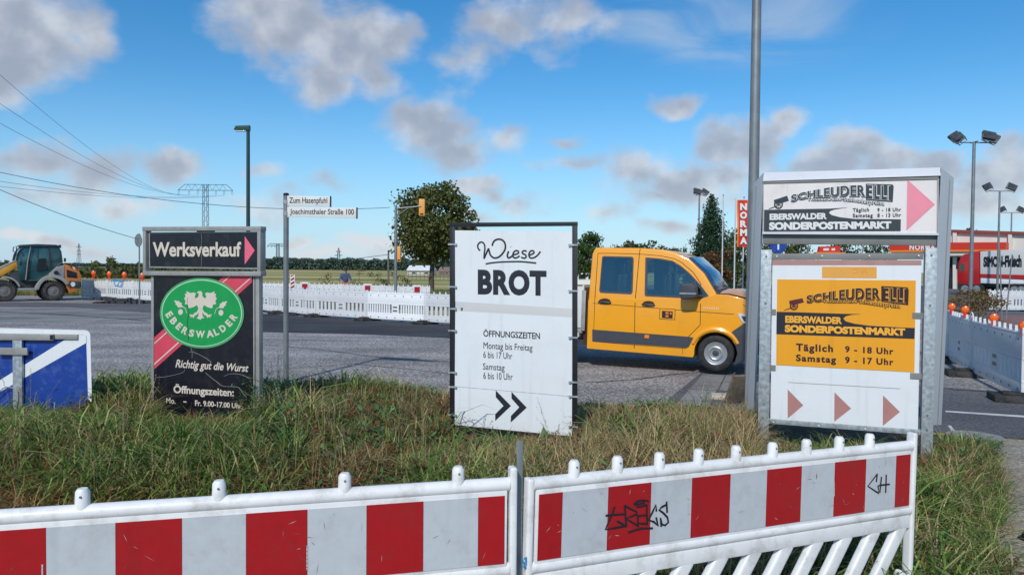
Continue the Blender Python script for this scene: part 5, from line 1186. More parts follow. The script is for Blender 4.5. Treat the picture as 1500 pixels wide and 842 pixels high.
# right hand barriers
rt = [VG(1352, 518), VG(1389.5, 531), VG(1424, 551), VG(1499, 588)]
F, t = far_barrier(rt[0], rt[1], 'wide', 'grey-white barrier hidden behind the right column of the sign frame', 'barriers at the right edge')
F2, t2_ = far_barrier(rt[1], rt[2], 'wide', 'grey-white barrier just right of the tall grey sign column', 'barriers at the right edge')
F3, t3_ = far_barrier(rt[2], rt[3], 'wide', 'nearest grey-white barrier at the right edge of the picture', 'barriers at the right edge')
u = F3.uv(1427, 470)[0]; mb = MB(); mb.tube([(u + .12 * math.cos(a) - .0, -.04, .98 + .14 * math.sin(a)) for a in [i * math.pi / 8 for i in range(9)]], .012, 8); mb.obj('handle_hoop', M['white_plastic_far'], t3_, smooth=True)
far_barrier(VG(1447, 456), VG(1510, 456.6), 'wide', 'white barrier behind the autumn shrub in front of the red lorry', 'white barriers in front of the lorry')
far_barrier(VG(1511, 456.6), VG(1570, 457), 'wide', 'white barrier at the very right edge in front of the red lorry', 'white barriers in front of the lorry')

# warning lamps on barriers
def lamp_meshes():
    b = MB(); b.box(-.045, .045, -.035, .035, -.02, .10); b.lathe((0, -.03, .19), [(.075, 0), (.095, .01), (.10, .03), (.09, .07), (.05, .085)], 18)
    l = MB(); l.lathe((0, -.045, .19), [(.02, 0), (.06, .004), (.082, .018)], 18)
    return b.mesh('lamp_body', M['warn_red'], smooth=True), l.mesh('lamp_lens', M['warn_lens'], smooth=True)
lb_, ll_ = lamp_meshes()
def warning_lamp(px, py, Y, label, grp, s=1.0, rz=0):
    p = P(px, py, Y); t = thing('warning_lamp', label, 'warning lamp', (p.x, p.y, p.z), rz, grp); t.scale = (s, s, s); link('body', lb_, t); link('lens', ll_, t); return t
for px, py, Y, lb in ((137, 406.5, 39.5, 'red warning lamp on the barrier next to the loader'), (160, 407.5, 38.8, 'second red warning lamp from the loader'), (182, 408.5, 38.2, 'third red warning lamp from the loader, right of the blue spray tag'), (208, 410, 37.6, 'red warning lamp behind the small round sign post')):
    warning_lamp(px, py, Y, lb, 'warning lamps on the far left barriers', 1.25, R(10))
for px, py, lb in ((1394, 459, 'warning lamp close beside the grey sign column'), (1413.5, 464, 'warning lamp in front of the autumn shrub'), (1455.5, 477.5, 'warning lamp on the nearest grey-white barrier'), (1500, 491, 'warning lamp cut by the right edge of the picture')):
    F = F2 if px < 1425 else F3; u, z = F.uv(px, py); w = F.M @ Vector((u, 0, 1.03)); warning_lamp(px, py, w.y, lb, 'warning lamps on the right barriers', .7, R(-30))
# beacon boards behind the middle row
def beacon(px, ytop, w, h, Y, label, kind):
    p0 = P(px, ytop, Y); s = Y / FPX; W = w * s; H = h * s
    t = thing('beacon_board', label, 'beacon', (p0.x, p0.y, 0), R(5), 'red and white beacon boards'); z1 = p0.z; z0 = z1 - H
    mb = MB(); mb.box(-W / 2, W / 2, 0, .03, z0, z1); mb.obj('board', M['white_plastic_far'], t, bevel=.01)
    mb = MB(); m_ = W * .14
    if kind == 'stripe':
        for k in range(4):
            a = z0 + H * (.05 + k * .26); mb.add([(-W / 2 + m_, -.003, a), (W / 2 - m_, -.003, a + H * .12), (W / 2 - m_, -.003, min(a + H * .25, z1 - .01)), (-W / 2 + m_, -.003, min(a + H * .13, z1 - .01))], [(0, 1, 2, 3)])
    else: mb.box(-W / 2 + m_, W / 2 - m_, -.006, -.002, z0 + H * .12, z1 - H * .22)
    mb.obj('red_film', M['film_red'], t)
    mb = MB(); mb.box(-.03, .03, .03, .07, 0, z1 - .02); mb.obj('post', M['white_plastic_far'], t); mb = MB(); mb.box(-.2, .2, -.35, .4, 0, .1); mb.obj('foot', M['rubber'], t)
beacon(428.5, 402, 7, 22, 27.8, 'tall red and white striped beacon right of the street name post', 'stripe')
beacon(446.5, 413, 11, 12, 29, 'small square red board with white frame right of the striped beacon', 'sq')
beacon(538.5, 415.5, 11, 12, 27, 'small square red board at the joint right of the worker', 'sq')
beacon(611, 417.5, 11, 12, 26.5, 'small square red board below the oak trunk', 'sq')

# ------------------------------------------------------------------ poles, lamps, masts
def pole(name, label, cat, px, Y, top_py, r0, r1, m, grp=None, ztop=None):
    p = P(px, top_py, Y); z = ztop or p.z; t = thing(name, label, cat, (p.x, p.y, 0), 0, grp)
    mb = MB(); mb.tube([(0, 0, -.2), (0, 0, z * .5), (0, 0, z)], [r0, (r0 + r1) / 2, r1], 12); mb.obj('pole', M[m], t, smooth=True); return t, z
t, z = pole('street_lamp', 'dark green street lamp behind the Werksverkauf board', 'street lamp', 363.5, 26, 184, .075, .06, 'pole_green')
mb = MB(); mb.add([(-.50, -.05, z - .16), (-.50, .05, z - .16), (.06, .09, z - .20), (.06, -.09, z - .20), (-.42, -.07, z - .02), (-.42, .07, z - .02), (.06, .10, z + .0), (.06, -.10, z + .0)], [(0, 1, 2, 3), (7, 6, 5, 4), (0, 3, 7, 4), (1, 5, 6, 2), (0, 4, 5, 1), (3, 2, 6, 7)]); h = mb.obj('lamp_head', M['lamp_green'], t, bevel=.02)
mb = MB(); mb.box(-.44, -.05, -.07, .07, z - .215, z - .185); mb.obj('lamp_glass', M['lens'], h, bevel=.01)
pole('tall_pole', 'tall thick grey pole rising out of the picture behind the grey sign frame', 'pole', 1104.5, 10.6, 240, .085, .055, 'pole_grey', ztop=8.6)
t, z = pole('traffic_sign', 'small round sign seen nearly edge-on at the far side of the side road', 'traffic sign', 204, 34.5, 342, .035, .03, 'pole_grey')
mb = MB(); mb.lathe((0, -.05, z - .32), [(.30, 0), (.31, .01), (.30, .02)], 28); o = mb.obj('sign_disc', M['pole_grey'], t); o.rotation_euler = (0, 0, 0)
for o_ in [o]: o_.matrix_basis = Matrix.Rotation(R(-32), 4, 'Z')
t, z = pole('blue_round_sign', 'round blue sign seen through the gap of the grey sign frame', 'traffic sign', 1139.5, 26, 352, .035, .03, 'pole_grey')
mb = MB(); mb.lathe((0, -.05, z - .17), [(.29, 0), (.30, .008), (.29, .016)], 28); d = mb.obj('sign_disc', M['blue_sign'], t); mb = MB(); mb.box(-.03, .03, -.055, -.051, z - .33, z - .02); mb.obj('white_arrow', M['white_print'], d)
pole('thin_pole', 'thin dark pole in the gap of the grey sign frame', 'pole', 1184.5, 45, 335, .04, .03, 'pole_grey')

t, z = pole('traffic_light', 'temporary traffic light mast with an arm in front of the oak', 'traffic light', 580, 31, 301, .07, .055, 'pole_grey')
s = 31 / FPX
mb = MB(); mb.tube([(0, 0, z - .12), (.55, -.02, z - .08), (1.05, -.03, z - .02)], .03, 8); mb.tube([(0, 0, z - .45), (.5, -.01, z - .12)], .018, 6); mb.obj('arm', M['pole_grey'], t, smooth=True)
def signal(x, z0, z1, w, d, px_):
    mb = MB(); mb.box(x - w / 2, x + w / 2, -.02, d, z0, z1); o = mb.obj('signal_head', M['traffic_orange'], t, bevel=.02)
    for i in range(3):
        zc = z0 + (z1 - z0) * (i + .5) / 3; mb = MB(); mb.lathe((x, d, zc), [(.075, 0), (.08, .12)], 12); mb.obj('visor', M['black'], o)
    mb = MB(); mb.box(x - w * .3, x + w * .3, -.035, -.018, z0 + .04, z0 + .10); mb.obj('hinge_block', M['black'], o)
signal(1.08, z - .42, z + .28, .24, .16, 0); signal(.13, z - 2.35, z - 1.70, .14, .2, 0)
t, z = pole('utility_pole', 'thin dark wooden utility pole left of the traffic light mast', 'pole', 569, 40, 370, .06, .05, 'wood'); UT = (t.location.copy(), z)
# floodlight masts
def flood_mast(label, px, Y, top, heads, s, r=.08):
    t, z = pole('floodlight_mast', label, 'floodlight mast', px, Y, top, r, r * .75, 'pole_grey', 'floodlight masts of the car park')
    mb = MB(); xs = [h[0] for h in heads]
    mb.tube([(min(xs) * s - .1, 0, z + .0), (max(xs) * s + .1, 0, z + .0)], .035, 6); mb.tube([(0, -.5 * s * .6, z + .02), (0, .5 * s * .6, z + .02)], .03, 6) if len(heads) > 2 else None
    mb.obj('cross_arm', M['pole_grey'], t)
    for (hx, hy, tilt, yaw) in heads:
        o = bpy.data.objects.new('floodlight', MB().box(-.32 * s, .32 * s, -.09 * s, .09 * s, 0, .46 * s).mesh('floodlight', M['flood'], bevel=.03 * s)); COL.objects.link(o); o.parent = t; o.location = (hx * s, hy * s, z + .12 * s); o.rotation_euler = (R(tilt[0]), R(tilt[1]), R(yaw))
        g = MB().box(-.27 * s, .27 * s, -.10 * s, -.088 * s, .05 * s, .41 * s).obj('glass', M['flood_glass'], o)
        mb = MB(); mb.box(-.34 * s, -.31 * s, -.02, .02, -.1 * s, .25 * s); mb.box(.31 * s, .34 * s, -.02, .02, -.1 * s, .25 * s); mb.box(-.34 * s, .34 * s, -.02, .02, -.12 * s, -.09 * s); mb.obj('yoke', M['pole_grey'], o)
flood_mast('nearest tall floodlight mast with four lamps right of the sign frame', 1427, 38, 209, [(-.85, -.1, (-35, -28), 20), (.55, -.3, (-28, 14), -10), (.95, .25, (-25, 30), -35), (-.45, .3, (-30, -30), 25)], 1.0, .10)
flood_mast('second floodlight mast with two lamps, behind the nearest one', 1464.5, 58, 280, [(-.75, 0, (-20, -22), 15), (.75, 0, (-20, 28), -20)], 1.1, .09)
flood_mast('farthest floodlight mast with two lamps at the right edge', 1482, 80, 311.5, [(-.75, 0, (-20, -22), 15), (.75, 0, (-20, 30), -20)], 1.15, .09)
flood_mast('single floodlight mast over the bonnet of the orange van', 1024.5, 62, 286, [(-.2, 0, (-20, 12), 10), (.35, .15, (-30, 35), -30)], 1.0, .09)
# flagpoles and the banner
for px, top, Y, lb in ((1059.5, 287, 48, 'thin pale flagpole in front of the spruce'), (1090, 290, 49, 'thin pale flagpole behind the red banner'), (1463, 335, 30, 'thin bare pole in front of the lorry lettering, left'), (1470, 366, 29, 'thin leaning pole in front of the lorry lettering, middle'), (1476, 372, 29, 'thin leaning pole in front of the lorry lettering, right')):
    t, z = pole('flagpole', lb, 'flagpole', px, Y, top, .05 if px < 1400 else .03, .035 if px < 1400 else .02, 'pole_light' if px < 1400 else 'pole_grey', 'thin poles')
    if px < 1400: MB().lathe((0, 0, z), [(.03, 0), (.06, .04), (.03, .09)], 10, 'z').obj('finial', M['pole_grey'], t)
    if px in (1470, 1476): t.rotation_euler = (0, R(4 if px == 1476 else -3), 0)
t, z = pole('banner_pole', 'pale pole at the left edge of the red vertical banner', 'flagpole', 1077.5, 45, 291, .05, .035, 'pole_light')
def banner():
    Y = 44.9; F = face_px(1078, Y, 1098, Y); t = F.root('banner', 'red vertical banner with white letters and orange edges on a pole', 'banner'); n = 14
    L0, L1 = 1079.6, 1097.2; mb = MB(); 
    def yy(a, b): return .05 * math.sin(b * 7 + a * 3) 
    V = []; Fc = []; mi = []
    cols = [0, .12, .88, 1]
    for j in range(n + 1):
        for a in cols:
            u, zz = F.uv(L0 + (L1 - L0) * a, 293 + 68 * j / n + (1.5 * a if j == n else 0)); V.append((u, yy(a, j / n), zz))
    for j in range(n):
        for i in range(3): Fc.append((j * 4 + i, j * 4 + i + 1, (j + 1) * 4 + i + 1, (j + 1) * 4 + i)); 
    m = MB(); m.v = V; m.f = Fc; m.m = [1 if k % 3 != 1 else 0 for k in range(len(Fc))]
    o = m.obj('cloth', [M['fascia'], M['fascia_orange']], t); o.modifiers.new('thickness', 'SOLIDIFY').thickness = .01
    mb = MB()
    for ch, y0 in zip('NORMA', (298, 310.5, 323, 335.5, 347.5)): stext(F, mb, ch, (1083.5, y0, y0 + 10.3, 1093.6, y0, y0 + 10.3), bold=.06, y=-.09)
    mb.obj('lettering', M['white_print'], t)
banner()

# ------------------------------------------------------------------ pylons and wires
def lattice(mb, w0, w1, h0, h1, n, r):
    for k in range(n):
        a = h0 + (h1 - h0) * k / n; b = h0 + (h1 - h0) * (k + 1) / n; wa = w0 + (w1 - w0) * k / n; wb = w0 + (w1 - w0) * (k + 1) / n
        for sx, sy, tx, ty in ((-1, -1, 1, -1), (1, -1, 1, 1), (1, 1, -1, 1), (-1, 1, -1, -1)):
            mb.tube([(sx * wa, sy * wa, a), (sx * wb, sy * wb, b)], r, 4, caps=False)
            p, q = (sx, sy), (tx, ty)
            if k % 2: p, q = q, p
            mb.tube([(p[0] * wa, p[1] * wa, a), (q[0] * wb, q[1] * wb, b)], r * .6, 3, caps=False)
def pylon_T(label, px, Y, top, half_px, w=.6, r=.09, grp='electricity pylons'):
    p = P(px, top, Y); s = Y / FPX; t = thing('pylon', label, 'pylon', (p.x, p.y, 0), 0, grp); H = p.z; hw = half_px * s
    mb = MB(); lattice(mb, w * 1.35, w, 0, H, 18, r); mb.obj('tower', M['pylon'], t); mb = MB(); d = hw * .23
    zt, zb = H + .0, H - d * .9; xt = hw * .76
    mb.tube([(-xt, 0, zt), (xt, 0, zt)], r, 4); mb.tube([(-hw, 0, zb), (hw, 0, zb)], r, 4); mb.tube([(-hw, 0, zb), (-xt, 0, zt)], r, 4); mb.tube([(hw, 0, zb), (xt, 0, zt)], r, 4)
    n = 12
    for i in range(n):
        a = -xt + 2 * xt * i / n; b = -xt + 2 * xt * (i + 1) / n; z0, z1 = (zt, zb) if i % 2 else (zb, zt); mb.tube([(a, 0, z0), (b, 0, z1)], r * .6, 3)
    mb.obj('crossarm', M['pylon'], t); ends = []
    for x in (-.98, -.6, -.28, .38, .68, .98):
        mb = MB(); xx = x * hw; mb.tube([(xx - .1, 0, zb), (xx - .25, 0, zb - d * .45), (xx, 0, zb - d * .8), (xx + .25, 0, zb - d * .45), (xx + .1, 0, zb)], r * .6, 4); mb.obj('insulator', M['pylon'], t); ends.append(Vector((p.x + xx, p.y, zb - d * .8)))
    return ends
E1 = pylon_T('large lattice pylon with wide T-shaped arm above the Werksverkauf board', 301, 230, 270.5, 40, .62, .085)
pylon_T('smaller T-shaped pylon right of the Werksverkauf board, left of the street name post', 407, 520, 357, 15, .8, .17)
pylon_T('faint T-shaped pylon low on the horizon right of the street name post', 438, 640, 380, 13, .6, .14)
def pylon_I(label, px, Y, top, arms, w=1.2, r=.16):
    p = P(px, top, Y); s = Y / FPX; t = thing('pylon', label, 'pylon', (p.x, p.y, 0), 0, 'electricity pylons'); H = p.z
    mb = MB(); lattice(mb, w * 1.6, w * .25, 0, H, 12, r); mb.obj('tower', M['pylon'], t); mb = MB()
    for f, a in arms: mb.tube([(-a * s, 0, H * f), (0, 0, H * f + 1), (a * s, 0, H * f)], r, 4); mb.tube([(-a * s, 0, H * f), (a * s, 0, H * f)], r, 4)
    mb.obj('crossarm', M['pylon'], t)
pylon_I('slim pointed pylon on the horizon above the worker', 496, 620, 363, [(.82, 4), (.65, 6)])
pylon_I('slim pointed pylon on the horizon right of the loader', 115.5, 560, 357, [(.86, 4), (.7, 3), (.55, 3)], .9, .11)
def wire(a, b, sag, label, r=.02, grp='overhead wires'):
    n = 20; pts = []
    for i in range(n + 1):
        k = i / n; p = a.lerp(b, k); p.z -= sag * 4 * k * (1 - k); pts.append(p - a)
    mb = MB(); L = (b - a).length; rs = [r * (1 + 0 * i) for i in range(n + 1)]; mb.tube(pts, rs, 4); o = mb.obj('power_line', M['wire']); o.location = a; return tag(o, label, 'power line', grp)
for k, (py, en, ys, lb) in enumerate([(88, 0, 78, 'highest overhead wire falling from the upper left to the large pylon'), (135, 1, 84, 'second highest overhead wire to the large pylon'), (167, 2, 92, 'third overhead wire from the left to the large pylon'), (262, 3, 120, 'faint nearly level overhead wire left of the large pylon'), (270, 4, 128, 'lowest faint overhead wire ending at the large pylon')]):
    wire(P(-25, py, ys), E1[en], 3.0 if k < 3 else 1.5, lb, .028 if k < 3 else .03)
wire(P(-25, 247, 36), P(571, 304, 42), .75, 'long sagging wire passing behind the street name plates to the oak', .014)
wire(P(-25, 267, 30), P(205, 351, 34.5), .15, 'wire running down to the small round sign from the left', .012)
wire(P(385, 381, 60), Vector((UT[0].x, UT[0].y, UT[1] - .1)), .25, 'low wire ending at the thin utility pole', .014)

# ------------------------------------------------------------------ the orange double-cab van
def van():
    F = face_px(862, 13.62, 1048, 12.72, tilt=R(-1.5), z0=.075)
    t = F.root('van', 'orange double-cab pickup van with dark side strip and white flatbed', 'van')
    CK = dict(k=3.826, ox=840, oy=340)
    C = lambda L, y=0: F.pts(L, y=y, **CK)
    wc = F.uv(1048, 517.5); wr = F.uv(1048 + 27.4, 517.5)[0] - wc[0]; Wd = 1.99; belt = F.uv(960, 440)[1]
    ins = lambda z: max(0, (z - belt)) * .13
    # lower body with the wheel arch
    low = [(75, 645), (82, 380), (95, 372), (400, 372), (720, 372), (795, 348), (870, 352), (960, 375), (1010, 402), (1032, 440), (1040, 500), (1044, 560)]
    L = C(low); ar = wr * 1.17
    arch = [(wc[0] + ar * math.cos(a), wc[1] + ar * math.sin(a)) for a in [R(20 + 12 * i) for i in range(15)]]
    zs = F.uv(1010, 523)[1]; L += [(arch[0][0] + .12, L[-1][1] - .16), (arch[0][0] + .02, arch[0][1])] + arch + [(arch[-1][0] - .02, zs), (L[0][0], F.uv(862, 510.5)[1])]
    L = L[1:]
    b = MB().prism(L, 0, Wd).obj('body', M['van_orange'], t, bevel=.018, seg=3, ang=40)
    up = C([(82, 382), (96, 120), (106, 96), (122, 85), (365, 88), (480, 95), (560, 112), (640, 146), (730, 232), (800, 345), (800, 382)])
    up = [(x, z) for x, z in up]; mb = MB(); mb.prism(up, 0.004, Wd - .004, ins=ins); c = mb.obj('cab', M['van_orange'], t, bevel=.03, seg=3, ang=30)
    iy = lambda py: ins(F.uv(960, 340 + py / 3.826)[1])
    def side(name, L, par, m, th=.006, out=.004, bev=0):
        V = []; q = C(L); 
        mb = MB(); n = len(q); a = sum(q[i][0] * q[(i + 1) % n][1] - q[(i + 1) % n][0] * q[i][1] for i in range(n))
        if a < 0: q = q[::-1]
        V = [(x, .004 + ins(z) - out - th if z > belt else -out - th, z) for x, z in q] + [(x, (.004 + ins(z) if z > belt else 0) + .01, z) for x, z in q]
        mb.add(V, [tuple(range(n)), tuple(range(2 * n - 1, n - 1, -1))] + [(i, i + n, (i + 1) % n + n, (i + 1) % n) for i in range(n)]); return mb.obj(name, M[m], par, bevel=bev)
    # hollow cab: the cavity and the window openings are cut out, inside lined dark
    W1 = [(152, 140), (160, 133), (322, 137), (331, 147), (330, 335), (322, 347), (150, 338), (143, 328)]
    W2 = [(396, 142), (405, 141), (480, 147), (550, 160), (600, 190), (650, 232), (705, 290), (757, 357), (752, 370), (640, 370), (404, 358), (398, 350)]
    def cut(L, y0, y1): q = MB().prism(C(L), y0, y1).obj('cutter', M['van_dark']); q.matrix_world = t.matrix_basis; return q
    t_m = Matrix.LocRotScale(t.location, t.rotation_euler, None)
    c.parent = None; c.matrix_world = t_m; cutters = [cut([(96, 362), (110, 125), (125, 105), (365, 104), (480, 112), (560, 130), (628, 162), (700, 240), (770, 345), (770, 362)], .22, Wd - .22), cut(W1, -.5, Wd + .5), cut(W2, -.5, Wd + .5)]
    c.data.materials.append(M['van_dark'])
    for q in cutters:
        q.matrix_world = t_m; md = c.modifiers.new('cut', 'BOOLEAN'); md.object = q; md.operation = 'DIFFERENCE'; md.solver = 'EXACT'
    bpy.context.view_layer.update()
    me = bpy.data.meshes.new_from_object(c.evaluated_get(bpy.context.evaluated_depsgraph_get()))
    c.modifiers.clear(); c.data = me; me.name = 'cab'; c.parent = t; c.matrix_world = Matrix.Identity(4); c.matrix_basis = Matrix.Identity(4)
    for q in cutters: bpy.data.objects.remove(q)
    def ring(name, Lo, par, m, far=False, k=.93):
        q = C(Lo); cx = sum(x for x, z in q) / len(q); cz = sum(z for x, z in q) / len(q)
        inn = [(cx + (x - cx) * k, cz + (z - cz) * (k - .01)) for x, z in q]; yy = (lambda z: .004 + ins(z)) if not far else (lambda z: Wd - .004 - ins(z)); sg = -1 if not far else 1
        n = len(q); V = []
        for off in (sg * .006, -sg * .03):
            V += [(x, yy(z) + off, z) for x, z in q] + [(x, yy(z) + off, z) for x, z in inn]
        Fs = []
        for i in range(n):
            j_ = (i + 1) % n; Fs += [(i, j_, n + j_, n + i), (2 * n + i, 3 * n + i, 3 * n + j_, 2 * n + j_), (n + i, n + j_, 3 * n + j_, 3 * n + i), (i, 2 * n + i, 2 * n + j_, j_)]
        f = MB().add(V, Fs).obj(name, M[m], par)
        g_ = MB().add([(x, yy(z) - sg * .004, z) for x, z in inn], [tuple(range(n))]).obj('window', M['clear'], f); g_.modifiers.new('thickness', 'SOLIDIFY').thickness = .004; return f
    for fa in (False, True): f1 = ring('window_frame', W1, c, 'van_dark', fa); f2 = ring('window_frame', W2, c, 'van_dark', fa)
    side('window_divider', [(676, 262), (684, 268), (692, 366), (682, 366)], c, 'van_dark', .002, .003)
    # seats with headrests, steering wheel, rear bulkhead bars
    for y_ in (.42, 1.15):
        for cx_ in (205, 470):
            (xa, za), (xb, zb) = C([(cx_, 395), (cx_ + 28, 235)]); sm = MB(); sm.box(xa, xb, y_, y_ + .46, za - .1, zb); o_ = sm.obj('seat', M['black'], c, bevel=.04)
            MB().box(xa + .01, xb - .01, y_ + .11, y_ + .35, zb + .03, zb + .20).obj('headrest', M['black'], o_, bevel=.03)
    (xs, zs_) = C([(640, 320)])[0]; MB().tube([(xs + .05 * math.sin(a), .62 + .19 * math.cos(a), zs_ + .17 * math.sin(a)) for a in [i * math.pi / 9 for i in range(18)]], .014, 6, closed=True).obj('steering_wheel', M['black'], c)
    # windscreen: slanted panes over the front of the cab
    A0 = C([(600, 128)])[0]; q = C([(634, 143), (730, 232), (796, 341)])
    mb = MB()
    def wp(pz, fr, off=.012):
        x, z = pz; i_ = ins(z); y0 = .05 + i_; y1 = Wd - .05 - i_; y = y0 + (y1 - y0) * fr; bul = .10 * math.sin(math.pi * fr)
        return (x + off + bul * .9, y, z + off * .6 + bul * .25)
    V = []; nn = 8
    for pz in q:
        for k in range(nn + 1): V.append(wp(pz, k / nn))
    mb.add(V, [(i * (nn + 1) + k, (i + 1) * (nn + 1) + k, (i + 1) * (nn + 1) + k + 1, i * (nn + 1) + k + 1) for i in range(len(q) - 1) for k in range(nn)])
    w = mb.obj('windscreen', M['glass_sky'], c, smooth=True); w.modifiers.new('thickness', 'SOLIDIFY').thickness = .01
    p0 = q[-1]; mb = MB(); mb.tube([(p0[0] + .02, .08, p0[1] + .0), (p0[0] + .12, Wd / 2, p0[1] + .02), (p0[0] + .02, Wd - .08, p0[1])], .03, 6); mb.obj('cowl', M['van_dark'], c)
    # bonnet bulge
    mb = MB(); V = []; hp = C([(795, 346), (870, 346), (955, 366), (1010, 398)]); nn = 8
    for x, z in hp:
        for k in range(nn + 1):
            fr = k / nn; V.append((x + .12 * math.sin(math.pi * fr), .10 + (Wd - .2) * fr, z + .002 + .075 * math.sin(math.pi * fr) ** .7))
    mb.add(V, [(i * (nn + 1) + k, (i + 1) * (nn + 1) + k, (i + 1) * (nn + 1) + k + 1, i * (nn + 1) + k + 1) for i in range(len(hp) - 1) for k in range(nn)]); mb.obj('bonnet', M['van_orange'], b, smooth=True)
    # side strip, seams, handles
    side('side_strip', [(106, 545), (640, 585), (672, 590), (648, 640), (636, 648), (340, 627), (106, 611)], b, 'van_dark', .006, .002)
    def seam(L, w=.0045, name='door_seam', m='seam', out=.0016):
        """a dark joint that follows the bent side of the body"""
        D_ = []
        for a, b_ in zip(L, L[1:]): D_ += [(a[0] + (b_[0] - a[0]) * k_ / 8, a[1] + (b_[1] - a[1]) * k_ / 8) for k_ in range(8)]
        q = C(D_ + [L[-1]]); V = []; n_ = len(q)
        for k_, (x, z) in enumerate(q):
            a = Vector(q[max(k_ - 1, 0)]); b_ = Vector(q[min(k_ + 1, n_ - 1)]); d = (b_ - a).normalized(); nx, nz = -d.y * w, d.x * w; o_ = .004 * min(1, max(0, (z - belt) / .02)) + ins(z)
            V += [(x - nx, o_ - out, z - nz), (x + nx, o_ - out, z + nz), (x - nx, o_ + .006, z - nz), (x + nx, o_ + .006, z + nz)]
        Fs = []
        for k_ in range(n_ - 1):
            a = 4 * k_; Fs += [(a, a + 4, a + 5, a + 1), (a + 2, a + 3, a + 7, a + 6), (a, a + 2, a + 6, a + 4), (a + 1, a + 5, a + 7, a + 3)]
        return MB().add(V, Fs).obj(name, M[m], b)
    seam([(128, 118), (112, 610)]); seam([(365, 92), (362, 118), (345, 400), (341, 652)], .006); seam([(604, 172), (668, 226), (712, 290), (712, 440), (710, 520), (655, 575), (634, 597), (622, 646)], .0055)
    seam([(128, 118), (200, 118), (362, 122), (480, 132), (560, 148), (604, 172)], .005); seam([(110, 398), (345, 416), (710, 446), (900, 460)], .0045); seam([(110, 612), (341, 632), (632, 652)], .004); seam([(612, 645), (612, 684)], .003)
    seam([(790, 350), (860, 382), (930, 396), (975, 420)], .004, 'bonnet_gap')
    for hx, hz in ((175, 390), (420, 404)):
        side('handle_recess', ellipse(hx, hz - 4, 33, 15, 16), b, 'seam', .001, .001); 
        u0, z0 = C([(hx - 34, hz)])[0]; u1, z1 = C([(hx + 36, hz + 4)])[0]; mb = MB(); mb.tube([(u0, -.01, z0), (u0 + .04, -.035, z0), (u1 - .04, -.035, z1), (u1, -.01, z1)], .016, 8); mb.obj('door_handle', M['van_dark'], b, smooth=True)
    # company logo
    side('logo_square', [(483, 426), (572, 431), (570, 492), (481, 487)], b, 'seam', .0012, .0012)
    side('logo_ground', [(486, 429), (569, 434), (567, 489), (484, 484)], b, 'van_orange', .0012, .003)
    side('logo_block', [(497, 440), (557, 444), (556, 484), (496, 480)], b, 'ink', .0012, .005)
    side('logo_mark', [(516, 447), (534, 448), (534, 458), (516, 457)], b, 'fascia_orange', .0012, .007); side('logo_mark', [(516, 464), (534, 465), (534, 475), (516, 474)], b, 'fascia_orange', .0012, .007)
    side('logo_mark', [(541, 447), (553, 453), (548, 462), (541, 461)], b, 'fascia_orange', .0012, .007)
    mk = side('side_marker', [(400, 574), (425, 576), (424, 594), (399, 592)], b, 'fascia_orange', .004, .009)
    mb = MB(); r = random.Random(2)
    for k in range(9):
        x = 728 + k * 10.2; stroke(F, mb, [(x, 430 + k * .3), (x + 3, 419 + k * .3), (x + 6, 428 + k * .3)], .004, y=-.003, curve=False, **CK)
    mb.obj('worn_script', M['white_print'], b)
    # wheel arch flare
    mb = MB(); fl = [(wc[0] + (ar + .05) * math.cos(a), wc[1] + (ar + .05) * math.sin(a)) for a in [R(28 + 11 * i) for i in range(13)]]
    mb.tube([(x, .0, z) for x, z in fl], [.03 + .022 * math.sin(math.pi * i / 12) for i in range(13)], 8); mb.obj('arch_flare', M['van_orange'], b, smooth=True)
    # bumper
    bp = C([(885, 558), (952, 512), (1040, 470), (1048, 600), (1040, 690), (960, 715), (905, 712)]); bp2 = bp[:-1] + [(wc[0] + ar * math.cos(R(-32)), wc[1] + ar * math.sin(R(-32))), (wc[0] + ar * math.cos(R(5)), wc[1] + ar * math.sin(R(5))), (wc[0] + ar * math.cos(R(28)), wc[1] + ar * math.sin(R(28)))]
    MB().prism(bp2, -.008, Wd + .008).obj('bumper', M['van_dark'], t, bevel=.02, seg=2)
    hl = side('headlight', [(920, 455), (1000, 462), (1030, 470), (1030, 500), (952, 510), (935, 485)], b, 'lens', .008, .004)
    side('headlight_core', [(940, 470), (1015, 474), (1015, 496), (958, 500)], hl, 'van_dark', .002, .013)
    mb = MB(); x, z = C([(1042, 440)])[0]; mb.box(x - .02, x + .035, .35, Wd - .35, z - .10, z + .04); mb.obj('grille', M['van_dark'], t, bevel=.01)
    # mirror
    mq = C([(612, 340), (612, 300), (628, 287), (680, 283), (703, 305), (708, 345), (700, 368), (640, 375), (618, 372)]); MB().prism(mq, -.30, -.12).obj('mirror', M['van_dark'], c, bevel=.03, seg=3)
    mq = C([(613, 335), (705, 338), (705, 346), (613, 345)]); MB().prism(mq, -.305, -.2).obj('mirror_trim', M['chrome'], c)
    u, z = C([(735, 362)])[0]; mb = MB(); mb.tube([(u - .05, .02, z), (u - .16, -.2, z + .02)], .03, 8); mb.obj('mirror_arm', M['van_dark'], c)
    # dark inner well and chassis
    MB().box(wc[0] - ar, wc[0] + ar, .30, Wd - .3, .2, wc[1] + ar + .02).obj('wheel_well', M['black'], t)
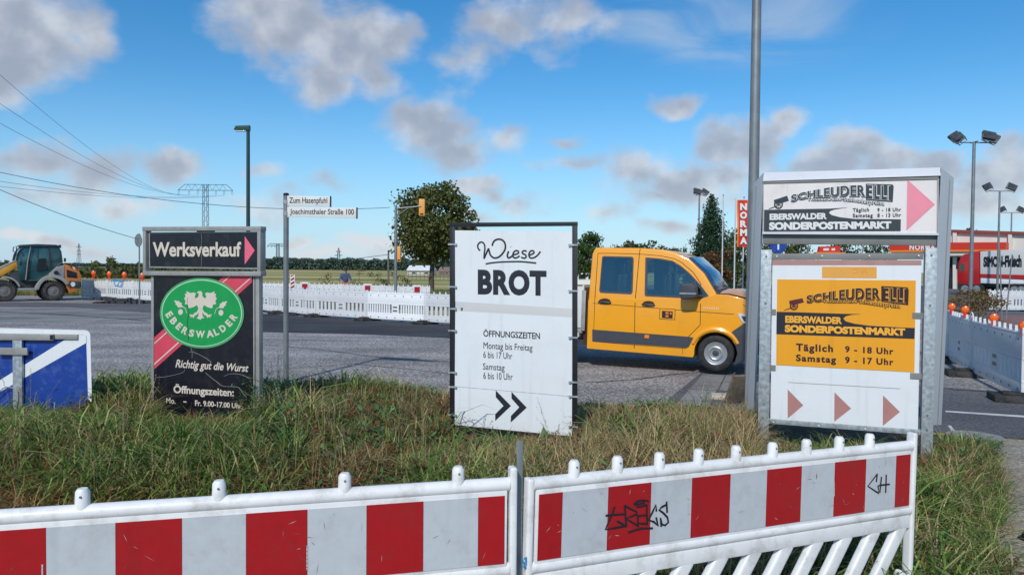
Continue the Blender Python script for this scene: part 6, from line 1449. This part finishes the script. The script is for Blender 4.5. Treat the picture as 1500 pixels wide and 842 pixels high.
    def wheel(cx, cz, y, s=1):
        w = MB(); r = wr; w.lathe((cx, y, cz), [(r * .62, -.005 * s), (r * .7, -.018 * s), (r * .9, -.02 * s), (r * .985, 0), (r, .03 * s), (r, .19 * s), (r * .95, .22 * s), (r * .6, .22 * s)], 40); o = w.obj('wheel', M['tyre'], t, smooth=True)
        w = MB(); w.lathe((cx, y, cz), [(r * .60, -.008 * s), (r * .63, -.012 * s), (r * .645, .01 * s), (r * .60, .012 * s), (r * .56, .05 * s), (r * .5, .03 * s), (r * .42, .012 * s), (r * .40, -.022 * s), (r * .34, -.028 * s), (r * .29, -.02 * s), (r * .27, .01 * s)], 40); h_ = w.obj('rim', M['chrome'], o, smooth=True)
        w = MB(); w.lathe((cx, y, cz), [(.002, -.012 * s), (r * .12, -.016 * s), (r * .27, .004 * s), (r * .28, .03 * s)], 20); w.obj('hub_cap', M['van_dark'], o, smooth=True)
        w = MB()
        for k in range(16):
            a = k * math.pi / 8; rr = r * .49; w.lathe((cx + rr * math.cos(a), y + .012 * s, cz + rr * math.sin(a)), [(r * .045, 0), (r * .045, .004)], 8)
        w.obj('rim_hole', M['black'], o)['kind'] = 'stuff'
        return o
    wheel(wc[0], wc[1], .03); wheel(wc[0], wc[1], Wd - .03, -1)
    rx = wc[0] - 3.64; rz = wc[1] - math.sin(R(1.5)) * 3.64
    wheel(rx, rz, .03); wheel(rx, rz, Wd - .03, -1)
    xr = F.uv(862, 450)[0]; bx0 = rx - 1.20; zf = F.uv(855, 480)[1]
    MB().box(bx0 + .1, wc[0] + .5, .55, .68, zf - .28, zf - .12).obj('chassis_rail', M['van_dark'], t); MB().box(bx0 + .1, wc[0] + .5, Wd - .68, Wd - .55, zf - .28, zf - .12).obj('chassis_rail', M['van_dark'], t)
    MB().box(rx - .06, rx + .06, .2, Wd - .2, rz - .06, rz + .06).obj('axle', M['van_dark'], t)
    # flatbed with drop sides, one hinged side board and a tool box
    z1 = F.uv(852, 425)[1]; z2 = F.uv(852, 456)[1]; z3 = F.uv(852, 494)[1]; xe = xr - .10; x0 = bx0
    fb = MB().box(x0, xe, -.02, Wd + .02, zf - .10, zf - .0).obj('flatbed', M['alu'], t, bevel=.008)
    MB().box(x0, xe, -.045, -.02, zf, z1).obj('side_board', M['trailer'], t, bevel=.004); MB().box(x0, xe, Wd + .02, Wd + .045, zf, z1).obj('side_board', M['trailer'], t, bevel=.004)
    MB().box(x0 - .025, x0, -.02, Wd + .02, zf, z1).obj('tailboard', M['trailer'], t, bevel=.004); MB().box(xe - .03, xe - .002, .0, Wd, zf, z1 + .1).obj('headboard', M['trailer'], t, bevel=.004)
    mb = MB(); mb.box(xr - .8, xr - .16, -.03, .3, z3, zf - .1); mb.obj('tool_box', M['trailer'], t, bevel=.01)
    MB().box(xr - .09, xr - .0, .04, Wd - .04, zf - .3, z1 + .05).obj('cab_rear_frame', M['seam'], t)
    MB().box(xr - .12, xr - .045, -.047, -.02, zf - .05, z1).obj('corner_post', M['alu'], t, bevel=.004)
van()

# ------------------------------------------------------------------ wheel loader
def loader():
    F = face_px(0, 35.9, 118, 38.1); t = F.root('wheel_loader', 'orange and grey wheel loader with dark glass cab standing at the left edge', 'wheel loader')
    K = dict(k=7.654, ox=0, oy=340); C = lambda L: F.pts(L, **K); W = 1.9
    def pr(name, L, m, y0=0, y1=W, par=t, bev=.03): return MB().prism(C(L), y0, y1).obj(name, M[m], par, bevel=bev)
    s = F.uv(130, 400)[0] / 130 
    def wheel(cx, cy, r, y, sgn):
        x, z = C([(cx, cy)])[0]; rr = r / 7.654 * (F.uv(60, 400)[0] - F.uv(50, 400)[0]) / 10; mb = MB(); z = rr
        mb.lathe((x, y, z), [(rr * .55, .02), (rr * .7, -.03), (rr * .92, -.02), (rr * .97, .05), (rr * .97, .42), (rr * .9, .48), (rr * .55, .46)] if sgn > 0 else [(rr * .55, .0), (rr * .9, -.02), (rr * .97, .05), (rr * .97, .42), (rr * .9, .48), (rr * .7, .48), (rr * .55, .44)], 36); o = mb.obj('wheel', M['tyre_dusty'], t, smooth=True)
        mb = MB()
        for k in range(26):
            a = k * 2 * math.pi / 26; c_, s_ = math.cos(a), math.sin(a)
            for side_ in (0, 1):
                a2 = a + side_ * .12; c_, s_ = math.cos(a2), math.sin(a2); y0, y1 = (y - .0, y + .22) if side_ == 0 else (y + .24, y + .46)
                P0 = Vector((x + c_ * rr * .95, 0, z + s_ * rr * .95)); T = Vector((-s_, 0, c_)) * .028; N_ = Vector((c_, 0, s_)) * .07
                mb.add([tuple(P0 - T + Vector((0, yy, 0)) + n_) for yy in (y0, y1) for n_ in (Vector((0, 0, 0)), N_)] + [tuple(P0 + T + Vector((0, yy, 0)) + n_) for yy in (y0, y1) for n_ in (Vector((0, 0, 0)), N_)], [(0, 1, 3, 2), (4, 6, 7, 5), (1, 5, 7, 3), (0, 4, 5, 1), (2, 3, 7, 6)])
        mb.obj('tread', M['tyre_dusty'], o)['kind'] = 'stuff'
        mb = MB(); yy = y + (.03 if sgn > 0 else .43); mb.lathe((x, yy, z), [(rr * .52, -.02 * sgn), (rr * .5, .03 * sgn), (rr * .36, .06 * sgn), (rr * .30, -.02 * sgn), (rr * .12, -.05 * sgn), (.01, -.05 * sgn)][::1 if sgn > 0 else 1], 28); mb.obj('rim', M['loader_rim'], o, smooth=True)
    wheel(600, 652, 128, .0, 1); wheel(48, 656, 132, .0, 1); wheel(600, 652, 128, W - .45, -1); wheel(48, 656, 132, W - .45, -1)
    pr('chassis', [(130, 480), (230, 420), (330, 545), (430, 545), (520, 560), (740, 560), (740, 640), (420, 650), (200, 650), (150, 600)], 'loader_dark', .45, W - .45)
    pr('step', [(200, 628), (420, 628), (420, 652), (200, 652)], 'loader_grey', -.05, .4)
    cab = pr('cab', [(192, 320), (232, 190), (285, 150), (640, 150), (682, 195), (704, 335), (560, 470), (430, 540), (310, 540), (232, 540), (215, 400)], 'glass_teal', .28, W - .28)
    pr('roof', [(235, 158), (250, 140), (420, 132), (640, 140), (690, 162), (700, 178), (640, 160), (280, 162)], 'loader_dark', .2, W - .2, cab)
    mb = MB(); y = .27
    for L, r in (([(190, 320), (205, 250), (240, 190), (290, 152)], .035), ([(345, 150), (335, 320), (295, 540)], .03), ([(545, 150), (565, 250), (575, 400)], .035), ([(655, 155), (690, 220), (706, 340)], .04), ([(704, 338), (560, 470), (430, 545), (300, 545)], .04), ([(430, 150), (432, 300)], .02)):
        q = C(L); mb.tube([(a, y, b_) for a, b_ in q], r, 6); mb.tube([(a, W - y, b_) for a, b_ in q], r, 6)
    mb.obj('cab_frame', M['loader_dark'], cab, smooth=True)
    mb = MB(); q = C([(350, 165), (318, 330), (295, 535)]); mb.tube([(a, .2, b_) for a, b_ in q], .022, 6); mb.obj('door_rail', M['loader_grey'], cab, smooth=True)
    pr('seat', [(440, 300), (520, 290), (540, 420), (420, 440)], 'black', .24, .262, cab, 0)
    pr('side_cowl', [(545, 480), (640, 390), (728, 368), (728, 520), (640, 500)], 'loader_grey', .1, W - .1)
    pr('air_filter', ellipse(632, 455, 26, 24, 14), 'black', .02, .12)
    h = pr('engine_hood', [(724, 358), (775, 370), (885, 412), (918, 500), (917, 610), (880, 655), (775, 690), (735, 560)], 'loader_orange', .12, W - .12)
    pr('vent_grille', [(750, 418), (865, 455), (873, 516), (755, 506)], 'black', .105, .13, h, .005)
    for k in range(3): pr('warning_stripe', [(785 + k * 34, 372 + k * 13), (802 + k * 34, 379 + k * 13), (815 + k * 34, 408 + k * 13), (798 + k * 34, 402 + k * 13)], 'film_red' if k != 1 else 'white_print', .108, .13, h, 0)
    pr('counterweight', [(780, 545), (915, 552), (917, 618), (880, 630), (790, 615)], 'loader_dark', .08, W - .08)
    pr('speed_disc', ellipse(820, 585, 27, 27, 20), 'white_print', .06, .085, t, 0)
    def arcband(cx, cy, r0, r1, a0, a1, name):
        P_ = [(cx + r1 * math.cos(R(a)), cy - r1 * .95 * math.sin(R(a))) for a in range(a0, a1 + 1, 10)] + [(cx + r0 * math.cos(R(a)), cy - r0 * .95 * math.sin(R(a))) for a in range(a1, a0 - 1, -10)]
        o = pr(name, P_, 'loader_grey', -.03, .5, t, .01); o2 = MB().prism(C(P_), W - .5, W + .03).obj(name, M['loader_grey'], t)
    arcband(598, 672, 165, 205, 30, 170, 'fender'); arcband(60, 668, 160, 182, 20, 100, 'fender')
    pr('lift_arm', [(-160, 540), (60, 400), (200, 338), (222, 370), (215, 392), (60, 482), (-20, 520), (-150, 620)], 'loader_yellow', .55, .75); pr('lift_arm', [(-160, 540), (60, 400), (200, 338), (222, 370), (215, 392), (60, 482), (-20, 520), (-150, 620)], 'loader_yellow', W - .75, W - .55)
    pr('tilt_cylinder', [(-120, 470), (60, 370), (185, 318), (195, 335), (70, 400), (-110, 500)], 'loader_grey', .85, 1.05)
    pr('bucket', [(-200, 560), (-150, 540), (-140, 640), (-170, 760), (-330, 770), (-330, 740), (-210, 700)], 'loader_dark', -.1, W + .1)
    mb = MB(); q = C([(165, 310), (178, 230), (150, 215), (152, 170), (185, 158), (188, 212), (205, 190)]); mb.tube([(a, .1, b_) for a, b_ in q], .022, 6); mb.obj('mirror_frame', M['black'], cab)
    pr('rear_mirror', [(722, 292), (740, 290), (742, 330), (724, 334)], 'black', .0, .2, cab, .01)
    for x_ in (245, 685): pr('work_lamp', [(x_ - 12, 140), (x_ + 14, 142), (x_ + 14, 165), (x_ - 12, 162)], 'loader_dark', .3, .5, cab, .01)
loader()

# ------------------------------------------------------------------ worker
def worker():
    Y = 39.5; p = P(505.5, 395, Y); t = thing('person', 'worker in a blue-grey top and bright orange trousers behind the white barriers', 'person', (p.x, p.y, 0), R(200))
    def skin(name, V, E_, rad, m, par, root=0, sub=2):
        me = bpy.data.meshes.new(name); me.from_pydata(V, E_, []); o = link(name, me, par); me.materials.append(m)
        mo = o.modifiers.new('skin', 'SKIN')
        for i, r in enumerate(rad): me.skin_vertices[0].data[i].radius = (r, r) if not isinstance(r, tuple) else r; me.skin_vertices[0].data[i].use_root = (i == root)
        s = o.modifiers.new('sub', 'SUBSURF'); s.levels = sub; s.render_levels = sub; return o
    # one continuous body: pelvis, chest bent forward a little, neck, head, arms, legs
    V = [(0, 0, .95), (0, .03, 1.15), (0, .06, 1.38), (0, .09, 1.50), (0, .12, 1.60), (0, .13, 1.70),
         (.19, .06, 1.42), (.27, .14, 1.17), (.20, .36, 1.08), (.17, .44, 1.06), (-.19, .06, 1.42), (-.29, .10, 1.17), (-.20, .30, 1.02), (-.17, .38, 1.0),
         (.11, 0, .88), (.13, .04, .50), (.13, -.02, .10), (.13, .10, .05), (-.11, 0, .88), (-.14, .10, .50), (-.16, .02, .10), (-.16, .14, .05)]
    E_ = [(0, 1), (1, 2), (2, 3), (3, 4), (4, 5), (2, 6), (6, 7), (7, 8), (8, 9), (2, 10), (10, 11), (11, 12), (12, 13), (0, 14), (14, 15), (15, 16), (16, 17), (0, 18), (18, 19), (19, 20), (20, 21)]
    rad = [(.15, .11), (.14, .10), (.17, .10), .055, .09, .075, .06, .045, .035, .03, .06, .045, .035, .03, .09, .06, .045, .04, .09, .06, .045, .04]
    b = skin('body', V, E_, rad, M['skin'], t)
    for s_, base in ((1, Vector((.17, .44, 1.06))), (-1, Vector((-.17, .38, 1.0)))):
        for k in range(5):
            d = Vector(((k - 2) * .014 * s_, .09 - abs(k - 2) * .008, -.03 - .01 * k)) if k else Vector((-.05 * s_, .04, .0)); q = base + Vector(((k - 2) * .013 * s_, .02, 0))
            mb = MB(); mb.tube([base, q, q + d * .5, q + d + Vector((0, -.01, -.015))], [.016, .011, .010, .008], 6); mb.obj('finger', M['skin'], b, smooth=True)
    skin('shirt', [V[0], V[1], V[2], V[3], V[6], V[7], tuple((Vector(V[7]) + Vector(V[8])) / 2), V[10], V[11], tuple((Vector(V[11]) + Vector(V[12])) / 2)], [(0, 1), (1, 2), (2, 3), (2, 4), (4, 5), (5, 6), (2, 7), (7, 8), (8, 9)], [(.18, .14), (.17, .13), (.20, .13), .07, .08, .062, .052, .08, .062, .052], M['shirt'], t)
    skin('trousers', [V[0], V[14], V[15], V[16], V[18], V[19], V[20], (0, .01, 1.06)], [(0, 1), (1, 2), (2, 3), (0, 4), (4, 5), (5, 6), (0, 7)], [(.17, .14), .12, .085, .07, .12, .085, .07, (.16, .13)], M['hivis'], t)
    for s_ in (.13, -.16): mb = MB(); mb.add([], []); mb.lathe((s_, .06, .05), [(.05, -.05), (.058, -.02), (.05, .03), (.02, .06)], 12, 'z'); o = mb.obj('boot', M['shoe'], t, smooth=True); o.scale = (1, 1, 1)
    mb = MB(); mb.lathe((0, .115, 1.70), [(.105, -.06), (.108, -.01), (.095, .04), (.05, .085), (.01, .095)], 16, 'z'); mb.obj('hair', M['hair'], t, smooth=True)
    mb = MB(); mb.tube([(0, .21, 1.645), (0, .235, 1.62), (0, .205, 1.605)], [.012, .016, .01], 6); mb.obj('nose', M['skin'], t, smooth=True)
    for s_ in (-1, 1): MB().lathe((s_ * .032, .212, 1.655), [(.012, 0), (.004, .004)], 8).obj('eye', M['black'], t); MB().box(s_ * .09 - .008, s_ * .09 + .008, .09, .13, 1.61, 1.66).obj('ear', M['skin'], t, bevel=.006)
    MB().box(-.028, .028, .203, .212, 1.572, 1.580).obj('mouth', M['hair'], t)
    o = MB().tube([(-.15, .38, 1.0), (-.45, .75, 1.12)], .02, 8).obj('tool_handle', M['wood'], smooth=True); o.location = (p.x, p.y, 0); o.rotation_euler = (0, 0, R(200)); tag(o, 'short wooden tool held by the worker in orange trousers', 'tool')
worker()

# ------------------------------------------------------------------ lorry, supermarket and things beyond
def lorry():
    F = face_px(1402, 62, 1500, 58); t = F.root('lorry', 'red lorry with a long white trailer parked before the supermarket', 'lorry'); K = dict(k=4.954, ox=1370, oy=330); C = lambda L: F.pts(L, **K)
    def pr(name, L, m, y0=0, y1=2.5, par=t, bev=.04): return MB().prism(C(L), y0, y1).obj(name, M[m], par, bevel=bev)
    c = pr('cab', [(160, 420), (158, 330), (162, 290), (185, 225), (215, 208), (320, 198), (322, 430), (250, 432)], 'truck_red')
    pr('side_window', [(172, 300), (190, 280), (213, 282), (213, 325), (176, 335)], 'glass', -.02, 0.02, c, 0)
    pr('windscreen', [(156, 325), (163, 285), (172, 262), (180, 262), (168, 325)], 'glass', .2, 2.3, c, 0)
    pr('door', [(180, 262), (240, 262), (240, 410), (180, 410)], 'truck_red', -.015, .02, c, .01); pr('mirror', [(160, 285), (170, 285), (170, 318), (160, 318)], 'black', -.25, -.1, c, .01)
    pr('air_deflector', [(215, 210), (325, 180), (325, 212), (235, 222)], 'truck_red', .2, 2.3, c)
    b = pr('trailer_box', [(326, 190), (640, 172), (1100, 140), (1100, 400), (640, 392), (326, 378)], 'trailer')
    pr('red_band', [(326, 352), (640, 360), (1100, 370), (1100, 398), (640, 390), (326, 376)], 'truck_red', -.012, .01, b, 0)
    mb = MB(); text(F, mb, 'SIMON-Fleisch', [(350, 228), (628, 212)], [(350, 303), (628, 305)], bold=.06, y=-.02, **K); mb.obj('lettering', M['ink'], b)
    pr('skirt', [(326, 380), (640, 394), (640, 425), (480, 425), (326, 420)], 'white_panel', .05, 2.4); pr('chassis', [(200, 425), (1100, 430), (1100, 455), (200, 450)], 'van_dark', .6, 1.9)
    for cx in (215, 300, 575, 625, 900, 960):
        x, z = C([(cx, 470)])[0]; r = .5; o = MB().lathe((x, .02, r), [(r * .6, .0), (r * .95, -.01), (r, .05), (r, .3)], 24).obj('wheel', M['tyre'], t, smooth=True); MB().lathe((x, .0, r), [(.05, -.02), (r * .5, 0), (r * .58, -.015)], 20).obj('rim', M['chrome'], o, smooth=True)
        MB().lathe((x, 2.2, r), [(r, .0), (r, .25), (r * .5, .28)], 20).obj('wheel', M['tyre'], t, smooth=True)
lorry()
def supermarket():
    F = face_px(1310, 88, 1560, 76); t = F.root('supermarket', 'low pale supermarket building with dark red roof edge and red fascia', 'building')
    C = lambda L: F.pts(L); D = 22
    def pr(name, L, m, y0=0, y1=.3, par=t, bev=0): return MB().prism(C(L), y0, y1).obj(name, M[m], par, bevel=bev)
    w = pr('wall', [(1375, 338.5), (1700, 348), (1700, 440), (1375, 432)], 'wall', 0, D)
    pr('roof_edge', [(1372, 335.8), (1705, 345.8), (1705, 350), (1372, 339.8)], 'roof_red', -.4, D + .4, w)
    f = pr('fascia', [(1310, 356.2), (1479, 355.5), (1479, 365.8), (1310, 367)], 'fascia', -1.6, -.1, t); pr('fascia_trim', [(1310, 367.1), (1479, 365.9), (1479, 368.6), (1310, 370)], 'fascia_orange', -1.62, -.1, f)
    pr('canopy', [(1312, 370.1), (1479, 368.7), (1479, 374.5), (1312, 375)], 'wall', -1.4, -.1, f)
    mb = MB(); stext(F, mb, 'NORMA', (1339.5, 358.8, 366.8, 1377, 358.8, 366.8), bold=.04, space=1.2, y=-1.63); mb.obj('lettering', M['white_print'], f)
    for a in (1382, 1397, 1478):
        pr('pillar', [(a, 340), (a + 5.5, 340.2), (a + 5.5, 436), (a, 435)], 'wall', -.35, -.005, w)
    for a in (1385, 1402, 1420, 1438, 1456):
        pr('shop_window', [(a, 377), (a + 15, 377), (a + 15, 428), (a, 427)], 'dark_glass', -.03, .0, w)
supermarket()
def shop_board():
    F = face_px(1195, 66, 1238, 66); t = F.root('shop_board', 'small red shop board on an orange base seen through the gap of the sign frame', 'sign')
    MB().prism(F.pts([(1201, 361), (1231, 360.5), (1231, 371), (1199, 371)]), 0, .4).obj('board', M['fascia'], t); MB().prism(F.pts([(1195, 369.5), (1238, 369.5), (1238, 372.5), (1195, 372.5)]), -.1, .5).obj('base', M['fascia_orange'], t)
    mb = MB()
    for a, b in ((1206, 1214), (1218, 1223)): mb.prism(F.pts([(a, 363.8), (b, 363.6), (b, 366.8), (a, 367)]), -.03, -.0)
    mb.obj('white_marks', M['white_print'], t); MB().prism(F.pts([(1200, 372.6), (1233, 372.6), (1233, 428), (1200, 428)]), 0, .4).obj('support', M['wall'], t)
shop_board()
# far houses seen beneath the oak and behind the van
def house(label, px0, px1, Y, ywall, yroof, rm='far_roof', wm='far_wall'):
    F = face_px(px0, Y, px1, Y); t = F.root('house', label, 'house'); z = F.uv(px0, ywall)[1]; zr = F.uv(px0, yroof)[1]; W = F.W
    w = MB().box(0, W, 0, 7, 0, z).obj('wall', M[wm], t); MB().add([(-.3, -.4, z), (W + .3, -.4, z), (W + .3, 7.4, z), (-.3, 7.4, z), (0, 3.5, zr), (W, 3.5, zr)], [(0, 1, 5, 4), (1, 2, 5), (2, 3, 4, 5), (3, 0, 4), (3, 2, 1, 0)]).obj('roof', M[rm], t)
    n = max(2, int(W / 3))
    for i in range(n): x = W * (i + .5) / n; f = MB().box(x - .5, x + .5, -.04, 0.0, z * .35, z * .75).obj('window', M['white_print'], w); MB().box(x - .42, x + .42, -.05, -.041, z * .38, z * .72).obj('pane', M['dark_glass'], f)
house('long low white shed with pale roof across the field beneath the oak', 597, 634, 190, 396, 388.5, 'far_wall')
house('small brown house with dull roof across the field right of the oak trunk', 643, 690, 200, 397.5, 391, 'far_roof', 'wood')
house('white house behind the rear corner of the orange van, partly hidden', 846, 874, 90, 396, 388)
mb = MB(); a = P(598, 400, 120); b = P(662, 400, 120)
ft = thing('field_fence', 'low brownish fence across the field beneath the oak crown', 'fence', (a.x, a.y, 0)); W = b.x - a.x
for i in range(12): MB().box(W * i / 11 - .05, W * i / 11 + .05, 0, .1, 0, 1.25).obj('fence_post', M['wood'], ft)
for zz in (.35, .75, 1.1): MB().box(0, W, -.03, 0, zz, zz + .16).obj('fence_rail', M['wood'], ft)
# leaning board at the foot of the grey frame, shoe at the right edge, drain cover
p = G(1085, 590); mb = MB(); mb.box(-.02, .02, -.2, .2, 0, .42); o = mb.obj('wooden_board', M['wood'], bevel=.004); o.location = (p.x - .05, p.y, .02); o.rotation_euler = (0, R(24), R(-70)); tag(o, 'short dark board leaning at the foot of the left grey sign column', 'board')
p = G(1500, 790); sh = thing('shoe', 'dark cloth shoe tip at the right edge of the sandy path', 'shoe', (p.x + .11, p.y, .0), R(10))
mb = MB(); mb.tube([(-.13, 0, .035), (-.10, 0, .045), (-.04, 0, .055), (.04, 0, .07), (.12, 0, .075)], [.018, .036, .045, .045, .038], 12); mb.obj('upper', M['shoe'], sh, smooth=True); MB().box(-.14, .14, -.045, .045, 0, .02).obj('sole', M['rubber'], sh, bevel=.009)
mb = MB(); p = G(1428, 640); mb.lathe((p.x, p.y, .002), [(.28, 0), (.28, .012), (.24, .016)], 24, 'z'); o = mb.obj('manhole_cover', M['slab'], smooth=False); o['kind'] = 'structure'
# asphalt rubble at the far road edge
for (px, py, s_, lb) in ((155, 439.5, .5, 'low dark heap of asphalt rubble by the far barriers, left'), (193, 444.5, .8, 'larger dark heap of asphalt rubble at the small round sign post')):
    r = random.Random(int(px)); p = G(px, py); mb = MB()
    for k in range(60):
        a = r.uniform(0, 6.28); q = r.random() ** .6; x = math.cos(a) * q * 2.2 * s_; y = math.sin(a) * q * .7 * s_; h_ = .28 * s_ * (1 - q); w_ = r.uniform(.05, .14); mb.box(x - w_, x + w_, y - w_, y + w_, -.02, h_ + r.uniform(0, .08))
    o = mb.obj('rubble_heap', M['asphalt_new'], bevel=.02); o.location = (p.x, p.y, 0); o['kind'] = 'stuff'; o['label'] = lb
